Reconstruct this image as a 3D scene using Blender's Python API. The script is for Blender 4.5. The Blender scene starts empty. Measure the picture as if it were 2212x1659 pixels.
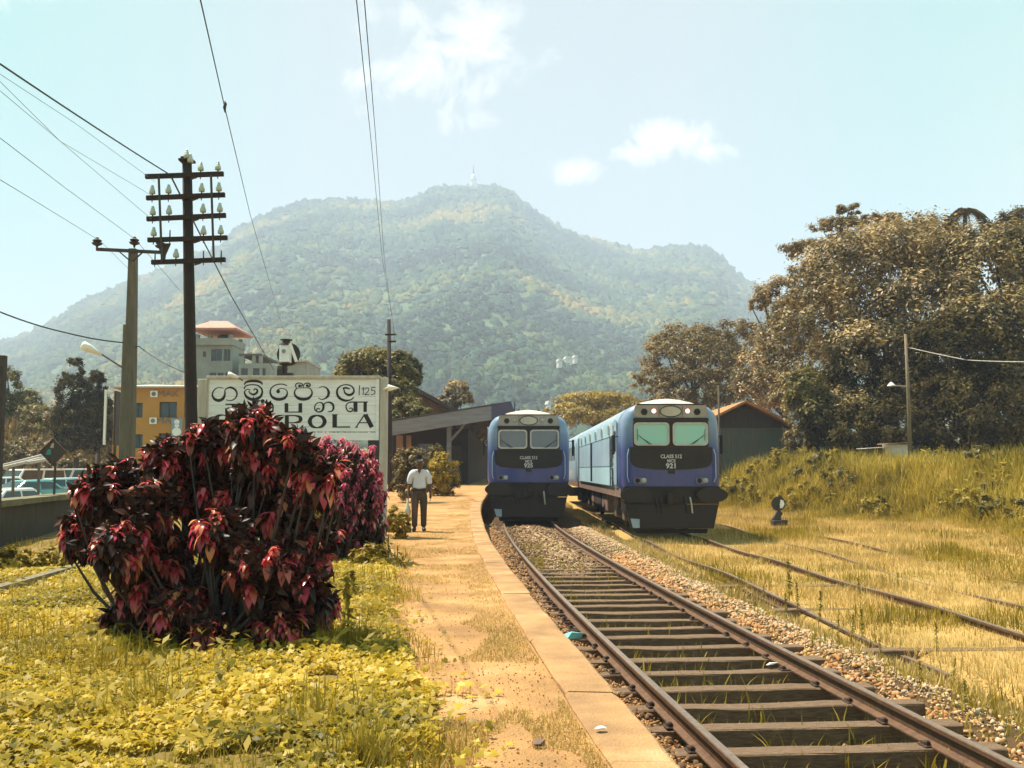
import bpy, math, random
import numpy as np
from mathutils import Vector, Matrix
R = math.radians
random.seed(7)
rng = np.random.default_rng(7)
scn = bpy.context.scene
COL = scn.collection

# ------------------------------------------------------------------ camera, sky, sun, exposure
CAM_Z = 2.09
PITCH = math.atan(185.5 / 2171.0)
cam_data = bpy.data.cameras.new('camera')
cam_data.sensor_width = 36.0
cam_data.lens = 36.0 * 2171.0 / 2212.0
cam_data.clip_start = 0.1
cam_data.clip_end = 20000
cam = bpy.data.objects.new('camera', cam_data)
COL.objects.link(cam)
cam.location = (0, 0, CAM_Z)
cam.rotation_euler = (math.pi / 2 + PITCH, 0, 0)
scn.camera = cam

SUN_EL, SUN_AZ = R(63), R(-62)          # azimuth measured from +Y towards +X
sun_dir = Vector((math.sin(SUN_AZ) * math.cos(SUN_EL), math.cos(SUN_AZ) * math.cos(SUN_EL), math.sin(SUN_EL)))
sun_data = bpy.data.lights.new('sun', 'SUN')
sun_data.energy = 5.0
sun_data.angle = R(0.53)
sun_data.color = (1.0, 0.89, 0.73)
sun = bpy.data.objects.new('sun', sun_data)
COL.objects.link(sun)
sun.rotation_euler = sun_dir.to_track_quat('Z', 'Y').to_euler()
sun.location = (-40, 30, 60)

world = bpy.data.worlds.new('World')
scn.world = world
world.use_nodes = True
wt = world.node_tree
wt.nodes.clear()
def wn(t, **k):
    n = wt.nodes.new(t)
    for a, b in k.items():
        setattr(n, a, b)
    return n
def wmath(op, a, b=None, clamp=False):
    n = wn('ShaderNodeMath', operation=op, use_clamp=clamp)
    for i, v in enumerate((a, b)):
        if v is None:
            continue
        if isinstance(v, (int, float)):
            n.inputs[i].default_value = v
        else:
            wt.links.new(v, n.inputs[i])
    return n.outputs[0]
def wmix(f, a, b, bt='MIX'):
    n = wn('ShaderNodeMix', data_type='RGBA', blend_type=bt)
    for i, v in ((0, f), (6, a), (7, b)):
        if isinstance(v, (int, float)):
            n.inputs[i].default_value = v
        elif isinstance(v, tuple):
            n.inputs[i].default_value = v
        else:
            wt.links.new(v, n.inputs[i])
    return n.outputs[2]
sky = wn('ShaderNodeTexSky', sky_type='NISHITA')
sky.sun_disc = False
sky.sun_elevation = SUN_EL
sky.sun_rotation = SUN_AZ
sky.air_density = 1.0
sky.dust_density = 3.0
sky.ozone_density = 1.5
tc = wn('ShaderNodeTexCoord')
sx = wn('ShaderNodeSeparateXYZ')
wt.links.new(tc.outputs['Generated'], sx.inputs[0])
X, Y, Z = sx.outputs
# a milky tropical sky: warm-white veil over the blue, a little more cyan away from the sun-lit middle
tint = wmix(1.0, sky.outputs[0], (1.10, 0.90, 0.66, 1), 'MULTIPLY')
veil = wmix(0.66, tint, (4.3, 5.2, 5.35, 1))
side = wmath('MULTIPLY', wmath('SUBTRACT', wmath('ABSOLUTE', X), 0.16), 2.6, True)
veil = wmix(wmath('MULTIPLY', side, 0.9), veil, (0.6, 4.75, 3.8, 1))
warm = wmath('MULTIPLY', wmath('MULTIPLY', wmath('SUBTRACT', X, 0.36), 7.0, True), wmath('MULTIPLY', wmath('SUBTRACT', 0.52, Z), 4.0, True))
veil = wmix(wmath('MULTIPLY', warm, 0.55), veil, (5.6, 5.0, 3.6, 1))
# fair-weather clouds
yy = wmath('MAXIMUM', Y, 0.05)
U = wmath('DIVIDE', X, yy)
V = wmath('DIVIDE', Z, yy)
nz = wn('ShaderNodeTexNoise')
nz.inputs['Scale'].default_value = 17.0
nz.inputs['Detail'].default_value = 10.0
nz.inputs['Roughness'].default_value = 0.66
nz.inputs['Distortion'].default_value = 0.6
wt.links.new(tc.outputs['Generated'], nz.inputs['Vector'])
total = None
for (cu, cv, ru, rv, amp) in [(-0.075, 0.405, 0.085, 0.052, 0.85), (-0.035, 0.435, 0.06, 0.05, 0.7), (-0.12, 0.47, 0.05, 0.03, 0.6),
                              (0.165, 0.337, 0.075, 0.022, 1.0), (0.205, 0.325, 0.055, 0.016, 0.9), (0.130, 0.322, 0.05, 0.014, 0.8), (0.068, 0.303, 0.034, 0.019, 0.95), (0.34, 0.55, 0.1, 0.03, .6), (-0.6, 0.5, 0.12, 0.04, .6)]:
    a = wmath('DIVIDE', wmath('SUBTRACT', U, cu), ru)
    b = wmath('DIVIDE', wmath('SUBTRACT', V, cv), rv)
    d = wmath('SQRT', wmath('ADD', wmath('MULTIPLY', a, a), wmath('MULTIPLY', b, b)))
    m = wmath('SUBTRACT', 1.0, d)
    m = wmath('ADD', m, wmath('MULTIPLY', wmath('SUBTRACT', nz.outputs[0], 0.52), 4.2))
    m = wmath('MULTIPLY', wmath('MULTIPLY', m, 1.15, True), amp)
    total = m if total is None else wmath('MAXIMUM', total, m)
front = wmath('GREATER_THAN', Y, 0.06)
cloud = wmath('MULTIPLY', total, front)
final = wmix(cloud, veil, (9.8, 9.3, 8.9, 1))
bg = wn('ShaderNodeBackground')
bg.inputs['Strength'].default_value = 0.061
wt.links.new(final, bg.inputs[0])
wo = wn('ShaderNodeOutputWorld')
wt.links.new(bg.outputs[0], wo.inputs[0])

scn.view_settings.view_transform = 'Standard'
scn.view_settings.look = 'None'
scn.view_settings.exposure = 1.36
scn.view_settings.gamma = 1.0
scn.view_settings.use_curve_mapping = False
scn.cycles.max_bounces = 8
scn.cycles.transparent_max_bounces = 8
scn.cycles.volume_bounces = 1

# ------------------------------------------------------------------ helpers
def ray(px, py):
    u = (px - 1106) / 2171.0
    v = -(py - 829.5) / 2171.0
    return np.array([u, math.cos(PITCH) - v * math.sin(PITCH), math.sin(PITCH) + v * math.cos(PITCH)])
def at(px, py, depth):
    d = ray(px, py)
    return d * (depth / d[1]) + np.array([0, 0, CAM_Z])
def gz(px, py, z):
    d = ray(px, py)
    return d * ((z - CAM_Z) / d[2]) + np.array([0, 0, CAM_Z])

def material(name, c1, c2=None, scale=8.0, rough=0.8, bump=0.0, metal=0.0, detail=6.0, c3=None, spec=0.4, stretch=None, contrast=(0.35, 0.65), bscale=None, coat=0.0):
    m = bpy.data.materials.new(name)
    m.use_nodes = True
    t = m.node_tree
    b = t.nodes['Principled BSDF']
    b.inputs['Roughness'].default_value = rough
    b.inputs['Metallic'].default_value = metal
    b.inputs['Specular IOR Level'].default_value = spec
    b.inputs['Coat Weight'].default_value = coat
    b.inputs['Coat Roughness'].default_value = 0.08
    if c2 is None:
        c2 = tuple(v * 0.75 for v in c1)
    co = t.nodes.new('ShaderNodeTexCoord')
    vec = co.outputs['Object']
    if stretch:
        mp = t.nodes.new('ShaderNodeMapping')
        mp.inputs['Scale'].default_value = stretch
        t.links.new(vec, mp.inputs[0])
        vec = mp.outputs[0]
    n = t.nodes.new('ShaderNodeTexNoise')
    n.inputs['Scale'].default_value = scale
    n.inputs['Detail'].default_value = detail
    n.inputs['Roughness'].default_value = 0.62
    t.links.new(vec, n.inputs['Vector'])
    r = t.nodes.new('ShaderNodeValToRGB')
    r.color_ramp.elements[0].position = contrast[0]
    r.color_ramp.elements[1].position = contrast[1]
    r.color_ramp.elements[0].color = (*c1, 1)
    r.color_ramp.elements[1].color = (*c2, 1)
    if c3:
        e = r.color_ramp.elements.new(min(0.98, contrast[1] + 0.12))
        e.color = (*c3, 1)
    t.links.new(n.outputs[0], r.inputs[0])
    t.links.new(r.outputs[0], b.inputs['Base Color'])
    if bump:
        n2 = t.nodes.new('ShaderNodeTexNoise')
        n2.inputs['Scale'].default_value = bscale or scale * 4
        n2.inputs['Detail'].default_value = 5
        t.links.new(vec, n2.inputs['Vector'])
        bp = t.nodes.new('ShaderNodeBump')
        bp.inputs['Strength'].default_value = min(1.0, bump)
        bp.inputs['Distance'].default_value = 0.02
        t.links.new(n2.outputs[0], bp.inputs['Height'])
        t.links.new(bp.outputs[0], b.inputs['Normal'])
    return m

def leaf_material(name, cols, trans=0.35, rough=0.5, spec=0.3, noise_scale=0.0, spread=0.5, nmul=1.7):
    """leaf colour picked per separate leaf; part of the light passes through the blade"""
    m = bpy.data.materials.new(name)
    m.use_nodes = True
    t = m.node_tree
    b = t.nodes['Principled BSDF']
    b.inputs['Roughness'].default_value = rough
    b.inputs['Specular IOR Level'].default_value = spec
    g = t.nodes.new('ShaderNodeNewGeometry')
    r = t.nodes.new('ShaderNodeValToRGB')
    el = r.color_ramp.elements
    while len(el) < len(cols):
        el.new(0.5)
    for i, c in enumerate(cols):
        el[i].position = i / (len(cols) - 1)
        el[i].color = (*c, 1)
    fac = g.outputs['Random Per Island']
    if noise_scale:
        co = t.nodes.new('ShaderNodeTexCoord')
        n = t.nodes.new('ShaderNodeTexNoise')
        n.inputs['Scale'].default_value = noise_scale
        n.inputs['Detail'].default_value = 3
        t.links.new(co.outputs['Object'], n.inputs['Vector'])
        a = t.nodes.new('ShaderNodeMath'); a.operation = 'MULTIPLY_ADD'
        a.inputs[1].default_value = nmul; a.inputs[2].default_value = 0.5 - nmul / 2 - spread / 2
        t.links.new(n.outputs[0], a.inputs[0])
        k = t.nodes.new('ShaderNodeMath'); k.operation = 'MULTIPLY_ADD'; k.use_clamp = True
        k.inputs[1].default_value = spread
        t.links.new(fac, k.inputs[0])
        t.links.new(a.outputs[0], k.inputs[2])
        fac = k.outputs[0]
    t.links.new(fac, r.inputs[0])
    t.links.new(r.outputs[0], b.inputs['Base Color'])
    tr = t.nodes.new('ShaderNodeBsdfTranslucent')
    t.links.new(r.outputs[0], tr.inputs[0])
    mx = t.nodes.new('ShaderNodeMixShader')
    mx.inputs[0].default_value = trans
    t.links.new(b.outputs[0], mx.inputs[1])
    t.links.new(tr.outputs[0], mx.inputs[2])
    t.links.new(mx.outputs[0], t.nodes['Material Output'].inputs[0])
    return m

def emit_material(name, c, s):
    m = bpy.data.materials.new(name); m.use_nodes = True
    b = m.node_tree.nodes['Principled BSDF']
    b.inputs['Base Color'].default_value = (*c, 1)
    b.inputs['Emission Color'].default_value = (*c, 1)
    b.inputs['Emission Strength'].default_value = s
    return m

def tag(o, label=None, cat=None, group=None, kind=None):
    if label: o['label'] = label
    if cat: o['category'] = cat
    if group: o['group'] = group
    if kind: o['kind'] = kind
    return o
def empty(name, loc=(0, 0, 0), rz=0.0, parent=None):
    o = bpy.data.objects.new(name, None)
    COL.objects.link(o)
    o.location = loc
    o.rotation_euler = (0, 0, rz)
    o.empty_display_size = 0.3
    o.parent = parent
    return o
def link(name, me, mat=None, parent=None, loc=None):
    o = bpy.data.objects.new(name, me)
    COL.objects.link(o)
    if mat is not None and not me.materials:
        me.materials.append(mat)
    o.parent = parent
    if loc is not None: o.location = loc
    return o
def copy_tree(o, parent=None):
    c = o.copy()
    COL.objects.link(c)
    c.parent = parent
    for ch in list(o.children):
        copy_tree(ch, c)
    return c

class MB:
    def __init__(self):
        self.v = []; self.f = []; self.smooth = False
    def add(self, vs, fs):
        n = len(self.v)
        self.v += [tuple(map(float, p)) for p in vs]
        self.f += [tuple(i + n for i in f) for f in fs]
        return self
    def box(self, x0, x1, y0, y1, z0, z1, bev=0.0):
        if bev <= 0:
            vs = [(x, y, z) for z in (z0, z1) for y in (y0, y1) for x in (x0, x1)]
            return self.add(vs, [(0, 2, 3, 1), (4, 5, 7, 6), (0, 1, 5, 4), (2, 6, 7, 3), (0, 4, 6, 2), (1, 3, 7, 5)])
        b = bev
        def ring(z, i):
            return [(x0 + b + i, y0 + i, z), (x1 - b - i, y0 + i, z), (x1 - i, y0 + b + i, z), (x1 - i, y1 - b - i, z), (x1 - b - i, y1 - i, z), (x0 + b + i, y1 - i, z), (x0 + i, y1 - b - i, z), (x0 + i, y0 + b + i, z)]
        vs = ring(z0, b * .5) + ring(z0 + b, 0) + ring(z1 - b, 0) + ring(z1, b * .5)
        fs = [tuple(range(7, -1, -1)), tuple(range(24, 32))]
        for k in range(3):
            for i in range(8):
                j = (i + 1) % 8
                fs.append((k * 8 + i, k * 8 + j, k * 8 + 8 + j, k * 8 + 8 + i))
        return self.add(vs, fs)
    def obox(self, p, q, w, h, up=(0, 0, 1)):
        p, q = Vector(p), Vector(q)
        d = (q - p).normalized()
        upv = Vector(up)
        if abs(d.dot(upv)) > 0.98: upv = Vector((0, 1, 0))
        s = d.cross(upv).normalized(); u = s.cross(d).normalized()
        vs = []
        for e in (p, q):
            for a, b in ((-1, -1), (1, -1), (1, 1), (-1, 1)):
                vs.append(e + s * a * w / 2 + u * b * h / 2)
        return self.add(vs, [(3, 2, 1, 0), (4, 5, 6, 7), (0, 1, 5, 4), (1, 2, 6, 5), (2, 3, 7, 6), (3, 0, 4, 7)])
    def tube(self, pts, rad, n=8, caps=True):
        pts = [Vector(p) for p in pts]
        if isinstance(rad, (int, float)): rad = [rad] * len(pts)
        vs, fs = [], []
        ref = None
        for i, p in enumerate(pts):
            d = (pts[min(i + 1, len(pts) - 1)] - pts[max(i - 1, 0)]).normalized()
            if ref is None:
                ref = Vector((0, 0, 1)) if abs(d.z) < 0.9 else Vector((1, 0, 0))
            s = d.cross(ref).normalized(); u = s.cross(d).normalized(); ref = u
            for k in range(n):
                a = 2 * math.pi * k / n
                vs.append(p + (s * math.cos(a) + u * math.sin(a)) * rad[i])
        for i in range(len(pts) - 1):
            for k in range(n):
                j = (k + 1) % n
                fs.append((i * n + k, i * n + j, (i + 1) * n + j, (i + 1) * n + k))
        if caps:
            fs.append(tuple(range(n - 1, -1, -1)))
            fs.append(tuple((len(pts) - 1) * n + k for k in range(n)))
        return self.add(vs, fs)
    def lathe(self, prof, c=(0, 0, 0), n=12, axis='z'):
        vs, fs = [], []
        for (r, h) in prof:
            for k in range(n):
                a = 2 * math.pi * k / n
                x, y = r * math.cos(a), r * math.sin(a)
                p = (x, y, h) if axis == 'z' else ((x, h, y) if axis == 'y' else (h, x, y))
                vs.append((c[0] + p[0], c[1] + p[1], c[2] + p[2]))
        for i in range(len(prof) - 1):
            for k in range(n):
                j = (k + 1) % n
                f = (i * n + k, i * n + j, (i + 1) * n + j, (i + 1) * n + k)
                fs.append(f if axis != 'y' else f[::-1])
        fs.append(tuple(range(n - 1, -1, -1)) if axis != 'y' else tuple(range(n)))
        e = tuple((len(prof) - 1) * n + k for k in range(n))
        fs.append(e if axis != 'y' else e[::-1])
        return self.add(vs, fs)
    def prism(self, poly, y0, y1):
        """polygon in x,z extruded along y (counter-clockwise seen from -y)"""
        n = len(poly)
        vs = [(x, y0, z) for x, z in poly] + [(x, y1, z) for x, z in poly]
        fs = [tuple(range(n)), tuple(range(2 * n - 1, n - 1, -1))]
        for i in range(n):
            j = (i + 1) % n
            fs.append((j, i, n + i, n + j))
        return self.add(vs, fs)
    def ring_prism(self, outer, inner, y0, y1):
        n = len(outer)
        vs = [(x, y0, z) for x, z in outer] + [(x, y0, z) for x, z in inner] + [(x, y1, z) for x, z in outer] + [(x, y1, z) for x, z in inner]
        fs = []
        for i in range(n):
            j = (i + 1) % n
            fs += [(i, j, n + j, n + i), (2 * n + j, 2 * n + i, 3 * n + i, 3 * n + j), (j, i, 2 * n + i, 2 * n + j), (n + i, n + j, 3 * n + j, 3 * n + i)]
        return self.add(vs, fs)
    def build(self, name, mat, parent=None, smooth=None, loc=None):
        me = bpy.data.meshes.new(name)
        me.from_pydata(self.v, [], self.f)
        me.update()
        if smooth or (smooth is None and self.smooth):
            me.polygons.foreach_set('use_smooth', [True] * len(me.polygons))
        return link(name, me, mat, parent, loc)

def rrect(x0, x1, z0, z1, r, n=4):
    p = []
    for cx, cz, a0 in ((x1 - r, z1 - r, 0), (x0 + r, z1 - r, 90), (x0 + r, z0 + r, 180), (x1 - r, z0 + r, 270)):
        for k in range(n + 1):
            a = R(a0 + 90 * k / n)
            p.append((cx + r * math.cos(a), cz + r * math.sin(a)))
    return p
def oval(cx, cz, rx, rz, n=20):
    return [(cx + rx * math.cos(2 * math.pi * k / n), cz + rz * math.sin(2 * math.pi * k / n)) for k in range(n)]

def np_mesh(name, v, f, mat=None, parent=None, smooth=False):
    """v (N,3) floats, f (M,k) ints with k corners each"""
    me = bpy.data.meshes.new(name)
    v = np.asarray(v, dtype=np.float32); f = np.asarray(f, dtype=np.int32)
    k = f.shape[1]
    me.vertices.add(len(v)); me.vertices.foreach_set('co', v.ravel())
    me.loops.add(f.size); me.loops.foreach_set('vertex_index', f.ravel())
    me.polygons.add(len(f)); me.polygons.foreach_set('loop_start', np.arange(len(f), dtype=np.int32) * k)
    me.update(calc_edges=True)
    me.validate()
    if smooth:
        me.polygons.foreach_set('use_smooth', np.ones(len(me.polygons), dtype=bool))
    return link(name, me, mat, parent)
def scatter_arrays(tv, tf, pos, rot, scale):
    """copies of a template (tv, tf) at pos (N,3) turned by rot (N,3,3), sized by scale (N,) or (N,3)"""
    N = len(pos)
    scale = np.asarray(scale, dtype=float)
    if scale.ndim == 1: scale = scale[:, None]
    s = tv[None, :, :] * scale[:, None, :]
    v = np.einsum('nij,nkj->nki', rot, s) + pos[:, None, :]
    f = tf[None, :, :] + (np.arange(N) * len(tv))[:, None, None]
    return v.reshape(-1, 3), f.reshape(-1, tf.shape[1])
def rot_z(a):
    c, s = np.cos(a), np.sin(a); o = np.zeros_like(a); i = np.ones_like(a)
    return np.stack([np.stack([c, -s, o], -1), np.stack([s, c, o], -1), np.stack([o, o, i], -1)], -2)
def rot_x(a):
    c, s = np.cos(a), np.sin(a); o = np.zeros_like(a); i = np.ones_like(a)
    return np.stack([np.stack([i, o, o], -1), np.stack([o, c, -s], -1), np.stack([o, s, c], -1)], -2)
def frame_from(nrm, spin):
    """rotation whose z axis is nrm, spun by spin"""
    z = nrm / (np.linalg.norm(nrm, axis=1, keepdims=True) + 1e-9)
    a = np.where(np.abs(z[:, 2:3]) < 0.9, np.array([[0., 0., 1.]]), np.array([[1., 0., 0.]]))
    x = np.cross(a, z); x /= np.linalg.norm(x, axis=1, keepdims=True)
    y = np.cross(z, x)
    c, s = np.cos(spin)[:, None], np.sin(spin)[:, None]
    return np.stack([x * c + y * s, -x * s + y * c, z], -1)
def unit(n):
    d = rng.normal(size=(n, 3))
    return d / np.linalg.norm(d, axis=1, keepdims=True)

def vnoise(x, y, seed=0):
    """smooth value noise, vectorised"""
    x = np.asarray(x, float); y = np.asarray(y, float)
    xi, yi = np.floor(x).astype(int), np.floor(y).astype(int)
    xf, yf = x - xi, y - yi
    def h(a, b):
        n = (a * 374761393 + b * 668265263 + seed * 1442695041) & 0x7fffffff
        n = ((n ^ (n >> 13)) * 1274126177) & 0x7fffffff
        return ((n ^ (n >> 16)) & 0xffff) / 65535.0
    u, v = xf * xf * (3 - 2 * xf), yf * yf * (3 - 2 * yf)
    return (h(xi, yi) * (1 - u) + h(xi + 1, yi) * u) * (1 - v) + (h(xi, yi + 1) * (1 - u) + h(xi + 1, yi + 1) * u) * v
def fbm(x, y, o=4, seed=0):
    s = 0; a = 0.5
    for k in range(o):
        s = s + a * vnoise(x * 2 ** k, y * 2 ** k, seed + k); a *= 0.5
    return s
def grid_mesh(name, xs, ys, zf, mat, parent=None, smooth=True):
    gx, gy = np.meshgrid(xs, ys)
    z = zf(gx, gy)
    v = np.stack([gx, gy, z], -1).reshape(-1, 3)
    nx, ny = len(xs), len(ys)
    i = np.arange(nx - 1)[None, :] + (np.arange(ny - 1) * nx)[:, None]
    f = np.stack([i, i + 1, i + 1 + nx, i + nx], -1).reshape(-1, 4)
    return np_mesh(name, v, f, mat, parent, smooth)

# leaf templates -----------------------------------------------------------
RHOMB_V = np.array([[0, -.5, 0], [.32, 0, .07], [0, .5, 0], [-.32, 0, .07]], float)
RHOMB_F = np.array([[0, 1, 2, 3]])
def blade_template(n, curve=0.35, w=0.06):
    v, f = [], []
    for k in range(n + 1):
        t = k / n
        ww = w * (1 - t) ** 0.8
        v += [(-ww, curve * t * t, t), (ww, curve * t * t, t)]
    for k in range(n):
        f.append((2 * k, 2 * k + 1, 2 * k + 3, 2 * k + 2))
    return np.array(v, float), np.array(f)
BLADE1 = blade_template(1, 0.2, 0.07)
BLADE3 = blade_template(3, 0.55, 0.045)
# ovate drooping leaf, length 1 along +y, folded on the midrib
def ovate(droop=0.5, w=0.23, n=5, fold=0.09):
    v, f = [], []
    prof = [0.0, 0.75, 1.0, 0.9, 0.55, 0.0]
    for k in range(n + 1):
        t = k / n
        z = -droop * t * t
        ww = w * prof[k]
        v += [(-ww, t, z + fold * prof[k]), (0, t, z), (ww, t, z + fold * prof[k])]
    for k in range(n):
        a = 3 * k
        f += [(a, a + 1, a + 4, a + 3), (a + 1, a + 2, a + 5, a + 4)]
    return np.array(v, float), np.array(f)
OVATE = ovate()
# five-lobed leaf lying in the xy plane
def lobed():
    v = [(0, 0, 0.02)]
    angs = [-130, -100, -65, -40, 0, 40, 65, 100, 130]
    rad = [0.55, 0.50, 0.88, 0.60, 1.0, 0.60, 0.88, 0.50, 0.55]
    for a, r in zip(angs, rad):
        v.append((r * math.sin(R(a)), r * math.cos(R(a)), -0.12 * r + 0.03 * (r < .5)))
    f = [(0, i + 1, i, 0) for i in range(1, 9)]
    return np.array(v, float), np.array([(0, i + 1, i) for i in range(1, 9)])
LOBED = lobed()
# rough stone, 20 faces
def stone():
    t = (1 + 5 ** .5) / 2
    v = np.array([(-1, t, 0), (1, t, 0), (-1, -t, 0), (1, -t, 0), (0, -1, t), (0, 1, t), (0, -1, -t), (0, 1, -t), (t, 0, -1), (t, 0, 1), (-t, 0, -1), (-t, 0, 1)], float) / 1.9
    f = [(0, 11, 5), (0, 5, 1), (0, 1, 7), (0, 7, 10), (0, 10, 11), (1, 5, 9), (5, 11, 4), (11, 10, 2), (10, 7, 6), (7, 1, 8), (3, 9, 4), (3, 4, 2), (3, 2, 6), (3, 6, 8), (3, 8, 9), (4, 9, 5), (2, 4, 11), (6, 2, 10), (8, 6, 7), (9, 8, 1)]
    v *= 1 + 0.12 * np.random.default_rng(3).normal(size=(12, 1))
    return v, np.array(f)
STONE = stone()
PEBBLE = (np.array([(1, .1, 0), (-.9, 0, .1), (0, 1, .15), (.1, -1.1, 0), (.15, .1, .9), (0, 0, -.8)], float) * .55, np.array([(0, 2, 4), (2, 1, 4), (1, 3, 4), (3, 0, 4), (2, 0, 5), (1, 2, 5), (3, 1, 5), (0, 3, 5)]))

# ------------------------------------------------------------------ layout of the tracks
def x1(y):
    return 0.6 + 0.00736 * np.maximum(0, 38 - np.asarray(y, float)) ** 1.6
def x2(y):
    return 4.8 + 0.7 * (np.maximum(0, 30 - np.asarray(y, float)) / 17.0) ** 1.3
def x3(y):
    y = np.asarray(y, float)
    return 8.75 + 0.012 * np.maximum(0, y - 20)
def edge(y):
    return x1(y) - 1.70
def plat_z(y):
    return 0.61 + 0.64 * np.clip((np.asarray(y, float) - 22) / 36.0, 0, 1)

# ------------------------------------------------------------------ materials
M = {}
M['earth'] = material('earth', (0.29, 0.165, 0.072), (0.46, 0.255, 0.105), 1.5, 0.95, 1.0, detail=14, c3=(0.54, 0.34, 0.165), contrast=(0.36, 0.58), bscale=70, spec=0.1)
M['yard'] = material('yard_earth', (0.29, 0.20, 0.065), (0.44, 0.28, 0.10), 0.9, 0.95, 0.8, detail=12, c3=(0.44, 0.24, 0.09), bscale=40, spec=0.1)
M['coping'] = material('coping_concrete', (0.27, 0.16, 0.08), (0.39, 0.23, 0.108), 1.6, 0.92, 0.8, detail=14, c3=(0.47, 0.295, 0.155), contrast=(0.38, 0.56), bscale=55, spec=0.12)
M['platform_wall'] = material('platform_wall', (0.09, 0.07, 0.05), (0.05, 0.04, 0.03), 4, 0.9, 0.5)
M['ballast'] = material('ballast', (0.065, 0.042, 0.022), (0.10, 0.06, 0.03), 6, 0.95, 1.0, detail=12, c3=(0.22, 0.13, 0.06), bscale=45, spec=0.1)
M['stone_pale'] = leaf_material('pale_stones', [(0.30, 0.20, 0.11), (0.52, 0.38, 0.23), (0.40, 0.22, 0.10), (0.60, 0.47, 0.32)], 0.0, 0.9)
M['stone_rust'] = leaf_material('rusty_stones', [(0.05, 0.032, 0.018), (0.16, 0.09, 0.04), (0.10, 0.06, 0.03), (0.32, 0.19, 0.09)], 0.0, 0.9)
M['stone_orange'] = leaf_material('orange_stones', [(0.18, 0.085, 0.035), (0.42, 0.20, 0.07), (0.32, 0.14, 0.05), (0.55, 0.33, 0.15)], 0.0, 0.9)
M['rail_steel'] = material('rail_steel', (0.085, 0.045, 0.025), (0.14, 0.075, 0.04), 12, 0.7, 0.3, 0.35)
M['rail_top'] = material('rail_running_surface', (0.34, 0.26, 0.20), (0.24, 0.17, 0.12), 20, 0.42, 0.1, 0.7)
M['sleeper'] = material('sleeper_wood', (0.12, 0.072, 0.04), (0.25, 0.16, 0.095), 6, 0.9, 0.8, stretch=(1.5, 14, 14), detail=8)
M['chair'] = material('cast_iron', (0.06, 0.035, 0.025), None, 10, 0.8)
M['wood_pole'] = material('tarred_wood', (0.016, 0.010, 0.010), (0.035, 0.022, 0.018), 10, 0.85, 0.6, stretch=(6, 6, 0.6))
M['wood_grey'] = material('weathered_wood', (0.075, 0.06, 0.05), (0.05, 0.04, 0.035), 10, 0.85, 0.5)
M['porcelain'] = material('porcelain', (0.42, 0.47, 0.42), (0.35, 0.42, 0.36), 5, 0.25, spec=0.6)
M['concrete'] = material('concrete', (0.15, 0.13, 0.10), (0.10, 0.09, 0.07), 4, 0.9, 0.4, stretch=(3, 3, 0.5))
M['iron'] = material('dark_iron', (0.03, 0.025, 0.025), (0.05, 0.04, 0.035), 10, 0.6, 0.2)
M['wire'] = material('wire', (0.035, 0.04, 0.045), None, 10, 0.6)
M['wire_thin'] = material('copper_wire', (0.16, 0.25, 0.23), None, 10, 0.5)
M['white_paint'] = material('white_paint', (0.83, 0.86, 0.90), (0.70, 0.73, 0.76), 2.2, 0.7, 0.15, stretch=(1, 1, 4))
M['post_paint'] = material('post_paint', (0.50, 0.47, 0.42), (0.38, 0.34, 0.29), 3, 0.75, 0.2, stretch=(3, 3, 0.6))
M['letter'] = material('black_letter_paint', (0.012, 0.011, 0.016), (0.02, 0.018, 0.022), 10, 0.6)
M['letter_red'] = material('maroon_letter_paint', (0.22, 0.05, 0.08), None, 10, 0.6)
M['letter_grey'] = material('grey_letter_paint', (0.28, 0.29, 0.30), None, 10, 0.6)
M['lamp_white'] = material('lamp_white', (0.8, 0.78, 0.72), (0.72, 0.70, 0.64), 6, 0.35, spec=0.6)

# ------------------------------------------------------------------ ground, road, platform
def bank_line(y):
    return np.interp(y, [-20, 10, 24, 35, 43, 50, 58, 70, 90], [13.5, 13.6, 14.6, 17.2, 17.0, 13.8, 10.9, 10.4, 11.4])
def ground_z(x, y):
    x = np.asarray(x, float); y = np.asarray(y, float)
    z = -0.06 + 0.05 * (fbm(x * .7, y * .7, 3, 5) - .5)
    dip = np.clip((2.9 - np.abs(x - x1(y) + .1)) / .6, 0, 1)
    z = z - .55 * dip
    s = np.clip((x - bank_line(y)) / 4.5, 0, 1)
    s = s * (1 - .7 * np.clip((y - 63) / 3, 0, 1) * np.clip((22 - x) / 3, 0, 1))
    z = z + 2.2 * (s * s * (3 - 2 * s)) * (0.85 + 0.3 * fbm(x * .15, y * .15, 3, 9)) * np.clip((y + 10) / 30, 0.4, 1)
    # left: the land rises behind the road
    s2 = np.clip((-x - 24) / 10.0, 0, 1) * np.clip((y - 70) / 14.0, 0, 1)
    z = z + 6.2 * s2 * s2 * (3 - 2 * s2)
    return z
xs = np.unique(np.concatenate([np.linspace(-3000, -120, 12), np.linspace(-120, -30, 30), np.linspace(-30, 40, 141), np.linspace(40, 120, 30), np.linspace(120, 3000, 12)]))
ys = np.unique(np.concatenate([np.linspace(-300, -10, 8), np.linspace(-10, 70, 161), np.linspace(70, 200, 40), np.linspace(200, 4000, 14)]))
o = grid_mesh('ground', xs, ys, ground_z, M['yard'])
o['kind'] = 'structure'

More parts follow.
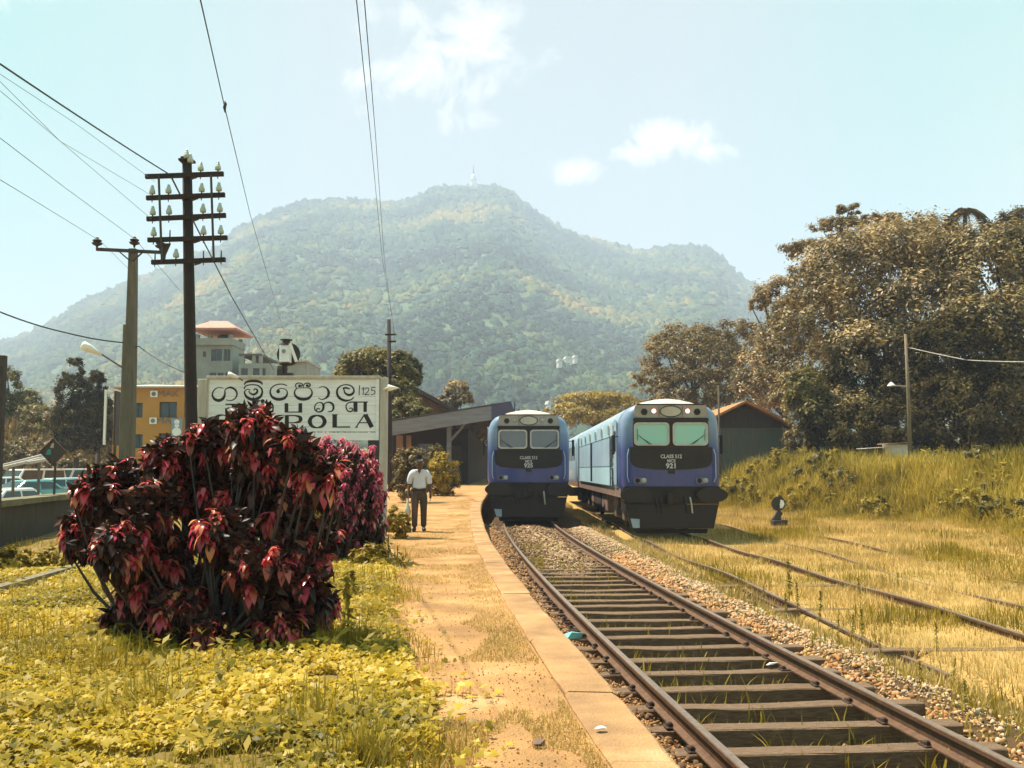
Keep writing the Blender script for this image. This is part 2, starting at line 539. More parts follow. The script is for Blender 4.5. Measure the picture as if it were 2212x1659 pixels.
# raised platform: top sheet, edge wall
pys = np.concatenate([np.arange(-4, 45, 0.5), np.arange(45, 131, 3.0)])
offs = np.concatenate([[0.0], np.linspace(0.0, 6, 25)[1:], [8, 10, 11.5]])
v = []
for y in pys:
    e = float(edge(y)) - 0.36
    for k, of in enumerate(offs):
        bumpz = 0.0 if k == 0 else 0.05 * (float(fbm((e - of) * .8, y * .8, 3, 2)) - .5)
        v.append((e - of, y, float(plat_z(y)) - 0.02 + bumpz))
nx = len(offs)
i = np.arange(nx - 1)[None, :] + (np.arange(len(pys) - 1) * nx)[:, None]
f = np.stack([i + 1, i, i + nx, i + 1 + nx], -1).reshape(-1, 4)
o = np_mesh('platform', np.array(v), f, M['earth'], None, True)
o['kind'] = 'structure'
# coping slabs along the platform edge
mb = MB()
for a in range(len(pys) - 1):
    pass
prof = [(-0.36, -0.10), (-0.36, -0.005), (-0.34, 0.012), (-0.03, 0.015), (0.0, -0.012), (0.0, -0.16), (-0.05, -0.17)]
vs, fs = [], []
for y in pys:
    e = float(edge(y)); z = float(plat_z(y))
    wob = 0.012 * (float(vnoise(y * 1.3, 0, 4)) - .5)
    for (dx, dz) in prof:
        vs.append((e + dx + wob, y, z + dz + wob * .6))
n = len(prof)
for a in range(len(pys) - 1):
    for k in range(n - 1):
        fs.append((a * n + k, a * n + k + 1, (a + 1) * n + k + 1, (a + 1) * n + k))
cop = empty('platform_coping', (0, 0, 0)); cop['kind'] = 'structure'
y0_ = 3.6; q = 0
rc = random.Random(4)
while y0_ < 60:
    ln = rc.uniform(1.5, 2.1) if y0_ < 40 else 20
    y1_ = y0_ + ln
    ysl = np.linspace(y0_ + .0025, y1_ - .0025, 9 if ln < 5 else 30)
    dzs, dxs = rc.uniform(-.004, .004), rc.uniform(-.008, .008)
    vs, fs = [], []
    for y in ysl:
        e = float(edge(y)) + dxs; z = float(plat_z(y)) + dzs
        ch = 0.02 * max(0, float(vnoise(y * 5, 1.5, 8)) - .55) * 2
        wob = 0.02 * (float(vnoise(y * 2.3, 0, 4)) - .5)
        for k, (dx, dz) in enumerate(prof):
            vs.append((e + dx + (wob if k in (1, 2) else 0) - (ch if k in (3, 4) else 0), y, z + dz - (ch * .7 if k == 3 else 0)))
    m_ = len(ysl)
    for a in range(m_ - 1):
        for k in range(n - 1):
            fs.append((a * n + k, a * n + k + 1, (a + 1) * n + k + 1, (a + 1) * n + k))
    fs.append(tuple(range(n - 1, -1, -1))); fs.append(tuple((m_ - 1) * n + k for k in range(n)))
    MB().add(vs, fs).build('coping_slab', M['coping'], cop)
    y0_ = y1_; q += 1
vs, fs = [], []
for y in pys:
    e = float(edge(y)) - 0.05; z = float(plat_z(y))
    vs += [(e, y, z - 0.16), (e + 0.02, y, -0.3)]
for a in range(len(pys) - 1):
    fs.append((2 * a, 2 * a + 1, 2 * a + 3, 2 * a + 2))
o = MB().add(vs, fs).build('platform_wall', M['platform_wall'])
o['kind'] = 'structure'

# ballast bed of the main line
bys = np.concatenate([np.arange(2, 45, 0.17), np.arange(45, 120, 4.0)])
bof = np.linspace(-1.72, 3.1, 48)
gy, go = np.meshgrid(bys, bof, indexing='ij')
def ballast_z(of, y):
    far = np.clip((y - 17) / 8.0, 0, 1)
    z = -0.19 + 0.17 * far * np.exp(-(of / 0.8) ** 2)               # gravel lies over the sleepers further off
    z = z + 0.10 * far
    z = z + 0.20 * np.exp(-((of - 1.8) / 0.5) ** 2) * np.clip((y - 5) / 6, 0.5, 1)   # shoulder on the far side
    z = z + 0.20 * np.exp(-((of + 1.45) / 0.62) ** 2)
    z = np.where(of > 2.3, np.minimum(z, -0.03 - 0.12 * (of - 2.3)), z)
    z = z + 0.09 * (fbm(of * 5, y * 5, 3, 21) - .45)
    return z
bz = ballast_z(go, gy)
v = np.stack([x1(gy) + go, gy, bz], -1).reshape(-1, 3)
nx = len(bof)
i = np.arange(nx - 1)[None, :] + (np.arange(len(bys) - 1) * nx)[:, None]
f = np.stack([i, i + 1, i + 1 + nx, i + nx], -1).reshape(-1, 4)
o = np_mesh('ballast_bed', v, f, M['ballast'], None, True)
o['kind'] = 'structure'

# loose ballast stones
def stones(name, N, ysel, ofsel, zf, size, mat, tmpl=None):
    tmpl = tmpl or STONE
    y = ysel(N); of = ofsel(N)
    pos = np.stack([x1(y) + of, y, zf(of, y) + 0.01], -1)
    s = size * (0.5 + rng.random(N)) * np.clip(0.75 + y / 40.0, 0, 1.6)
    v, f = scatter_arrays(tmpl[0], tmpl[1], pos, frame_from(unit(N), rng.random(N) * 6.3), np.stack([s, s * .8, s * .65], -1))
    o = np_mesh(name, v, f, mat); o['kind'] = 'stuff'; return o
stones('orange_gravel', 17000, lambda n: 4.5 + 30 * rng.random(n) ** 1.9, lambda n: -1.30 + .22 * rng.normal(size=n), ballast_z, 0.031, M['stone_orange'], PEBBLE)
stones('orange_gravel', 3500, lambda n: 4.5 + 20 * rng.random(n) ** 1.3, lambda n: 1.35 + .2 * rng.normal(size=n), ballast_z, 0.030, M['stone_orange'])
stones('ballast_stones', 7500, lambda n: 4.5 + 32 * rng.random(n) ** 1.5, lambda n: rng.uniform(-1.68, 1.3, n), ballast_z, 0.034, M['stone_rust'])
stones('pale_gravel', 1600, lambda n: 6.5 + 18 * rng.random(n) ** 1.1, lambda n: 1.80 + 0.30 * rng.normal(size=n), ballast_z, 0.027, M['stone_pale'])
stones('pale_gravel', 15000, lambda n: 8.5 + 27 * rng.random(n) ** .9, lambda n: 1.80 + 0.30 * rng.normal(size=n), ballast_z, 0.026, M['stone_pale'], PEBBLE)
stones('pale_gravel', 26000, lambda n: 13 + 23 * rng.random(n) ** .8, lambda n: 0.12 + 0.33 * rng.normal(size=n), ballast_z, 0.025, M['stone_pale'], PEBBLE)

# rails, sleepers
RAIL = [(-0.065, -0.16), (0.065, -0.16), (0.065, -0.147), (0.012, -0.125), (0.010, -0.045), (0.036, -0.036), (0.036, -0.006), (0.028, 0.0), (-0.028, 0.0), (-0.036, -0.006), (-0.036, -0.036), (-0.010, -0.045), (-0.012, -0.125), (-0.065, -0.147)]
def make_rail(xf, ya, yb, ztop, parent, step=0.5, zf=None):
    ysr = np.arange(ya, yb + .01, step)
    vs, fs = [], []
    n = len(RAIL)
    for y in ysr:
        z = ztop if zf is None else zf(y)
        for (dx, dz) in RAIL:
            vs.append((float(xf(y)) + dx, float(y), z + dz))
    for a in range(len(ysr) - 1):
        for k in range(n):
            j = (k + 1) % n
            fs.append((a * n + k, a * n + j, (a + 1) * n + j, (a + 1) * n + k))
    fs.append(tuple(range(n - 1, -1, -1)))
    me = bpy.data.meshes.new('rail')
    me.from_pydata(vs, [], fs); me.update()
    me.materials.append(M['rail_steel']); me.materials.append(M['rail_top'])
    idx = [0] * len(fs)
    for a in range(len(ysr) - 1):
        idx[a * n + 7] = 1
    me.polygons.foreach_set('material_index', idx)
    return link('rail', me, None, parent)
track = empty('railway_track', (0, 0, 0))
track['kind'] = 'structure'
HG = 0.905
make_rail(lambda y: x1(y) - HG, 3.5, 60, 0.16, track)
make_rail(lambda y: x1(y) + HG, 3.5, 60, 0.16, track)
sl_meshes = []
for q in range(4):
    mb = MB()
    L, W = 1.36 + 0.04 * q, 0.108
    segs = 7
    r = random.Random(q)
    vs, fs = [], []
    for k in range(segs + 1):
        x = -L + 2 * L * k / segs
        dz = r.uniform(-.01, .006); dw = r.uniform(-.012, .008)
        vs += [(x, -W - dw, -0.14), (x, -W - dw, -0.012 + dz), (x, -W + .012, dz), (x, W - .012, dz), (x, W + dw, -0.012 + dz), (x, W + dw, -0.14)]
    for k in range(segs):
        for j in range(5):
            fs.append((k * 6 + j, k * 6 + j + 1, k * 6 + 7 + j, k * 6 + 6 + j)[::-1])
    fs.append((0, 1, 2, 3, 4, 5)); fs.append(tuple(segs * 6 + j for j in (5, 4, 3, 2, 1, 0)))
    me = bpy.data.meshes.new('sleeper'); me.from_pydata(vs, [], fs); me.update(); me.materials.append(M['sleeper'])
    sl_meshes.append(me)
cm = MB()
cm.box(-.13, .13, -.07, .07, 0.0, .018, .008)
for s in (-1, 1):
    cm.lathe([(.022, .018), (.022, .045), (.014, .055)], (s * .10, 0.035 * s, 0), 6)
    cm.obox((s * .12, 0, .03), (s * .068, 0, .03), .06, .02)
me_chair = bpy.data.meshes.new('rail_chair'); me_chair.from_pydata(cm.v, [], cm.f); me_chair.update(); me_chair.materials.append(M['chair'])
y = 4.2; k = 0
while y < 38:
    s = bpy.data.objects.new('sleeper', sl_meshes[k % 4]); COL.objects.link(s); s.parent = track
    sl = math.atan(float(x1(y + .5) - x1(y - .5)))
    s.location = (float(x1(y)) + random.uniform(-.05, .05), y, 0.0 + random.uniform(-.012, .006))
    s.rotation_euler = (random.uniform(-.02, .02), random.uniform(-.004, .004), -sl + random.uniform(-.022, .022))
    if y < 22:
        for sg in (-1, 1):
            c = bpy.data.objects.new('rail_chair', me_chair); COL.objects.link(c); c.parent = s
            c.location = (sg * HG, 0, 0.001)
    y += 0.72 + random.uniform(-.035, .035); k += 1
siding = empty('siding_track', (0, 0, 0)); siding['kind'] = 'structure'
make_rail(lambda y: x2(y) - HG, 11.0, 62, 0.10, siding, zf=lambda y: 0.03 + 0.035 * math.sin(y * .7) - 0.16 * max(0, min(1, (16 - y) / 3.5)))
make_rail(lambda y: x2(y) + HG, 6.5, 62, 0.10, siding, zf=lambda y: 0.055 + 0.02 * math.sin(y * .9))
for y in (12.3, 15.8, 19.0):
    s = bpy.data.objects.new('sleeper', sl_meshes[1]); COL.objects.link(s); s.parent = siding
    s.location = (float(x2(y)), y, -0.05); s.rotation_euler = (0, 0, .03)
yard_track = empty('overgrown_track', (0, 0, 0)); yard_track['kind'] = 'structure'
make_rail(lambda y: x3(y) - HG, 8, 60, 0.08, yard_track, zf=lambda y: -0.02 + 0.045 * math.sin(y * .55))
make_rail(lambda y: x3(y) + HG, 8, 60, 0.08, yard_track, zf=lambda y: -0.015 + 0.045 * math.sin(y * .45 + 1))

# ------------------------------------------------------------------ the hill and its woods
SKYLINE = [(-1600, 1010), (-700, 960), (-250, 830), (0, 742), (60, 722), (120, 690), (160, 657), (230, 630), (290, 603), (340, 588), (400, 560), (470, 532), (500, 500), (560, 468), (640, 440), (700, 433), (780, 437), (850, 440), (900, 430), (920, 414), (955, 407), (1020, 406), (1060, 405), (1095, 412), (1115, 430), (1150, 455), (1200, 490), (1250, 510), (1300, 525), (1380, 545), (1450, 536), (1500, 533), (1540, 541), (1570, 566), (1600, 595), (1620, 610), (1700, 650), (1800, 715), (2000, 800), (2300, 880), (2900, 960), (3900, 1010)]
skx = np.array([(p[0] - 1106) / 2171.0 for p in SKYLINE])
def tan_el(py):
    v = -(np.asarray(py, float) - 829.5) / 2171.0
    return (math.sin(PITCH) + v * math.cos(PITCH)) / (math.cos(PITCH) - v * math.sin(PITCH))
ske = tan_el([p[1] for p in SKYLINE])
HY0, HY1 = 330.0, 2100.0
def hill_z(x, y):
    u = x / np.maximum(y, 1.0)
    e = np.interp(u, skx, ske)
    yr = HY1 + 250 * (fbm(u * 3 + 7, u * 0 + .5, 3, 40) - .5)
    t = (y - HY0) / (yr - HY0)
    spur = (fbm(u * 7 + 3, t * 2.2, 4, 33) - 0.47)
    tt = np.clip(t, 0, 1)
    shape = tt ** 1.22 * (1 + 0.5 * spur * (1 - tt) * np.clip(tt * 3, 0, 1))
    z = (CAM_Z + e * yr) * shape
    over = np.clip(t - 1, 0, 1)
    z = z * (1 - 0.9 * over) - 30 * over
    return z - 1.0 - 14 * np.clip(1 - tt * 8, 0, 1)
us = np.linspace(-1.1, 1.1, 221)
ts = np.linspace(HY0, 2900, 70)
gu, gt = np.meshgrid(us, ts)
v = np.stack([gu * gt, gt, hill_z(gu * gt, gt)], -1).reshape(-1, 3)
i = np.arange(len(us) - 1)[None, :] + (np.arange(len(ts) - 1) * len(us))[:, None]
f = np.stack([i, i + 1, i + 1 + len(us), i + len(us)], -1).reshape(-1, 4)
M['hill'] = material('hill_scrub', (0.03, 0.075, 0.035), (0.06, 0.11, 0.045), 0.006, 0.95, 0, detail=12, c3=(0.13, 0.14, 0.05), contrast=(0.40, 0.56))
o = np_mesh('hill', v, f, M['hill'], None, True); o['kind'] = 'structure'
# tree crowns of the wood: lumpy domes
def crown_template(seed, n=7, m=4):
    r = np.random.default_rng(seed)
    v = []
    for a in range(m):
        el = math.pi / 2 * (0.02 + 0.98 * a / (m - 1)) if a < m - 1 else math.pi / 2 * .96
        for b in range(n):
            az = 2 * math.pi * (b + .5 * (a % 2)) / n
            rr = 1 + 0.28 * r.normal()
            rr = min(max(rr, .6), 1.5)
            v.append((rr * math.cos(el) * math.cos(az), rr * math.cos(el) * math.sin(az), rr * math.sin(el) * .95 - .25))
    f = []
    for a in range(m - 1):
        for b in range(n):
            c = (b + 1) % n
            f.append((a * n + b, a * n + c, (a + 1) * n + c, (a + 1) * n + b))
    return np.array(v), np.array(f)
M['wood_far'] = leaf_material('far_wood', [(0.018, 0.034, 0.032), (0.030, 0.058, 0.048), (0.05, 0.10, 0.06), (0.11, 0.145, 0.06), (0.26, 0.20, 0.06)], 0.1, 0.95, 0.05, noise_scale=0.0042, spread=0.4, nmul=2.5)
VV, FF = [], []; off = 0; near_trees = []
for q in range(4):
    N = 6500
    yy_ = HY0 + (HY1 + 60 - HY0) * rng.random(N) ** 0.8
    uu_ = rng.uniform(-.62, .62, N)
    if q == 3:                                        # a fringe of trees along the crest
        N = 1500
        uu_ = rng.uniform(-.6, .45, N); yy_ = HY1 + rng.uniform(-160, 60, N)
    xx_ = uu_ * yy_
    zz_ = hill_z(xx_, yy_)
    dens = fbm(xx_ * .006, yy_ * .004, 4, 77)
    keep = dens > (0.12 if q < 3 else 0.36)
    xx_, yy_, zz_ = xx_[keep], yy_[keep], zz_[keep]
    n = len(xx_)
    s = rng.uniform(3.2, 8.0, n) * (1 if q < 3 else 0.8)
    s = s * np.clip(yy_ / 1300, 0.75, 1.25)
    tv, tf = crown_template(q + 11)
    v, f = scatter_arrays(tv, tf, np.stack([xx_, yy_, zz_ + s * .35], -1), rot_z(rng.random(n) * 6.3), np.stack([s, s, s * rng.uniform(.75, 1.25, n)], -1))
    VV.append(v); FF.append(f + off); off += len(v)
    nn_ = (yy_ < 900) & (np.abs(xx_ / yy_) < .5)
    near_trees.append((xx_[nn_], yy_[nn_], zz_[nn_], s[nn_]))
LP = []
for (xx_, yy_, zz_, ss_) in near_trees:
    m = 34
    d = unit(len(xx_) * m); d[:, 2] = np.abs(d[:, 2])
    c = np.repeat(np.stack([xx_, yy_, zz_ + ss_ * .2], -1), m, 0)
    LP.append((c + d * np.repeat(ss_, m)[:, None] * rng.uniform(.75, 1.2, (len(d), 1)), d))
lp_, ld_ = np.concatenate([a[0] for a in LP]), np.concatenate([a[1] for a in LP])
o = np_mesh('hill_forest', np.concatenate(VV), np.concatenate(FF), M['wood_far'], None, False)
tag(o, kind='stuff')
print('hill leaf cards', len(lp_))
v, f = scatter_arrays(RHOMB_V, RHOMB_F, lp_, frame_from(ld_ + unit(len(ld_)) * .7, rng.random(len(ld_)) * 6.3), 1.5 + 1.6 * rng.random(len(ld_)))
tag(np_mesh('hill_foliage', v, f, M['wood_far']), kind='stuff')
# the white tower on the summit
def P(*a): return tuple(at(*a))
tw = empty('hilltop_tower', tuple(at(1023, 404, HY1 - 60)))
tw.scale = (1.15, 1.15, 1.0)
tag(tw, 'tall slender white tower with a needle spire on the hill summit', 'tower')
mb = MB(); mb.lathe([(7.5, -6), (7, 4), (4.6, 14), (4.2, 22), (2.4, 27)], n=14); mb.build('tower_shaft', M['lamp_white'], tw, True)
mb = MB(); mb.lathe([(6.2, 14), (6.4, 16), (5.0, 16.6)], n=14); mb.build('balcony', M['lamp_white'], tw)
mb = MB(); mb.lathe([(1.5, 26), (0.9, 36), (0.35, 48)], n=8); mb.build('spire', M['concrete'], tw, True)
M['house_wall'] = material('limewash', (0.72, 0.70, 0.66), None, 1, 0.8)
M['house_roof'] = material('pale_roof_sheet', (0.6, 0.55, 0.5), None, 1, 0.5)
for q, (px, py, w, lab) in enumerate([(1226, 772, 12, 'white house with a bright roof, largest on the lower hillside'), (1208, 777, 7, 'small white house just left of the largest hillside house'), (1242, 769, 6, 'tiny pale house just right of the largest hillside house'),
                                      (1184, 868, 5, 'tiny white house low on the slope above the station canopy')]):
    d = 900.0 if q < 3 else 420.0
    for it in range(60):
        p = at(px, py, d)
        hz = float(hill_z(np.array([p[0]]), np.array([p[1]]))[0]) + 9
        d += (p[2] - hz) * 1.2
        d = min(max(d, 350), 1900)
    p = at(px, py, d)
    hs = empty('hillside_house', (p[0], p[1], p[2] - 2.0), .2); tag(hs, lab, 'house', 'houses on the hillside')
    ww = w * d / 2171.0 * .45
    mb = MB(); mb.box(-ww * 1.3, ww * 1.3, -3, 3, -3.5, .6); mb.build('wall', M['house_wall'], hs)
    mb = MB(); mb.prism([(-ww * 1.3 - .4, .6), (ww * 1.3 + .4, .6), (ww, 2.4), (-ww, 2.4)], -3.6, 3.6); mb.build('roof', M['house_roof'], hs)

# ------------------------------------------------------------------ air: one closed box of thin haze
hz = MB(); hz.box(-3500, 3500, -350, 5000, -60, 700)
hm = bpy.data.materials.new('haze_air'); hm.use_nodes = True
ht = hm.node_tree; ht.nodes.clear()
pv = ht.nodes.new('ShaderNodeVolumePrincipled')
pv.inputs['Color'].default_value = (0.655, 0.76, 1.0, 1)
pv.inputs['Density'].default_value = 0.00044
pv.inputs['Anisotropy'].default_value = 0.0
hout = ht.nodes.new('ShaderNodeOutputMaterial')
ht.links.new(pv.outputs[0], hout.inputs['Volume'])
o = hz.build('haze', hm); tag(o, kind='stuff')

# ------------------------------------------------------------------ trees
M['bark'] = material('bark', (0.07, 0.05, 0.035), (0.12, 0.09, 0.06), 5, 0.95, 0.6, stretch=(4, 4, .8))
M['bark_pale'] = material('pale_bark', (0.22, 0.17, 0.11), (0.14, 0.11, 0.07), 5, 0.9, 0.5, stretch=(4, 4, .8))
M['leaf_olive'] = leaf_material('olive_leaves', [(0.024, 0.020, 0.007), (0.10, 0.076, 0.024), (0.28, 0.20, 0.064), (0.54, 0.38, 0.16)], 0.26, 0.5, 0.3, noise_scale=0.35)
M['leaf_brown'] = leaf_material('brown_leaves', [(0.030, 0.024, 0.009), (0.13, 0.096, 0.034), (0.36, 0.25, 0.10), (0.64, 0.45, 0.21)], 0.26, 0.5, 0.3, noise_scale=0.35)
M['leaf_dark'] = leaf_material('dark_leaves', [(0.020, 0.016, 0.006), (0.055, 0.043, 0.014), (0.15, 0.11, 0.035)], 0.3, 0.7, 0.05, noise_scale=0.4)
M['leaf_yellow'] = leaf_material('yellow_leaves', [(0.12, 0.09, 0.010), (0.30, 0.20, 0.012), (0.50, 0.33, 0.012)], 0.3, 0.5, noise_scale=0.3)
M['leaf_tan'] = leaf_material('tan_leaves', [(0.08, 0.06, 0.02), (0.19, 0.13, 0.038), (0.32, 0.205, 0.06)], 0.3, 0.5, noise_scale=0.3)
M['leaf_green'] = leaf_material('green_leaves', [(0.05, 0.048, 0.010), (0.15, 0.12, 0.02), (0.30, 0.225, 0.03)], 0.3, 0.5, noise_scale=0.5)
M['leaf_gold'] = leaf_material('gold_leaves', [(0.25, 0.16, 0.012), (0.42, 0.27, 0.015), (0.5, 0.36, 0.03)], 0.3, 0.5)

def crown_points(blobs, n, clumps=None, flat=1.0, low=-0.45):
    """points gathered in clumps just under the surface of ellipsoids; returns positions and outward directions"""
    B = np.array([b[:6] for b in blobs], float)
    w = (B[:, 3] * B[:, 4] + B[:, 4] * B[:, 5] + B[:, 3] * B[:, 5]); w /= w.sum()
    K = clumps or max(20, n // 85)
    bi = rng.choice(len(B), K, p=w)
    d = unit(K); d[:, 2] = np.where(d[:, 2] < low, -d[:, 2], d[:, 2])
    rr = 1.0 - 0.40 * rng.random(K) ** 1.5
    cc = B[bi, :3] + d * rr[:, None] * B[bi, 3:6]
    ci = rng.integers(0, K, n)
    g = rng.normal(size=(n, 3)) * 0.135 * (B[bi[ci], 3:6].mean(1))[:, None]
    g[:, 2] *= flat
    lim = rng.random(n) ** .3
    p = cc[ci] + g * lim[:, None]
    nrm = d[ci] * 0.6 + g / (np.linalg.norm(g, axis=1, keepdims=True) + 1e-6) * .6 + unit(n) * 0.7 + np.array([0, 0, 0.5])
    return p, nrm
def leaves_mesh(name, p, nrm, size, mat, parent, elong=1.5):
    n = len(p)
    s = size * (0.55 + 0.9 * rng.random(n))
    v, f = scatter_arrays(RHOMB_V, RHOMB_F, p, frame_from(nrm, rng.random(n) * 6.3), np.stack([s, s * elong, s], -1))
    return np_mesh(name, v, f, mat, parent)
LEAF_K, LEAF_N = 0.66, 2.0
def tree(name, label, base, blobs, mat, n, leaf, bark='bark', trunk_r=0.3, group=None, cat='tree', flat=1.0, low=-0.45, limbs=True, clumps=None):
    leaf, n = leaf * LEAF_K, int(n * LEAF_N)
    r = empty(name, base); tag(r, label, cat, group)
    bx, by, bz = base
    rel = [(b[0] - bx, b[1] - by, b[2] - bz, b[3], b[4], b[5]) for b in blobs]
    mb = MB()
    top = max(rel, key=lambda b: b[2])
    cx = np.mean([b[0] for b in rel]); cy = np.mean([b[1] for b in rel]); cz = np.mean([b[2] for b in rel])
    fork = (cx * .3, cy * .3, max(0.3, min(b[2] - b[5] for b in rel) * .9 + .1 * cz))
    mb.tube([(0, 0, -0.4), (0.02, 0, fork[2] * .4), fork], [trunk_r * 1.25, trunk_r, trunk_r * .85], 8)
    if limbs:
        for b in rel:
            e = Vector((b[0], b[1], b[2] + b[5] * .45)); s = Vector(fork)
            mid = s.lerp(e, .5) + Vector((random.uniform(-.1, .1), random.uniform(-.1, .1), random.uniform(-.05, .1))) * b[3]
            mb.tube([s, mid, e], [trunk_r * .6, trunk_r * .38, trunk_r * .12], 6)
            for k in range(4):
                a = random.uniform(0, 6.28)
                q = e + Vector((math.cos(a) * b[3] * .7, math.sin(a) * b[4] * .7, random.uniform(-.5, .3) * b[5]))
                mb.tube([mid, mid.lerp(q, .55) + Vector((0, 0, .1 * b[5])), q], [trunk_r * .28, trunk_r * .16, trunk_r * .04], 5)
    mb.build('trunk', M[bark], r, True)
    p, nrm = crown_points(rel, n, clumps, flat, low)
    leaves_mesh('crown', p, nrm, leaf, M[mat], r)
    return r
def blob(px, py, Yd, rpx, rpz, ry=None):
    c = at(px, py, Yd); k = Yd / 2171.0
    return (c[0], c[1], c[2], rpx * k, (ry if ry else rpx * k * .8), rpz * k)
def gbase(px, Yd, dz=0.0):
    x = (px - 1106) / 2171.0 * Yd
    return (x, Yd, float(ground_z(x, Yd)) + dz)
# the great wood on the right
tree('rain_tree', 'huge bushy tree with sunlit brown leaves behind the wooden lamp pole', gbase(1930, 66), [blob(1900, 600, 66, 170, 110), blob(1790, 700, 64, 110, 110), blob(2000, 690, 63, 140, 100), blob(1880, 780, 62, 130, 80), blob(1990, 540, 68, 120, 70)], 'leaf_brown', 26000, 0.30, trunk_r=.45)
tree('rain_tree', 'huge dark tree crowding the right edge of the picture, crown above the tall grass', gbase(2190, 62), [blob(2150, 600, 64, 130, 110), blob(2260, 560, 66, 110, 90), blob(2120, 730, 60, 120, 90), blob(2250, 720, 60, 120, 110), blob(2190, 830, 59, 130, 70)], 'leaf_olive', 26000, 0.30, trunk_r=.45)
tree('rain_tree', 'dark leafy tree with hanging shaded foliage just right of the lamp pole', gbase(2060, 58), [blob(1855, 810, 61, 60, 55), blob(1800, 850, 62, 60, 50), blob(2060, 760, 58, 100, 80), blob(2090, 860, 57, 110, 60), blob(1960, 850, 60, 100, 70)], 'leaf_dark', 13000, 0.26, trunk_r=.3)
tree('rain_tree', 'tall feathery tree with open tiered branches, highest at the left of the wood', gbase(1800, 74), [blob(1835, 458, 74, 34, 24), blob(1810, 492, 74, 60, 22), blob(1760, 540, 74, 78, 16), blob(1770, 585, 73, 70, 18), blob(1830, 530, 74, 60, 26), blob(1745, 600, 73, 40, 12), blob(1905, 480, 75, 50, 22)], 'leaf_tan', 12000, 0.20, trunk_r=.26, flat=.6, low=-.2)
tree('rain_tree', 'leaning feathery tree behind the shed with a ragged brown crown', gbase(1700, 78), [blob(1685, 650, 78, 70, 50), blob(1650, 660, 78, 40, 18), blob(1700, 740, 77, 90, 60), blob(1660, 800, 77, 70, 50), blob(1740, 800, 74, 80, 70), blob(1690, 860, 76, 80, 55), blob(1630, 860, 78, 60, 50), blob(1720, 690, 75, 70, 60)], 'leaf_brown', 14000, 0.26, trunk_r=.3)
tree('rain_tree', 'round dark tree top beside the palm at the far right skyline', gbase(2185, 84), [blob(2185, 500, 84, 55, 42), blob(2235, 490, 84, 60, 50)], 'leaf_dark', 5000, 0.28, trunk_r=.3)
tree('rain_tree', 'broad umbrella shaped tree with a pale brown crown behind the right train', gbase(1500, 95), [blob(1490, 740, 95, 100, 38), blob(1440, 775, 94, 75, 40), blob(1540, 780, 94, 90, 45), blob(1420, 820, 93, 60, 34), blob(1500, 840, 92, 110, 50), blob(1590, 740, 96, 70, 50), blob(1480, 890, 92, 110, 50), blob(1590, 850, 92, 90, 60), blob(1500, 790, 93, 110, 60)], 'leaf_tan', 17000, 0.30, trunk_r=.35, flat=.6)
tree('flame_tree', 'low wide yellow tree crown showing between the two trains', gbase(1290, 110), [blob(1290, 868, 110, 95, 18), blob(1240, 888, 109, 60, 22), blob(1340, 885, 109, 70, 24), blob(1290, 905, 108, 100, 24)], 'leaf_yellow', 12000, 0.30, trunk_r=.3, flat=.5)
tree('bush', 'dark shrub mass under the wood right of the shed', gbase(1790, 62), [blob(1770, 890, 61, 75, 60), blob(1850, 900, 60, 80, 60), blob(1720, 850, 66, 50, 60)], 'leaf_olive', 9000, 0.24, trunk_r=.15, cat='bush')
tree('bush', 'yellow green shrub in front of the dark trees beside the shed roof', gbase(1735, 60), [blob(1740, 850, 60, 45, 50), blob(1760, 900, 59, 40, 35)], 'leaf_green', 3500, 0.22, trunk_r=.12, cat='bush')
tree('bush', 'dark undergrowth below the trees at the right picture edge', gbase(2150, 54), [blob(2060, 925, 56, 90, 75), blob(2160, 920, 54, 90, 85), blob(2250, 910, 54, 80, 95), blob(1950, 930, 57, 90, 70), blob(1860, 930, 58, 70, 70), blob(2000, 850, 60, 110, 60), blob(2130, 820, 58, 110, 60), blob(1790, 940, 60, 60, 60)], 'leaf_dark', 26000, 0.24, trunk_r=.15, cat='bush', low=-1)
tree('bush', 'dark leafy bush at the right end of the shed roof', gbase(1740, 62.5), [blob(1735, 945, 62.5, 40, 40), blob(1770, 950, 62, 40, 40)], 'leaf_olive', 3000, .2, trunk_r=.08, cat='bush', low=-1)
for k_, (px_, py_, w_, lab_, c_) in enumerate([(1888, 966, .7, 'broken white roof sheet lying behind the tall grass', (0.7, 0.68, 0.62)), (1935, 956, .75, 'low white and rust coloured sheet behind the grass left of the lamp pole', (0.6, 0.32, 0.2))]):
    p_ = at(px_, py_, 55)
    rs_ = empty('roof_sheet', (float(p_[0]), 55.0, float(p_[2]) - .3)); tag(rs_, lab_, 'sheet')
    m_ = material('scrap_sheet', c_, None, 3, .6)
    MB().obox((-w_, 0, .22), (w_, .3, .30), 1.0, .03).build('sheet', m_, rs_)
    MB().box(-w_ * .9, w_ * .9, .1, .16, -1.6, .2).build('support', M['lamp_white'] if k_ else M['concrete'], rs_)
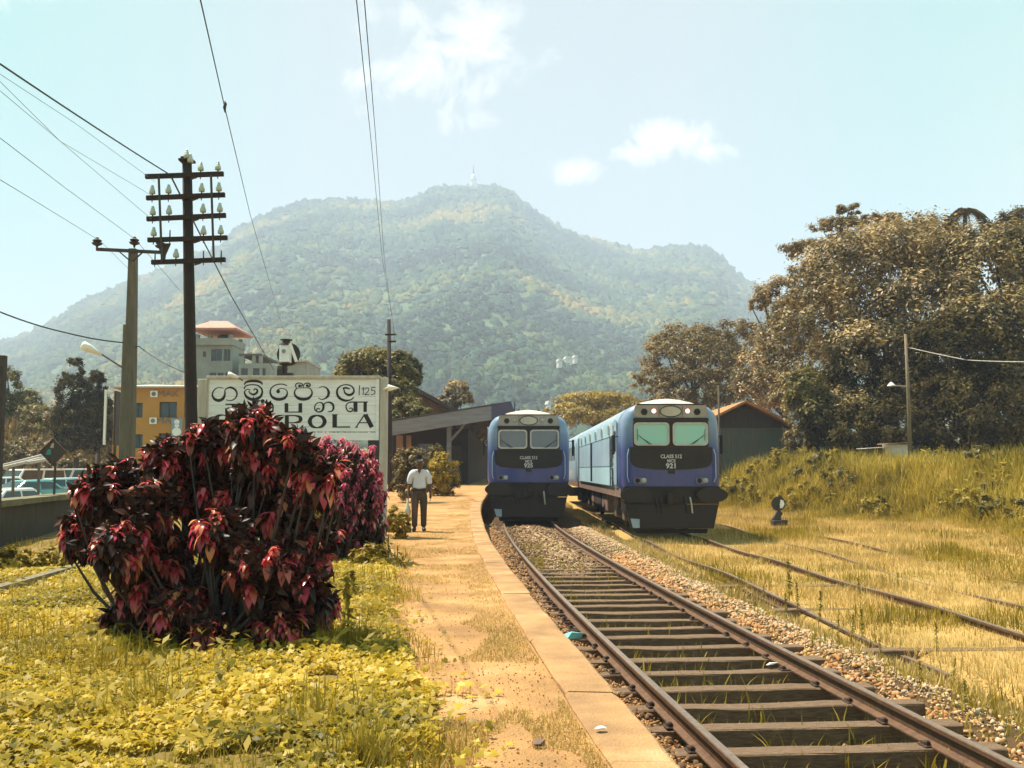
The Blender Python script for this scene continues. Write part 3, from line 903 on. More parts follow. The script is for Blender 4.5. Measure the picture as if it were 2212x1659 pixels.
# palm on the skyline
pb = gbase(2085, 80)
pr = empty('palm_tree', pb); tag(pr, 'palm tree with drooping fronds rising above the wood', 'palm')
ptop = Vector(at(2085, 452, 80)) - Vector(pb)
MB().tube([(0, 0, -.3), (.1, 0, ptop.z * .5), (ptop.x, ptop.y, ptop.z)], [.28, .22, .16], 8).build('trunk', M['bark'], pr, True)
for k in range(13):
    a = k * 2.4; mb = MB(); L = random.uniform(1.9, 2.6); up = random.uniform(.2, .9)
    pts = [ptop + Vector((math.cos(a) * L * t * (1 - .15 * t), math.sin(a) * L * t * (1 - .15 * t), up * 1.6 * t - 2.9 * t * t)) for t in np.linspace(0, 1, 7)]
    mb.tube(pts, [.04, .035, .03, .025, .02, .015, .008], 4)
    for t in range(1, 7):
        for sg in (-1, 1):
            p = pts[t]; d = Vector((-math.sin(a) * sg * .55, math.cos(a) * sg * .55, -.45)) + Vector((math.cos(a), math.sin(a), 0)) * .3
            for sub in (0, .33, .66):
                q = p.lerp(pts[t - 1], sub); w = Vector((math.cos(a), math.sin(a), 0)) * .13
                mb.add([q - w, q + w, q + d], [(0, 1, 2)])
    mb.build('frond', M['leaf_dark'], pr)
# trees on the left and behind the station
tree('cypress_tree', 'tall pointed dark evergreen left of the concrete pole', gbase(170, 72), [blob(160, 800, 72, 22, 30), blob(158, 850, 72, 42, 42), blob(162, 905, 72, 62, 45), blob(165, 955, 71, 54, 45)], 'leaf_dark', 9000, 0.20, trunk_r=.22, limbs=False)
tree('cypress_tree', 'shorter rounded evergreen beside the pointed one near the orange building', gbase(215, 74), [blob(207, 830, 74, 24, 30), blob(213, 880, 74, 33, 40), blob(215, 935, 73, 35, 45)], 'leaf_dark', 5500, 0.20, trunk_r=.2, limbs=False)
tree('broadleaf_tree', 'leafy tree at the left edge above the road', gbase(20, 84), [blob(15, 825, 84, 36, 32), blob(50, 870, 84, 40, 26), blob(0, 880, 84, 60, 40), blob(70, 900, 83, 40, 25)], 'leaf_green', 7000, 0.24, trunk_r=.2)
tree('broadleaf_tree', 'round topped tree rising behind the station nameboard', (at(820, 900, 66)[0], 66, 0), [blob(800, 795, 66, 72, 38), blob(850, 800, 65, 50, 42), blob(885, 815, 65, 30, 40), blob(845, 855, 64, 55, 40), blob(760, 820, 66, 40, 25)], 'leaf_green', 12000, 0.26, trunk_r=.3)
tree('broadleaf_tree', 'small round tree behind the canopy roof', (at(985, 900, 90)[0], 90, 0), [blob(985, 848, 90, 30, 24), blob(970, 870, 89, 25, 20), blob(1000, 868, 89, 22, 22)], 'leaf_brown', 3500, 0.26, trunk_r=.2)
tree('bush', 'yellow green bush above the canopy fascia next to the second telegraph pole', (at(880, 900, 62)[0], 62, 0), [blob(885, 882, 62, 38, 22), blob(910, 895, 61, 26, 15), blob(860, 905, 61, 26, 18)], 'leaf_green', 3500, 0.20, trunk_r=.12, cat='bush')
# scrub on the slope behind the road
VV = []
for q in range(50):
    px = random.uniform(-60, 330); dd = random.uniform(73, 92)
    x, y_, z = gbase(px, dd)
    if x > -21: continue
    tree('scrub_bush', ['low olive bush scattered on the slope behind the road', 'low dark bush scattered on the slope behind the road'][q % 2], (x, y_, z), [(x, y_, z + .5, random.uniform(.8, 2.0), 1.2, random.uniform(.5, 1.2))], ['leaf_tan', 'leaf_green', 'leaf_tan', 'leaf_olive'][q % 4], 500, 0.22, trunk_r=.06, limbs=False, cat='bush', group='bushes on the slope behind the road')
# ------------------------------------------------------------------ road side: wall, road, kerb, vehicles
M['asphalt'] = material('asphalt', (0.13, 0.12, 0.10), (0.18, 0.16, 0.13), 3, 0.9, 0.2)
mb = MB()
mb.add([(-13.0, 16, -.03), (-40, 16, -.03), (-52, 76, 0.34), (-20.5, 76, 0.34)], [(0, 3, 2, 1)])
o = mb.build('road', M['asphalt']); o['kind'] = 'structure'
M['old_wall'] = material('mossy_old_wall', (0.055, 0.045, 0.032), (0.035, 0.03, 0.022), 3, 0.95, 0.6, c3=(0.09, 0.08, 0.05), stretch=(1, 1, .5))
M['wall_cap'] = material('lichen_wall_cap', (0.17, 0.15, 0.085), (0.12, 0.105, 0.06), 3, 0.95, 0.6)
wl = empty('boundary_wall', (-9.3, 17.5, 0.5)); tag(wl, 'low dark mossy stone wall with a pale cap between platform garden and road', 'wall')
mb = MB(); mb.obox((1.2, -8.5, .40), (-2.6, 11, .40), .42, .92); mb.build('wall_body', M['old_wall'], wl)
for k in range(13):
    a = Vector((1.2, -8.5, .93)); b = Vector((-2.6, 11, .93))
    p, q = a.lerp(b, k / 13 + .001), a.lerp(b, (k + 1) / 13 - .001)
    mb = MB(); mb.obox(p, q, .56 + random.uniform(-.02, .02), .12 + random.uniform(-.01, .02)); mb.build('cap_stone', M['wall_cap'], wl)
kb = MB(); kb.obox((-5.55, 6.0, .64), (-6.75, 19.5, .64), .15, .16)
o = kb.build('garden_kerb', material('old_kerb', (0.20, 0.165, 0.10), (0.13, 0.105, 0.06), 4, .9, .4)); tag(o, 'low concrete kerb running through the grass left of the red bush', 'kerb')

M['glass_dark'] = material('dark_glass', (0.02, 0.028, 0.03), (0.03, 0.04, 0.04), 2, 0.08, spec=0.8)
M['tyre'] = material('tyre_rubber', (0.015, 0.015, 0.015), None, 20, 0.85)
M['chrome'] = material('bright_metal', (0.6, 0.6, 0.58), None, 20, 0.25, 0, 0.9)
def car(label, base, rz, paint, kind='saloon'):
    r = empty('parked_car' if kind != 'van' else 'parked_van', base, rz); tag(r, label, 'car' if kind != 'van' else 'van', 'vehicles parked along the road')
    L, W = (4.1, 1.62) if kind == 'saloon' else (4.3, 1.66)
    if kind == 'saloon':
        low = [(-2.05, .35), (-2.05, .62), (-1.95, .80), (-1.15, .90), (1.25, .92), (1.95, .84), (2.05, .62), (2.05, .35)]
        cab = [(-1.25, .89), (-.60, 1.36), (.72, 1.40), (1.45, .91)]
    else:
        low = [(-2.1, .35), (-2.12, .75), (-2.0, 1.0), (-1.6, 1.08), (2.08, 1.08), (2.14, .7), (2.1, .35)]
        cab = [(-1.75, 1.07), (-1.1, 1.82), (1.95, 1.85), (2.1, 1.07)]
    def loft(poly, w0, w1, zr):
        vs, fs = [], []
        n = len(poly)
        zmin = min(p[1] for p in poly); zmax = max(p[1] for p in poly)
        for sgn in (-1, 1):
            for (x, z) in poly:
                t = (z - zmin) / (zmax - zmin + 1e-6)
                vs.append((x, sgn * (w0 + (w1 - w0) * t) / 2, z))
        fs.append(tuple(range(n))[::-1] if False else tuple(range(n - 1, -1, -1))); fs.append(tuple(range(n, 2 * n)))
        for i in range(n):
            j = (i + 1) % n
            fs.append((i, j, n + j, n + i))
        return vs, fs
    def bevelled(vs, fs, name, mat, b):
        o = MB().add(vs, fs).build(name, mat, r)
        md = o.modifiers.new('bevel', 'BEVEL'); md.width = b; md.segments = 2; md.limit_method = 'ANGLE'
        return o
    bevelled(*loft(low, W, W * .96, 0), 'body', paint, .06)
    bevelled(*loft(cab, W * .95, W * .76, 0), 'cabin', paint, .05)
    z0, z1 = cab[0][1] + .05, cab[1][1] - .08
    for sgn in (-1, 1):
        xa0, xa1 = cab[0][0] + .22, cab[1][0] + .10; xb1, xb0 = cab[2][0] - .06, cab[3][0] - .22
        for (u0, u1) in ((0, .47), (.52, 1)):
            def side(u, zt):
                t = (zt - cab[0][1]) / (cab[1][1] - cab[0][1])
                x0 = xa0 + (xa1 - xa0) * t; x1_ = xb0 + (xb1 - xb0) * t
                return (x0 + (x1_ - x0) * u, sgn * ((W * .95 + (W * .76 - W * .95) * t) / 2 + .012), zt)
            MB().add([side(u0, z0), side(u1, z0), side(u1, z1), side(u0, z1)], [(0, 1, 2, 3) if sgn < 0 else (3, 2, 1, 0)]).build('side_window', M['glass_dark'], r)
    for (a, b, sg) in ((cab[0], cab[1], -1), (cab[3], cab[2], 1)):
        p0 = (a[0] + (b[0] - a[0]) * .1 + sg * .012, a[1] + (b[1] - a[1]) * .1 + .01); p1 = (a[0] + (b[0] - a[0]) * .88 + sg * .012, a[1] + (b[1] - a[1]) * .88 + .01)
        MB().add([(p0[0], -W * .43, p0[1]), (p0[0], W * .43, p0[1]), (p1[0], W * .36, p1[1]), (p1[0], -W * .36, p1[1])], [(0, 3, 2, 1) if sg < 0 else (0, 1, 2, 3)]).build('windscreen', M['glass_dark'], r)
    for x in (-1.28, 1.28):
        for sg in (-1, 1):
            w = MB().lathe([(.16, -.09), (.30, -.10), (.32, -.05), (.32, .05), (.30, .10), (.16, .09)], (x, sg * (W / 2 - .10), .31), 14, 'y').build('wheel', M['tyre'], r, True)
            MB().lathe([(.05, -.115), (.17, -.105), (.17, .105), (.05, .115)], (x, sg * (W / 2 - .10), .31), 10, 'y').build('hub_cap', M['chrome'], w)
    for sg in (-1, 1):
        MB().box(-2.09 if kind == 'saloon' else -2.16, -1.98, sg * .6 - .16, sg * .6 + .16, .60, .74, .02).build('headlamp', M['lamp_white'], r)
    MB().box(-2.14, -2.0, -.78, .78, .36, .52, .04).build('bumper', M['chrome'], r)
    return r
paint_white = material('white_car_paint', (0.78, 0.76, 0.70), None, 1, 0.25, spec=.6, coat=.6)
paint_teal = material('teal_car_paint', (0.16, 0.42, 0.38), None, 1, 0.25, spec=.6, coat=.6)
paint_pale = material('pale_blue_car_paint', (0.45, 0.58, 0.60), None, 1, 0.25, spec=.6, coat=.6)
def roadz(x, y): return 0.55
def carat(label, px, d, z, rz, paint, kind='saloon'):
    return car(label, ((px - 1106) / 2171.0 * d, d, z), rz, paint, kind)
carat('white car nearest the wall at the left edge', 18, 38, .02, 1.25, paint_white)
carat('teal car with a rounded roof behind the mossy wall', 70, 50, .22, 1.0, paint_teal)
carat('pale blue car half hidden by the red bush', 134, 53, .30, .75, paint_pale)
carat('white van parked behind the teal car', 72, 63, .32, 1.15, paint_white, 'van')
carat('white van right of the diamond sign post', 146, 66, .34, .5, paint_white, 'van')
carat('silver white car far left beside the barrier rails', 18, 60, .30, .35, paint_white)
# pale barrier rails
br = empty('barrier_rail', tuple(at(0, 1022, 34))); tag(br, 'pair of pale barrier rails rising to the right behind the parked cars', 'barrier')
for k, (pa, pb_) in enumerate([((-40, 1018), (95, 983)), ((0, 1012), (98, 988)), ((60, 1000), (104, 992))]):
    a = Vector(at(*pa, 34)) - Vector(br.location); b = Vector(at(*pb_, 36)) - Vector(br.location)
    mb = MB(); mb.obox(a + Vector((0, 0, -.13 * 0)), b, .08, .10); mb.build('rail_bar', M['post_paint'], br)
for t in (.15, .5, .92):
    a = Vector(at(-40, 1018, 34)).lerp(Vector(at(95, 983, 36)), t) - Vector(br.location)
    mb = MB(); mb.tube([a, a + Vector((0, .06, -1.9))], .05, 8); mb.build('barrier_post', M['concrete'], br)

# diamond sign, dark post, edge-on board
ds = empty('diamond_sign', tuple(at(115, 1085, 24.5))); tag(ds, 'dark diamond shaped road sign seen from behind above the wall', 'sign')
c = Vector(at(115, 976, 24.5)) - ds.location
mb = MB(); mb.prism([(c.x - .33, c.z), (c.x, c.z - .33), (c.x + .33, c.z), (c.x, c.z + .33)], -.015, .015); mb.build('sign_plate', M['iron'], ds)
mb = MB(); mb.ring_prism([(c.x - .33, c.z), (c.x, c.z - .33), (c.x + .33, c.z), (c.x, c.z + .33)], [(c.x - .29, c.z), (c.x, c.z - .29), (c.x + .29, c.z), (c.x, c.z + .29)], -.03, -.0155); mb.build('plate_rim', M['chair'], ds)
mb = MB(); mb.prism([(c.x - .17, c.z - .07), (c.x - .04, c.z - .07), (c.x - .04, c.z + .05), (c.x - .12, c.z + .07)], -.024, -.016); mb.build('teal_patch', material('teal_sign_paint', (.03, .22, .20), None, 8, .5), ds)
mb = MB(); mb.prism([(c.x - .07, c.z + .10), (c.x + .01, c.z + .09), (c.x + .02, c.z + .22), (c.x - .03, c.z + .2)], -.024, -.016); mb.build('pale_patch', material('bare_metal_patch', (.5, .36, .28), None, 8, .5), ds)
mb = MB(); mb.tube([(0, .02, -1.5), (0, .035, c.z + .1)], .03, 8); mb.build('post', M['iron'], ds)
dp = gz(-4, 1285, .45)
o = MB().box(-.055, .055, -.055, .055, -.3, 3.3, .01).build('dark_post', M['iron'], None, None, tuple(at(-9, 1100, 15)) ); o.location.z = .5
tag(o, 'dark square post standing at the very left edge of the picture', 'post')
eb = empty('roadside_board', (at(255, 950, 33)[0], 33, 0.5)); tag(eb, 'tall dark roadside signboard turned almost edge on with a pale frame', 'sign')
tz = at(255, 848, 33)[2] - .5; bz_ = at(255, 962, 33)[2] - .5
mb = MB(); mb.obox((.16, -.75, (tz + bz_) / 2), (-.12, .75, (tz + bz_) / 2), .06, tz - bz_); mb.build('board_panel', M['iron'], eb)
mb = MB(); mb.obox((-.14, -.76, bz_), (-.14, -.76, tz + .03), .07, .07); mb.build('frame_edge', M['lamp_white'], eb)
mb = MB(); mb.obox((.16, -.75, tz + .03), (-.12, .75, tz + .03), .08, .06); mb.build('frame_top', M['lamp_white'], eb)
for s in (-.5, .5):
    mb = MB(); mb.tube([(s * -.2, s, -.3), (s * -.2, s, bz_)], .05, 8); mb.build('leg', M['iron'], eb)

# ------------------------------------------------------------------ orange shop building, pale tower building
def facade_box(mb, x0, x1, y0, y1, z0, z1, holes, depth=.35):
    """front wall at y0 with real openings (x0,x1,z0,z1) and solid sides/back"""
    xs_ = sorted({x0, x1, *[h[0] for h in holes], *[h[1] for h in holes]}); zs_ = sorted({z0, z1, *[h[2] for h in holes], *[h[3] for h in holes]})
    for a in range(len(xs_) - 1):
        for b in range(len(zs_) - 1):
            cx, cz = (xs_[a] + xs_[a + 1]) / 2, (zs_[b] + zs_[b + 1]) / 2
            if any(h[0] < cx < h[1] and h[2] < cz < h[3] for h in holes): continue
            mb.add([(xs_[a], y0, zs_[b]), (xs_[a + 1], y0, zs_[b]), (xs_[a + 1], y0, zs_[b + 1]), (xs_[a], y0, zs_[b + 1])], [(0, 1, 2, 3)])
    for (a, b, c_, d) in holes:
        mb.add([(a, y0, c_), (b, y0, c_), (b, y0, d), (a, y0, d), (a, y0 + depth, c_), (b, y0 + depth, c_), (b, y0 + depth, d), (a, y0 + depth, d)], [(0, 4, 5, 1), (1, 5, 6, 2), (2, 6, 7, 3), (3, 7, 4, 0)])
    mb.add([(x0, y0, z0), (x1, y0, z0), (x1, y1, z0), (x0, y1, z0), (x0, y0, z1), (x1, y0, z1), (x1, y1, z1), (x0, y1, z1)], [(1, 2, 6, 5), (2, 3, 7, 6), (3, 0, 4, 7), (4, 5, 6, 7)])
def window(parent, h, y0, depth, mat_frame, cols=2, pane=None):
    a, b, c_, d = h
    w = MB(); t = .06
    w.ring_prism([(a, c_), (b, c_), (b, d), (a, d)], [(a + t, c_ + t), (b - t, c_ + t), (b - t, d - t), (a + t, d - t)], y0 + depth * .4, y0 + depth * .4 + .06)
    for k in range(1, cols):
        x = a + (b - a) * k / cols
        w.box(x - .025, x + .025, y0 + depth * .4, y0 + depth * .4 + .05, c_ + t, d - t)
    o = w.build('window', mat_frame, parent)
    MB().add([(a + t, y0 + depth * .4 + .035, c_ + t), (b - t, y0 + depth * .4 + .035, c_ + t), (b - t, y0 + depth * .4 + .035, d - t), (a + t, y0 + depth * .4 + .035, d - t)], [(0, 1, 2, 3)]).build('pane', pane or M['glass_dark'], o)
    return o
def text_mesh(s, size, name, mat, parent, loc, rot=(math.pi / 2, 0, 0), extrude=.004, sx=1.0, align='CENTER', bold=0.0):
    cu = bpy.data.curves.new('lettering', 'FONT'); cu.body = s; cu.size = size; cu.align_x = align; cu.align_y = 'CENTER'; cu.extrude = extrude; cu.offset = bold; cu.resolution_u = 3
    o = bpy.data.objects.new('lettering', cu); COL.objects.link(o)
    dg = bpy.context.evaluated_depsgraph_get()
    me = bpy.data.meshes.new_from_object(o.evaluated_get(dg))
    bpy.data.objects.remove(o); bpy.data.curves.remove(cu)
    me.materials.clear(); me.materials.append(mat)
    o = link(name, me, None, parent); o.location = loc; o.rotation_euler = rot; o.scale = (sx, 1, 1)
    return o
M['orange_wall'] = material('orange_render', (0.48, 0.235, 0.045), (0.42, 0.20, 0.04), .8, 0.85, 0.1)
M['sign_grey'] = material('grey_sign_letter', (0.20, 0.17, 0.14), None, 3, 0.6)
M['roof_sheet'] = material('zinc_roof_sheet', (0.48, 0.47, 0.42), (0.38, 0.36, 0.30), 2, 0.55, 0.2)
YB = 60.0; kB = YB / 2171.0
def bx(px): return (px - 1106) * kB
def bzp(py): return float(at(1106, py, YB)[2])
sb = empty('shop_building', (bx(330), YB, 0.5)); tag(sb, 'orange three storey shop building with MAK lettering between the two poles', 'building')
ox = sb.location.x; oz = sb.location.z
def H(pa, pb2, pc, pd): return (bx(pa) - ox, bx(pb2) - ox, bzp(pd) - oz, bzp(pc) - oz)
holes = [H(284, 307, 870, 902), H(343, 381, 868, 902), H(288, 309, 938, 968), H(343, 385, 936, 968), H(396, 425, 868, 902)]
mb = MB(); facade_box(mb, bx(244) - ox, bx(452) - ox, 0, 11, -.6, bzp(838) - oz, holes); mb.build('wall', M['orange_wall'], sb)
mb = MB(); mb.box(bx(240) - ox, bx(456) - ox, -.35, 11.3, bzp(838) - oz + .002, bzp(835) - oz); mb.build('cornice', M['post_paint'], sb)
mb = MB(); mb.add([(bx(240) - ox, -.2, bzp(835) - oz + .01), (bx(456) - ox, -.2, bzp(835) - oz + .01), (bx(452) - ox, 6, bzp(822) - oz + .15), (bx(250) - ox, 6, bzp(818) - oz + .15), (bx(240) - ox, 11, bzp(835) - oz), (bx(456) - ox, 11, bzp(835) - oz)], [(0, 1, 2, 3), (3, 2, 5, 4), (0, 3, 4), (1, 5, 2)]); mb.build('roof', M['roof_sheet'], sb)
for h in holes: window(sb, h, 0, .35, M['wood_grey'] if h[2] > 2 else M['post_paint'], 2)
for (py, tx) in ((851, 'MAK'), (909, 'MAK')):
    mb = MB(); q = H(323, 339, py - 7, py + 7); mb.box(q[0], q[1], -.08, -.002, q[2], q[3], .02); pl = mb.build('logo_plate', M['lamp_white'], sb)
    mb = MB(); mb.lathe([(.13, -.105), (.13, -.081)], ((q[0] + q[1]) / 2, 0, (q[2] + q[3]) / 2), 14, 'y'); mb.build('logo_disc', M['sign_grey'], pl)
    text_mesh(tx, .52, 'lettering', M['sign_grey'], sb, (bx(361) - ox, -.03, bzp(py) - oz), sx=1.25, extrude=.02)
# vertical blue banner with white discs on the shop
bn = empty('hanging_banner', (bx(388), YB - .5, bzp(943))); tag(bn, 'narrow blue banner with pale white round shapes on the orange shop', 'banner')
hh = bzp(905) - bzp(943)
mb = MB(); mb.box(-.32, .32, -.02, .02, 0, hh, .01); mb.build('banner_cloth', material('blue_banner', (.16, .25, .33), (.24, .33, .38), 2, .7), bn)
mb = MB(); mb.prism(oval(0, hh * .80, .16, .15, 14), -.03, -.021); mb.build('white_disc', M['lamp_white'], bn)
mb = MB(); mb.prism(oval(0, hh * .60, .14, .12, 14), -.03, -.021); mb.build('white_disc', M['lamp_white'], bn)
mb = MB(); mb.prism(oval(0, hh * .25, .27, .25, 18), -.03, -.021); mb.build('white_disc', M['lamp_white'], bn)
mb = MB(); mb.box(-.03, .03, .02, .5, hh - .1, hh - .04); mb.box(-.03, .03, .02, .5, .1, .16); mb.build('bracket', M['iron'], bn)

YT = 92.0; kT = YT / 2171.0
def tx_(px): return (px - 1106) * kT
def tz_(py): return float(at(1106, py, YT)[2])
tb = empty('tower_building', (tx_(475), YT, 0.5)); tag(tb, 'pale concrete building whose open roof pavilion has a pink red hipped roof', 'building')
ox = tb.location.x
M['pale_wall'] = material('pale_stained_render', (0.34, 0.35, 0.31), (0.24, 0.25, 0.22), .5, 0.9, 0.1)
M['pink_roof'] = material('pink_tile_roof', (0.55, 0.26, 0.20), (0.45, 0.19, 0.15), 2, 0.8, 0.2)
def HT(pa, pb2, pc, pd): return (tx_(pa) - ox, tx_(pb2) - ox, tz_(pd) - .5, tz_(pc) - .5)
holes = [HT(452, 476, 754, 780), HT(479, 494, 754, 780), HT(434, 441, 759, 771), HT(450, 464, 805, 815), HT(467, 480, 805, 815), HT(484, 495, 805, 815), HT(450, 490, 830, 850)]
mb = MB(); facade_box(mb, tx_(410) - ox, tx_(499) - ox, 0, 4, -.6, tz_(742) - .5, holes); mb.build('wall', M['pale_wall'], tb)
for h in holes[:6]: window(tb, h, 0, .35, M['sign_grey'], 2)
q = HT(408, 501, 736, 746); mb = MB()
mb.box(q[0], q[1], -.35, -.2, q[2], q[3] + .2); mb.box(q[0], q[1], 3.9, 4.05, q[2], q[3] + .2); mb.box(q[0], q[0] + .15, -.199, 3.899, q[2], q[3] + .2); mb.box(q[1] - .15, q[1], -.199, 3.899, q[2], q[3] + .2); mb.build('parapet', M['pale_wall'], tb)
for px in (420, 448, 492):
    for yy2 in (.1, 3.5):
        a = tx_(px) - ox; mb = MB(); mb.box(a - .17, a + .17, yy2, yy2 + .34, tz_(742) - .5 + .002, tz_(722) - .5); mb.build('column', M['pale_wall'], tb)
a = tx_(462) - ox; mb = MB(); mb.lathe([(.55, 0), (.6, .2), (.6, .9), (.5, 1.05), (.2, 1.1)], (a, 2.5, tz_(742) - .5), 12); mb.build('water_tank', M['iron'], tb)
q = HT(412, 512, 698, 715); mb = MB(); ym = 2.0
b0 = q[2]; x0_, x1_ = q[0], q[1]
mb.add([(x0_, -1.0, b0), (x1_, -1.0, b0), (x1_, 5.0, b0), (x0_, 5.0, b0), (x0_, -1.0, b0 + .18), (x1_, -1.0, b0 + .18), (x1_, 5.0, b0 + .18), (x0_, 5.0, b0 + .18), (x0_ * .4 + x1_ * .6 - 1.6, ym, q[3] + .5), (x0_ * .4 + x1_ * .6, ym, q[3] + .5)], [(3, 2, 1, 0), (0, 1, 5, 4), (1, 2, 6, 5), (2, 3, 7, 6), (3, 0, 4, 7), (4, 5, 9, 8), (5, 6, 9), (6, 7, 8, 9), (7, 4, 8)])
mb.build('roof', M['pink_roof'], tb)
# lower flat roofed block with a frame on its terrace
lb = empty('terrace_building', (tx_(555), YT - 2, .5)); tag(lb, 'lower pale flat roofed block with a terrace frame right of the pavilion building', 'building')
ox = lb.location.x
holes = [HT(531, 545, 800, 815), HT(576, 583, 800, 816), HT(556, 570, 800, 815)]
mb = MB(); facade_box(mb, tx_(525.5) - ox, tx_(592) - ox, 0, 8, -.6, tz_(790) - .5, holes); mb.build('wall', M['pale_wall'], lb)
for h in holes: window(lb, h, 0, .35, M['sign_grey'], 1)
q = HT(524, 572, 769, 773); mb = MB(); mb.box(q[0], q[1], .1, 7, q[2], q[3]); mb.build('terrace_slab', M['concrete'], lb)
for px in (532, 556, 570):
    a = tx_(px) - ox; mb = MB(); mb.box(a - .15, a + .15, .2, .5, tz_(790) - .5 + .002, tz_(773) - .5 - .002); mb.build('column', M['pale_wall'], lb)
lb2 = empty('low_building', (tx_(660), YT - 6, .5)); tag(lb2, 'low pale rooftop showing just above the nameboard between lamp and round tree', 'building')
ox = lb2.location.x
mb = MB(); facade_box(mb, tx_(632) - ox, tx_(690) - ox, 0, 6, -.6, tz_(797) - .5, [HT(640, 650, 802, 809)]); mb.build('wall', M['pale_wall'], lb2)
mb = MB(); mb.box(tx_(630) - ox, tx_(692) - ox, -.3, 6.3, tz_(797) - .5 + .002, tz_(794) - .5); mb.build('roof', M['roof_sheet'], lb2)

# ------------------------------------------------------------------ station: canopy, gabled house behind
M['dark_timber'] = material('dark_timber', (0.035, 0.028, 0.022), (0.055, 0.04, 0.03), 4, .9, .3)
M['fascia'] = material('weathered_fascia', (0.20, 0.19, 0.20), (0.14, 0.13, 0.135), 2, .8, .2, stretch=(.4, 3, 3))
M['fascia_dark'] = material('dark_blue_fascia', (0.05, 0.043, 0.085), (0.07, 0.06, 0.10), 2, .8, .2)
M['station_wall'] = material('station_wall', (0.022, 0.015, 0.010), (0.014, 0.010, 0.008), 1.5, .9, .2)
M['brown_gable'] = material('brown_gable_wall', (0.30, 0.15, 0.085), (0.20, 0.10, 0.06), 2, .85, .2)
M['rust_roof'] = material('rusty_roof', (0.10, 0.055, 0.035), (0.06, 0.04, 0.03), 3, .9, .3)
YC = 58.0
cn = empty('station_canopy', (0, YC, 1.25)); tag(cn, 'dark station canopy with sloping roof and grey fascia over the platform', 'station canopy')
def cp(px, py, dy=0.0):
    p = at(px, py, YC); return (p[0], dy, p[2] - 1.25)
A, B_, C_, D_ = cp(838, 912), cp(1062, 877), cp(838, 942), cp(1040, 905)
tip, tipb = cp(1104, 868), cp(1113, 893)
LEN = 62.0
mb = MB()
def strip(pts, y0, y1):
    n = len(pts); vs = [(p[0], y0, p[2]) for p in pts] + [(p[0], y1, p[2]) for p in pts]
    return vs, [tuple(range(n)), tuple(range(2 * n - 1, n - 1, -1))] + [((i + 1) % n, i, n + i, n + (i + 1) % n) for i in range(n)]
mb.add(*strip([(A[0] - .3, 0, A[2] - .02), (tip[0], 0, tip[2] - .06), (tip[0] + .02, 0, tip[2] + .05), (A[0] - .3, 0, A[2] + .09)], .15, LEN)); mb.build('roof_sheet', M['rust_roof'], cn)
mb = MB(); mb.add(*strip([C_, (B_[0], 0, B_[2] - .80), (B_[0], 0, B_[2]), A], -.06, .14)); mb.build('fascia_board', M['fascia'], cn)
mb = MB(); mb.add(*strip([(B_[0] + .005, 0, B_[2] - .80), tipb, tip, (B_[0] + .005, 0, B_[2])], -.10, .14)); mb.build('end_board', M['fascia_dark'], cn)
mb = MB(); mb.obox((tip[0] + .2, .15, (tip[2] + tipb[2]) / 2), (tip[0] + .2, LEN, (tip[2] + tipb[2]) / 2), .06, .7); mb.build('edge_valance', M['fascia_dark'], cn)
fl = 0.0
for k in range(6):
    yk = 1.0 + k * 9
    p = cp(968, 900); q = cp(1012, 900); b = cp(972, 950)
    mb = MB(); mb.box(p[0] - .13, p[0] + .13, yk - .13, yk + .13, -.1, p[2] + .1, .02); po = mb.build('post', M['fascia'], cn)
    mb = MB(); mb.obox((p[0] + .1, yk, b[2]), (q[0] + .1, yk, q[2]), .12, .14); mb.build('bracket', M['fascia'], po)
for k in range(3):
    p = cp(988 + 3 * k, 930); mb = MB(); mb.box(p[0] - .1, p[0] + .1, 4 + k * 8, 4.2 + k * 8, -.1, p[2] + .9, .02); mb.build('inner_post', M['fascia'], cn)
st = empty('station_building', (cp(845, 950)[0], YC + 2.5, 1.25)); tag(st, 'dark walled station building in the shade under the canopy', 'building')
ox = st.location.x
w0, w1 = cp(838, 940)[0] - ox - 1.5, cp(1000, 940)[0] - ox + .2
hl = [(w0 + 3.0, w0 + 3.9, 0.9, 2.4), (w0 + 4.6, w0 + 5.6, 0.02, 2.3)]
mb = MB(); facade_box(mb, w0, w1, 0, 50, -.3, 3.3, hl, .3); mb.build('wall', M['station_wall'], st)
window(st, hl[0], 0, .3, M['fascia'], 2)
mb = MB(); h = hl[1]; mb.box(h[0], h[1], .12, .18, h[2], h[3]); mb.build('door', M['dark_timber'], st)
mb = MB(); mb.box(w0 + 1.7, w0 + 2.1, -.08, -.002, 1.2, 2.9); mb.box(w0 + 2.3, w0 + 2.6, -.08, -.002, 1.4, 2.9); mb.build('notice_board', M['brown_gable'], st)
gb = empty('gabled_house', tuple([at(930, 900, 74)[0], 74, 0])); tag(gb, 'red brown gabled house with a dark sloping roof behind the canopy', 'house')
def gp(px, py):
    p = at(px, py, 74); return (p[0] - gb.location.x, p[2])
pk, rt = gp(900, 843), gp(985, 890)
lt = (2 * pk[0] - rt[0], rt[1])
mb = MB(); mb.prism([(lt[0] + .3, -1), (rt[0] - .3, -1), (rt[0] - .3, rt[1]), (pk[0], pk[1] - .2), (lt[0] + .3, lt[1])], 0, 14); mb.build('wall', M['brown_gable'], gb)
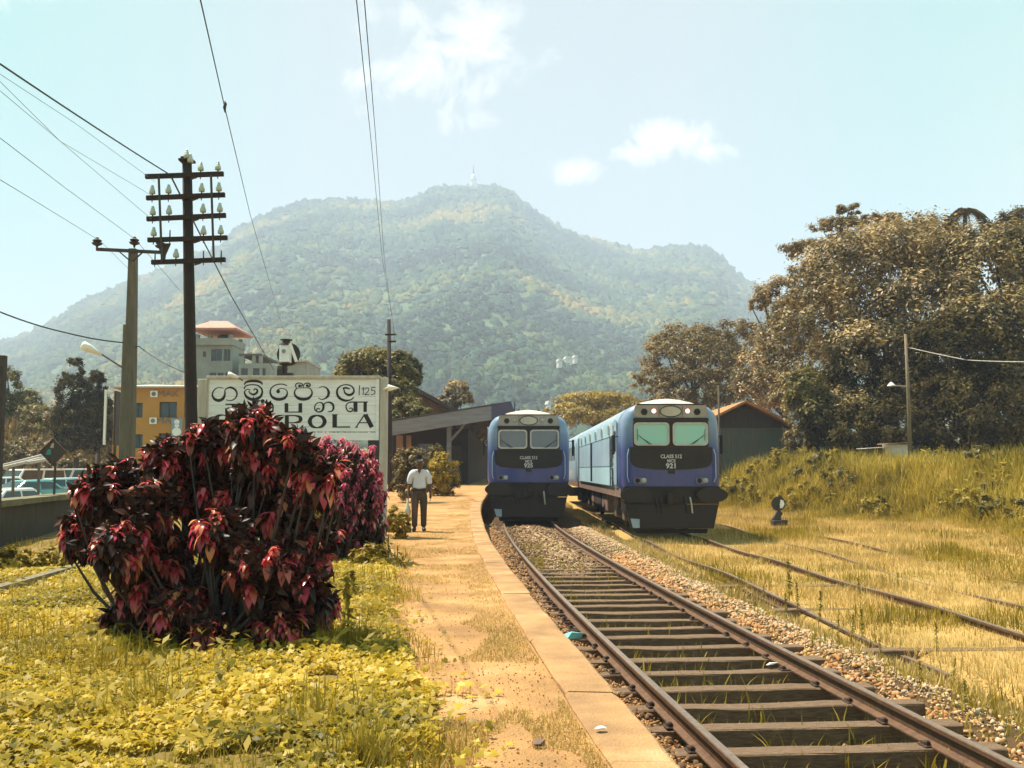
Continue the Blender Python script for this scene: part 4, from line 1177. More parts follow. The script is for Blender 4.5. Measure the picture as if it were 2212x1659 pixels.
for (e, nm) in ((rt, 1), (lt, -1)):
    d = Vector((e[0] - pk[0], 0, e[1] - pk[1])); e2 = (pk[0] + d.x * 1.06, pk[1] + d.z * 1.06)
    mb = MB(); mb.add(*strip([(pk[0], 0, pk[1] - .12), (e2[0], 0, e2[1] - .12), (e2[0], 0, e2[1] + .18), (pk[0], 0, pk[1] + .18)] if nm > 0 else [(e2[0], 0, e2[1] - .12), (pk[0] - .001, 0, pk[1] - .12), (pk[0] - .001, 0, pk[1] + .18), (e2[0], 0, e2[1] + .18)], -1.2, 14.5)); mb.build('roof', M['rust_roof'], gb)

# ------------------------------------------------------------------ wooden goods shed on the right
M['terracotta'] = material('terracotta_roof', (0.50, 0.22, 0.08), (0.38, 0.16, 0.06), 3, .85, .3)
M['shed_board'] = material('dark_shed_boards', (0.055, 0.038, 0.026), (0.035, 0.026, 0.018), 5, .9, .4, c3=(0.10, 0.062, 0.035), stretch=(5, 5, .4))
M['green_board'] = material('faded_green_boards', (0.06, 0.10, 0.078), (0.115, 0.10, 0.078), 0.9, .85, .3, stretch=(1, 1, .3))
YS = 66.0
sh = empty('goods_shed', (at(1610, 900, YS)[0], YS, 0.1)); tag(sh, 'dark timber goods shed with an orange tiled roof and faded green lower wall', 'shed')
def sp(px, py):
    p = at(px, py, YS); return (p[0] - sh.location.x, p[2] - .1)
pk, rt = sp(1607, 871), sp(1728, 930); lt = (2 * pk[0] - rt[0], rt[1])
xs_ = np.arange(lt[0] + .5, rt[0] - .5, .19)
zgreen = sp(1600, 925)[1]
def gab(x):
    t = abs(x - pk[0]) / (rt[0] - pk[0]); return pk[1] + (rt[1] - pk[1]) * t - .1
bme = {}
for k, x in enumerate(xs_):
    w = .18; zt0, zt1 = gab(x), gab(x + w); yo = random.uniform(0, .02)
    MB().prism([(x, zgreen + .01), (x + w, zgreen + .01), (x + w, zt1), (x, zt0)], -yo - .03, .02).build('board', M['shed_board'], sh)
    if abs(x - pk[0]) < (rt[0] - pk[0]) * .93:
        MB().prism([(x, -.3), (x + w, -.3), (x + w, zgreen), (x, zgreen)], -yo, .03).build('lower_board', M['green_board'], sh)
mb = MB(); mb.box(lt[0] + .5, rt[0] - .5, .06, 18, -.3, rt[1] - .1); mb.build('wall', M['shed_board'], sh)
for sg, e in ((1, rt), (-1, lt)):
    d = Vector((e[0] - pk[0], 0, e[1] - pk[1])); e2 = (pk[0] + d.x * 1.05, pk[1] + d.z * 1.05)
    pts = [(pk[0] + .001 * sg, 0, pk[1]), (e2[0], 0, e2[1]), (e2[0], 0, e2[1] + .14), (pk[0] + .001 * sg, 0, pk[1] + .14)]
    if sg < 0: pts = pts[::-1]
    mb = MB(); mb.add(*strip(pts, -.7, 18.3)); rf = mb.build('roof', M['terracotta'], sh)
    # courses of tiles as low steps along the slope
    mb = MB()
    for k in range(12):
        t0, t1 = k / 12, (k + 1.06) / 12
        a0 = Vector((pk[0] + (e2[0] - pk[0]) * t0, 0, pk[1] + .145 + (e2[1] - pk[1]) * t0)); a1 = Vector((pk[0] + (e2[0] - pk[0]) * t1, 0, pk[1] + .165 + (e2[1] - pk[1]) * t1))
        mb.add([(a0.x, -.72, a0.z), (a1.x, -.72, a1.z), (a1.x, 18.3, a1.z), (a0.x, 18.3, a0.z), (a1.x, -.72, a1.z - .03), (a1.x, 18.3, a1.z - .03)], [(0, 1, 2, 3) if sg < 0 else (3, 2, 1, 0), (1, 4, 5, 2) if sg < 0 else (2, 5, 4, 1)])
    mb.build('tile_course', M['terracotta'], rf)

# ------------------------------------------------------------------ poles, insulators, lamps, wires
def insulator_mesh():
    mb = MB(); mb.lathe([(.028, 0), (.062, .005), (.066, .05), (.060, .085), (.044, .095), (.046, .125), (.036, .14), (.028, .145), (.034, .165), (.026, .185), (.008, .19)], n=10)
    me = bpy.data.meshes.new('insulator'); me.from_pydata(mb.v, [], mb.f); me.update(); me.polygons.foreach_set('use_smooth', [True] * len(me.polygons)); me.materials.append(M['porcelain']); return me
INS = insulator_mesh()
YP = 21.0
tp_top = at(405, 345, YP); tp_b = at(413, 905, YP)
tp = empty('telegraph_pole', (float(tp_b[0]), YP, 0.55)); tag(tp, 'black telegraph pole with five cross arms full of pale insulators', 'telegraph pole')
def tpp(px, py, dy=0.0):
    p = at(px, py, YP); return Vector((p[0] - tp.location.x, dy, p[2] - .55))
mb = MB(); top = tpp(404, 345); bot = tpp(414.5, 1000)
mb.tube([(bot.x + .02, 0, -.6), (bot.x, 0, bot.z), top.lerp(bot, .5), top], [.137, .134, .118, .098], 14); mb.build('pole', M['wood_pole'], tp, True)
mb = MB(); c0 = tpp(404, 347); mb.box(c0.x - .15, c0.x + .15, -.13, .13, c0.z - .03, c0.z + .02, .01); mb.box(c0.x - .11, c0.x + .05, -.10, .10, c0.z + .021, c0.z + .07, .01); mb.build('pole_cap', M['wood_pole'], tp)
arms = [((320, 386), (487, 380)), ((322, 432), (490, 425)), ((323, 477), (492, 469)), ((325, 522), (495, 517)), ((333, 570), (491, 564))]
pins = [[(438, 1), (475, 1)], [(334, 1), (369, 1), (440, 1), (477, 1)], [(335, 1), (370, 1), (443, 1), (479, 1)], [(337, 1), (372, 0), (444, 1), (481, 1)], [(340, 0), (385, 1), (444, 0), (482, 0)]]
for (a, b), pp in zip(arms, pins):
    A3, B3 = tpp(*a, -.15), tpp(*b, -.15)
    mb = MB(); mb.obox(A3, B3, .085, .092); am = mb.build('cross_arm', M['wood_pole'], tp)
    mb = MB(); m = A3.lerp(B3, .5); mb.prism([(m.x + .13, m.z - .09), (m.x + .26, m.z - .045), (m.x + .13, m.z - .045)], -.16, -.10); mb.build('arm_brace', M['iron'], am)
    for px, has in pp:
        t = (px - a[0]) / (b[0] - a[0]); c = A3.lerp(B3, t)
        mb = MB(); mb.tube([c + Vector((0, 0, -.10)), c + Vector((0, 0, .045)), c + Vector((0, 0, .13 if has else .20))], [.010, .016, .012], 6); mb.build('pin', M['iron'], am)
        if has:
            k = bpy.data.objects.new('insulator', INS); COL.objects.link(k); k.parent = am; k.location = c + Vector((0, 0, .085))
for (px, py) in ((407, 345), (415, 354)):
    k = bpy.data.objects.new('insulator', INS); COL.objects.link(k); k.parent = tp; k.location = tpp(px, py + 1, -.12)
for (xa, xb) in ((350, 357), (462, 468)):
    mb = MB(); mb.obox(tpp(xa, 384, -.205), tpp(xb, 568, -.205), .045, .02); mb.build('arm_strap', M['iron'], tp)
mb = MB(); w = tpp(352, 540, -.2); mb.prism([(w.x - .10, w.z + .14), (w.x + .04, w.z - .28), (w.x + .06, w.z - .1), (w.x + .16, w.z + .14)], -.02, .03); mb.build('corner_bracket', M['iron'], tp)

YQ = 24.0
cq = at(283, 905, YQ)
cpole = empty('utility_pole', (float(cq[0]), YQ, 0.5)); tag(cpole, 'square grey concrete power pole with a steel cross arm and street lamp', 'utility pole')
def qpp(px, py, dy=0.0):
    p = at(px, py, YQ); return Vector((p[0] - cpole.location.x, dy, p[2] - .5))
t_ = qpp(288, 538); b_ = qpp(280, 990)
mb = MB(); vs = []
for (c, h) in ((Vector((b_.x - .02, 0, -.6)), .135), (qpp(283, 760), .112), (t_, .085)):
    for a, b in ((-1, -1), (1, -1), (1, 1), (-1, 1)): vs.append(c + Vector((a * h, b * h, 0)))
mb.add(vs, [(3, 2, 1, 0)] + [(k * 4 + i, k * 4 + (i + 1) % 4, k * 4 + 4 + (i + 1) % 4, k * 4 + 4 + i) for k in range(2) for i in range(4)] + [(8, 9, 10, 11)]); mb.build('pole', M['concrete'], cpole)
c = qpp(275, 820, -.02); s1 = qpp(274, 702, -.02)
mb = MB(); mb.box(s1.x - .05, s1.x + .03, -.12, .08, -.3, s1.z, .01); mb.build('cable_duct', M['concrete'], cpole)
A3, B3 = qpp(213, 541, -.13), qpp(358, 548, -.13)
mb = MB(); mb.obox(A3, B3, .07, .075); am = mb.build('cross_arm', M['iron'], cpole)
for (a, b) in (((262, 546), (284, 565)), ((312, 548), (290, 566))):
    mb = MB(); mb.obox(qpp(*a, -.13), qpp(*b, -.1), .025, .03); mb.build('arm_brace', M['iron'], am)
qi = MB(); qi.lathe([(.02, 0), (.03, .06), (.10, .09), (.13, .13), (.06, .15), (.10, .17), (.11, .20), (.05, .23), (.03, .27)], n=12)
qme = bpy.data.meshes.new('insulator'); qme.from_pydata(qi.v, [], qi.f); qme.update(); qme.materials.append(M['iron'])
for px in (214, 290, 350):
    c = qpp(px, 541 if px < 300 else 547, -.13)
    if px == 290: c = qpp(290, 537, 0)
    k = bpy.data.objects.new('insulator', qme); COL.objects.link(k); k.parent = am; k.location = c + Vector((0, 0, .02))
# street lamp on the concrete pole
sl_ = empty('street_lamp', tuple(at(268, 795, YQ) + np.array([0, -.1, 0]))); tag(sl_, 'white street lamp head on a bent arm fixed to the concrete pole', 'street lamp')
def slp(px, py, dy=0.0):
    p = at(px, py, YQ); return Vector((p[0], YQ + dy, p[2])) - sl_.location
mb = MB(); mb.tube([(0.05, .05, -.15), (0, 0, 0), slp(250, 783, -.15), slp(229, 767, -.3)], .022, 8); mb.build('arm', M['concrete'], sl_, True)
a, b = slp(231, 769, -.3), slp(195, 750, -.5)
mb = MB(); mb.tube([a, a.lerp(b, .3), a.lerp(b, .6), a.lerp(b, .92), b], [.035, .06, .10, .11, .06], 10); hd = mb.build('lamp_head', M['lamp_white'], sl_, True)

# second telegraph pole, behind the nameboard
YR_ = 48.0
rq = at(843, 1000, YR_)
tp2 = empty('telegraph_pole', (float(rq[0]), YR_, 0.9)); tag(tp2, 'thin dark telegraph pole rising behind the nameboard beside the round tree', 'telegraph pole')
def rpp(px, py, dy=0.0):
    p = at(px, py, YR_); return Vector((p[0] - tp2.location.x, dy, p[2] - .9))
mb = MB(); mb.tube([(0.04, 0, -.4), rpp(840, 690)], [.13, .09], 10); mb.build('pole', M['wood_pole'], tp2, True)
for (py, xa, xb) in ((723, 832, 856), (738, 839, 856)):
    mb = MB(); mb.obox(rpp(xa, py + .5, -.1), rpp(xb, py, -.1), .07, .08); am = mb.build('cross_arm', M['wood_pole'], tp2)
    k = bpy.data.objects.new('insulator', INS); COL.objects.link(k); k.parent = am; k.location = rpp(854, py, -.1) + Vector((0, 0, .02)); k.scale = (1.3, 1.3, 1.3)
# wooden lamp pole on the right bank
YL = 50.0
lx = at(1963, 950, YL); lz = float(ground_z(lx[0], YL))
lp = empty('lamp_pole', (float(lx[0]), YL, lz)); tag(lp, 'slender pale wooden pole with a small lamp arm before the dark wood', 'lamp pole')
def lpp(px, py, dy=0.0):
    p = at(px, py, YL); return Vector((p[0] - lp.location.x, dy, p[2] - lz))
mb = MB(); mb.tube([(0.05, 0, -.4), lpp(1962, 850), lpp(1956, 722)], [.10, .085, .07], 10); mb.build('pole', M['bark_pale'], lp, True)
mb = MB(); mb.tube([lpp(1960, 834), lpp(1925, 834, -.2)], .022, 6); ar = mb.build('arm', M['post_paint'], lp)
mb = MB(); c = lpp(1922, 832, -.2); mb.lathe([(.20, -.06), (.18, 0), (.08, .09), (.05, .14)], tuple(c), 12); mb.build('lamp_shade', M['lamp_white'], lp)
mb = MB(); mb.lathe([(.05, -.05), (.06, 0), (.05, .06)], tuple(lpp(1958, 745, -.1)), 8); mb.build('insulator', material('red_insulator', (.5, .12, .05), None, 5, .4), lp)
# thin pole behind the right train
o = MB().tube([(0, 0, -.4), (0, 0, float(at(1553, 832, 62)[2]))], [.07, .055], 8).build('thin_pole', M['bark'], None, True, (float(at(1553, 900, 62)[0]), 62, 0)); tag(o, 'thin brown pole standing between the right train and the shed roof', 'pole')

def wire(label, pts, rad, mat='wire', sag=0.0, name='overhead_wire', group='overhead wires'):
    """pts: (px,py,depth) or world Vector; straight spans with a little sag"""
    W = [Vector(at(*p)) if not isinstance(p, Vector) else p for p in pts]
    out = []
    for a, b in zip(W[:-1], W[1:]):
        for k in range(13):
            t = k / 12; p = a.lerp(b, t); p.z -= sag * 4 * t * (1 - t); out.append(p)
    c = out[0].copy()
    o = MB().tube([p - c for p in out], rad, 5).build(name, M[mat], None, True, c)
    tag(o, label, 'wire', group); return o
def ext(pa, pb2, t):
    """extend a pixel span beyond the frame"""
    return tuple(a + (a - b) * t for a, b in zip(pa, pb2))
tparm = tpp(368, 378, -.15) + tp.location
wire('thick black cable from the upper left to the telegraph pole top arm', [(-120, 72, 11), tuple((0, 138, 12.6)), (368, 378, YP - .15)], .014, sag=.02)
wire('dark cable sloping from the telegraph pole down behind the nameboard', [(368, 378, YP - .15), (425, 492, 26), (500, 640, 38), (592, 800, 62)], .02, sag=.0)
wire('dark sagging cable from the left edge to the concrete pole at lamp height', [(-150, 628, 17), (0, 674, 19), (140, 718, 21.5), (266, 740, YQ - .1)], .016, sag=.03)
wire('dark cable from the concrete pole down to the telegraph pole', [(266, 740, YQ - .1), (300, 748, 24), (404, 806, YP + .1)], .012, sag=.06)
wire('single wire with a splice rising from the tower building roofs to the top edge', [(415, -70, 7.5), (433, 0, 8.2), (485, 230, 13), (540, 462, 24), (621, 745, 68)], .0065, sag=.0)
o = MB().tube([Vector((0, 0, .07)), Vector((.012, 0, .03)), Vector((.0, 0, -.02)), Vector((.01, 0, -.09))], [.008, .02, .022, .008], 7).build('wire_splice', M['wire'], None, True, tuple(at(485, 229, 13))); tag(o, 'small knotted splice halfway along the single overhead wire', 'wire splice')
wire('left of the two near vertical wires over the centre', [(766, -60, 8), (770, 0, 9), (800, 290, 17), (826, 560, 33), (853, 722, 48)], .0055)
wire('right of the two near vertical wires over the centre', [(783, -60, 8), (787, 0, 9), (811, 290, 17), (830, 560, 33), (854, 737, 48)], .0055)
for (lab, a, m_, b, d0, d1) in [
    ('thin pale wire, uppermost of those fanning in from the left edge', (0, 160), (165, 268), (334, 392), 13, 21.2),
    ('thin pale wire crossing the steeper one left of the telegraph pole', (0, 176), (130, 305), (335, 480), 13, 21),
    ('thin pale wire, second from above at the left edge', (0, 196), (130, 305), (337, 428), 13, 21)]:
    wire(lab, [ext((*a, d0), (*m_, (d0 + d1) / 2), .4), (*a, d0), (*m_, (d0 + d1) / 2), (*b, d1)], .0045, 'wire_thin')
wire('thin wire ending on the insulator above the concrete pole', [(-60, 256, 12), (0, 298, 13.5), (140, 405, 19), (290, 515, YQ)], .006, 'wire_thin')
wire('thin wire ending on the left end insulator of the concrete pole arm', [(-60, 352, 12), (0, 388, 13.5), (110, 455, 19), (214, 519, YQ)], .006, 'wire_thin')
wire('thin wire running on from the concrete pole arm toward the orange shop', [(290, 515, YQ), (400, 640, 38), (452, 700, 60)], .008, 'wire_thin')
wire('thin drop wire from the left arm end down to the concrete pole', [(216, 520, YQ), (276, 579, YQ)], .005, 'wire_thin')
wire('pale cable from the lamp pole across the dark wood to the right edge', [(1960, 750, YL), (2090, 778, 47), (2230, 782, 44), (2400, 770, 42)], .022, 'post_paint', sag=.02)

# ------------------------------------------------------------------ nameboard
YN = 22.9
nb = empty('station_nameboard', (float(at(635, 1000, YN)[0]), YN, 0.61)); tag(nb, 'large white station nameboard with black Sinhala, Tamil and English lettering', 'nameboard')
def np_(px, py, dy=0.0):
    p = at(px, py, YN); return Vector((p[0] - nb.location.x, dy, p[2] - .61))
bl, brr = np_(449, 817), np_(820, 814)
bot = np_(640, 951).z; topz = np_(640, 819).z
ph = (topz - bot) / 7
for k in range(7):
    mb = MB(); mb.box(bl.x, brr.x, 0, .03, bot + k * ph + .003, bot + (k + 1) * ph - .003, .003); mb.build('plank', M['white_paint'], nb)
mb = MB(); mb.box(bl.x - .02, brr.x + .02, -.05, .07, topz + .002, topz + .075, .01); mb.build('top_rail', M['post_paint'], nb)
mb = MB(); mb.box(brr.x - .075, brr.x, -.03, -.002, bot, topz, .006); mb.build('edge_batten', M['white_paint'], nb)
mb = MB(); mb.box(bl.x, bl.x + .03, -.03, -.002, bot, topz, .006); mb.build('edge_batten', M['post_paint'], nb)
for (xa, xb, tpy) in ((427, 447, 819), (821, 837, 816)):
    a, b = np_(xa, 900).x, np_(xb, 900).x
    mb = MB(); mb.box(a, b, -.06, .12, -.5, np_(640, tpy).z + .0, .015); mb.build('post', M['post_paint'], nb)
def sgn_pt(zx, zy):
    return np_((480 + zx / 4.096) / 1.1718, (920 + zy / 4.096) / 1.1718)
KS = (YN / 2171.0) / 4.096 / 1.1718
def stroke(mb, pts, lift):
    """a brush stroke with changing width; pts are (x, y, width) in sign units"""
    P3 = [(Vector((sgn_pt(p[0], p[1]).x, sgn_pt(p[0], p[1]).z)), p[2] * KS) for p in pts]
    fine = []
    n = len(P3)
    for i in range(n - 1):
        p0, p1, p2, p3 = P3[max(i - 1, 0)], P3[i], P3[i + 1], P3[min(i + 2, n - 1)]
        S = 6 if n > 2 else 1
        for k in range(S):
            t = k / S
            q = .5 * ((2 * p1[0]) + (p2[0] - p0[0]) * t + (2 * p0[0] - 5 * p1[0] + 4 * p2[0] - p3[0]) * t * t + (3 * p1[0] - p0[0] - 3 * p2[0] + p3[0]) * t ** 3)
            fine.append((q, p1[1] + (p2[1] - p1[1]) * t))
    fine.append(P3[-1])
    vs = []
    for i, (q, w) in enumerate(fine):
        d = (fine[min(i + 1, len(fine) - 1)][0] - fine[max(i - 1, 0)][0])
        d = d.normalized() if d.length > 1e-9 else Vector((1, 0))
        nn = Vector((-d.y, d.x)) * w / 2
        for y in (-lift, -.001):
            vs += [(q.x + nn.x, y, q.y + nn.y), (q.x - nn.x, y, q.y - nn.y)]
    fs = []
    for i in range(len(fine) - 1):
        a, b = i * 4, i * 4 + 4
        fs += [(a, a + 1, b + 1, b), (a + 1, a + 3, b + 3, b + 1), (a + 2, a, b, b + 2)]
    fs += [(0, 2, 3, 1)]; e = (len(fine) - 1) * 4; fs += [(e, e + 1, e + 3, e + 2)]
    mb.add(vs, fs)
def dot(mb, x, y, r, lift):
    c = sgn_pt(x, y); mb.prism(oval(c.x, c.z, r * KS, r * KS, 14), -lift, -.001)
def letter(strokes, dots=(), mat='letter', name='letter'):
    mb = MB()
    for k, s in enumerate(strokes): stroke(mb, s, .005 + .0007 * k)
    for d in dots: dot(mb, *d, .0035)
    return mb.build(name, M[mat], nb)
# Sinhala row
letter([[(348, 256, 8), (300, 250, 9), (256, 275, 13), (236, 325, 17), (258, 368, 27), (305, 384, 32), (348, 362, 30), (366, 318, 18), (366, 280, 10), (392, 256, 14), (432, 250, 22), (474, 274, 20), (491, 318, 17), (472, 362, 13), (425, 386, 9), (375, 376, 6)]])
letter([[(566, 222, 10), (586, 194, 20), (640, 182, 27), (700, 184, 28), (744, 200, 20), (752, 222, 8)],
        [(566, 266, 12), (580, 236, 12), (640, 220, 11), (706, 228, 13), (746, 262, 17), (752, 306, 20), (728, 350, 27), (662, 374, 32), (598, 352, 27), (570, 306, 16), (578, 282, 10), (602, 268, 8), (630, 274, 9)],
        [(614, 282, 8), (628, 308, 14), (664, 322, 22), (698, 302, 22), (700, 274, 18), (676, 264, 12), (664, 280, 12)]])
letter([[(1010, 230, 11), (960, 214, 10), (896, 222, 11), (848, 256, 13), (836, 306, 17), (862, 352, 26), (920, 372, 32), (984, 358, 28), (1012, 316, 16), (1002, 276, 9), (964, 260, 7), (922, 268, 9), (904, 290, 14)]], [(918, 290, 20)])
letter([[(1116, 256, 9), (1090, 286, 14), (1094, 330, 20), (1132, 362, 30), (1184, 370, 33), (1236, 358, 28), (1268, 318, 18), (1264, 280, 12), (1240, 256, 9), (1180, 252, 7), (1116, 256, 7)],
        [(1108, 252, 10), (1098, 230, 12), (1112, 208, 12), (1148, 204, 10), (1170, 220, 14), (1156, 240, 14)],
        [(1180, 250, 8), (1184, 222, 9), (1204, 206, 10), (1236, 206, 12), (1250, 226, 16), (1232, 244, 14)]], [(1140, 232, 15), (1220, 230, 15)])
letter([[(1340, 252, 7), (1380, 240, 9), (1420, 256, 16), (1442, 296, 27), (1434, 336, 26), (1404, 364, 14), (1364, 372, 9), (1336, 356, 6)]])
letter([[(1706, 350, 9), (1666, 378, 13), (1608, 384, 25), (1552, 356, 28), (1528, 306, 22), (1540, 256, 17), (1586, 226, 11), (1644, 222, 12), (1690, 246, 15), (1704, 286, 18), (1684, 318, 25), (1644, 326, 26), (1610, 304, 17), (1602, 276, 13), (1596, 256, 16), (1626, 254, 20), (1664, 266, 10)]])
letter([[(1762, 226, 11), (1757, 330, 10)]], mat='letter_red')
letter([[(1784, 270, 7), (1803, 252, 7), (1803, 252, 8), (1800, 326, 8)]], name='digit')
letter([[(1816, 272, 8), (1834, 254, 8), (1856, 262, 8), (1852, 286, 8), (1832, 308, 8), (1814, 326, 8)], [(1814, 325, 8), (1862, 323, 8)]], name='digit')
letter([[(1922, 246, 8), (1890, 248, 8)], [(1890, 246, 8), (1884, 282, 8)], [(1884, 281, 8), (1910, 278, 8), (1922, 296, 8), (1910, 318, 8), (1880, 324, 8)]], name='digit')
# Tamil row
letter([[(372, 424, 14), (528, 424, 14)], [(452, 424, 30), (452, 505, 30)], [(440, 462, 12), (400, 462, 12), (376, 482, 14), (394, 504, 14), (440, 500, 12)], [(460, 462, 12), (500, 456, 13), (526, 478, 15), (520, 505, 16)]])
letter([[(676, 412, 52), (676, 504, 52)], [(655, 502, 12), (770, 502, 12)], [(768, 502, 14), (772, 448, 18), (800, 414, 14), (842, 412, 16), (864, 440, 16), (862, 506, 14)], [(768, 455, 12), (792, 452, 12), (808, 470, 13)]], [(757, 392, 22)])
letter([[(1004, 412, 38), (1004, 506, 38)], [(984, 504, 11), (1168, 504, 11)], [(1148, 412, 38), (1148, 506, 38)]])
letter([[(1352, 478, 12), (1334, 466, 11), (1316, 478, 12), (1322, 498, 14), (1352, 502, 15), (1378, 484, 22), (1388, 448, 24), (1376, 414, 16), (1346, 404, 9), (1312, 420, 11), (1296, 454, 13), (1302, 486, 11), (1322, 498, 10)],
        [(1390, 470, 18), (1392, 430, 14), (1416, 406, 11), (1452, 404, 16), (1484, 424, 22), (1492, 462, 22), (1474, 494, 13), (1434, 500, 8)]])
letter([[(1654, 470, 10), (1672, 462, 10), (1690, 474, 12), (1682, 494, 14), (1652, 498, 14), (1628, 474, 13), (1622, 440, 12), (1640, 412, 11), (1676, 402, 10)], [(1664, 400, 11), (1848, 400, 11)], [(1720, 400, 42), (1720, 502, 42)], [(1820, 400, 34), (1820, 502, 34)]])
# English row: GAMPOLA
letter([[(400, 560, 12), (350, 536, 11), (285, 548, 26), (250, 600, 40), (285, 652, 26), (350, 664, 11), (395, 640, 12)], [(350, 608, 11), (410, 608, 11)], [(392, 608, 28), (392, 664, 28)]])
letter([[(462, 662, 12), (545, 534, 14)], [(545, 536, 42), (615, 664, 42)], [(495, 615, 10), (585, 615, 10)]])
letter([[(668, 664, 12), (668, 538, 16)], [(680, 540, 42), (760, 660, 30)], [(760, 660, 12), (850, 540, 14)], [(868, 540, 42), (868, 664, 42)]])
letter([[(1008, 540, 42), (1008, 664, 42)], [(990, 541, 11), (1090, 541, 12), (1142, 556, 30), (1150, 580, 42), (1136, 604, 26), (1080, 614, 11), (1020, 614, 10)]])
letter([[(1322, 538, 11), (1268, 556, 32), (1246, 602, 44), (1268, 648, 32), (1322, 665, 11), (1376, 648, 32), (1400, 602, 44), (1376, 556, 32), (1322, 538, 11)]])
letter([[(1504, 530, 46), (1504, 664, 46)], [(1480, 660, 11), (1664, 658, 14)], [(1476, 532, 9), (1534, 532, 9)]])
letter([[(1726, 662, 12), (1816, 526, 14)], [(1822, 530, 44), (1890, 662, 46)], [(1764, 614, 10), (1856, 614, 10)], [(1716, 662, 9), (1744, 662, 9)]])
# the faint grey maker's line along the bottom edge, too worn to read
mb = MB(); xx_ = 1290
rr_ = random.Random(5)
while xx_ < 1920:
    w_ = rr_.uniform(7, 20); hgt = rr_.uniform(9, 15)
    if rr_.random() < .82:
        stroke(mb, [(xx_, 712 + rr_.uniform(-2, 2), hgt), (xx_ + w_, 712, hgt * rr_.uniform(.6, 1))], .004)
    xx_ += w_ + rr_.uniform(4, 8)
mb.build('worn_small_print', M['letter_grey'], nb)
# lamps fixed to the board
fl_ = empty('sign_lamp', tuple(at(498, 812, YN - .3))); tag(fl_, 'small white tubular lamp above the left half of the nameboard', 'lamp')
mb = MB(); mb.tube([(-.05, 0, .04), (.02, 0, .02), (.10, .05, -.01), (.16, .1, -.03)], [.06, .055, .04, .02], 10); mb.build('lamp_head', M['lamp_white'], fl_, True)
mb = MB(); mb.tube([(.14, .1, -.03), (.2, .28, -.08)], .012, 6); mb.build('arm', M['iron'], fl_)
f2 = empty('sign_lamp', tuple(at(838, 838, YN - .1))); tag(f2, 'white cone shaped lamp sticking out right of the nameboard post', 'lamp')
mb = MB(); mb.tube([(.0, 0, .0), (.03, 0, .0), (.26, -.04, -.005)], [.075, .075, .006], 12); mb.build('lamp_shade', M['lamp_white'], f2, True)
mb = MB(); mb.tube([(-.10, .02, -.03), (.0, 0, 0)], .03, 8); mb.build('fitting', M['lamp_white'], f2, True)

# signal lamp behind the board
YG = 26.0
sg_ = empty('signal_lamp', (float(at(615, 810, YG)[0]), YG, .61)); tag(sg_, 'black disc signal lamp with a white lantern on a post behind the nameboard', 'signal')
def spp(px, py, dy=0.0):
    p = at(px, py, YG); return Vector((p[0] - sg_.location.x, dy, p[2] - .61))
c = spp(618, 764); k_ = YG / 2171.0
mb = MB(); mb.lathe([(25.5 * k_, -.015), (25.5 * k_, .015)], (c.x + .03, .165, c.z), 28, 'y'); mb.build('target_disc', M['iron'], sg_)
a, b = spp(606, 783), spp(628, 747)
mb = MB(); mb.box(a.x, b.x, -.16, .14, a.z, b.z, .015); lt_ = mb.build('lantern', M['white_paint'], sg_)
mb = MB(); mb.lathe([(3.6 * k_, -.20), (4.4 * k_, -.161)], (spp(616, 760).x, 0, spp(616, 760).z), 12, 'y'); mb.build('lens', M['letter_grey'], lt_)
mb = MB(); mb.lathe([(.19, 0), (.17, .05), (.10, .08), (.10, .13), (.16, .14), (.16, .16)], (c.x, -.01, b.z + .003), 14); mb.build('lantern_cap', M['iron'], lt_)
mb = MB(); mb.obox(spp(630, 744, -.2), spp(644, 783, -.2), .05, .07); mb.build('handle_bar', M['lamp_white'], sg_)
mb = MB(); e = spp(616, 786); mb.lathe([(.05, 0), (.07, .10), (.06, .17), (.14, .22), (.16, .235)], (e.x, 0, e.z - .235), 12); mb.build('collar', M['iron'], sg_)
e2 = spp(618, 815)
mb = MB(); mb.box(e.x - .02, e.x + .22, -.1, .1, -.4, e.z - .24, .02); mb.build('post', M['iron'], sg_)
mb = MB(); g1, g2 = spp(600, 800), spp(612, 792); mb.box(g1.x, g1.x + .15, -.12, .08, g1.z - .25, g1.z + .06, .02); mb.obox(spp(600, 794), spp(614, 794), .1, .06); mb.build('lever_box', M['iron'], sg_)

# small points indicator in the yard
pi_ = empty('points_indicator', (float(gz(1683, 1112, 0)[0]) * .82, float(gz(1683, 1112, 0)[1]) * .82, 0)); tag(pi_, 'small black and white disc points indicator standing in the yard grass', 'points indicator')
mb = MB(); mb.box(-.28, .28, -.2, .2, -.05, .18, .03); mb.obox((-.2, 0, .15), (.05, 0, .5), .2, .2); mb.build('base', M['iron'], pi_)
mb = MB(); mb.tube([(0, 0, .1), (0, 0, .75)], .07, 8); mb.build('stem', M['iron'], pi_)
mb = MB(); mb.lathe([(.27, -.02), (.27, .02)], (-.02, 0, .80), 20, 'y'); mb.build('disc', M['iron'], pi_)
mb = MB(); mb.prism([(0, .62), (.13, .64), (.2, .78), (.16, .92), (.06, .96)], -.06, -.021); mb.build('white_half', M['white_paint'], pi_)
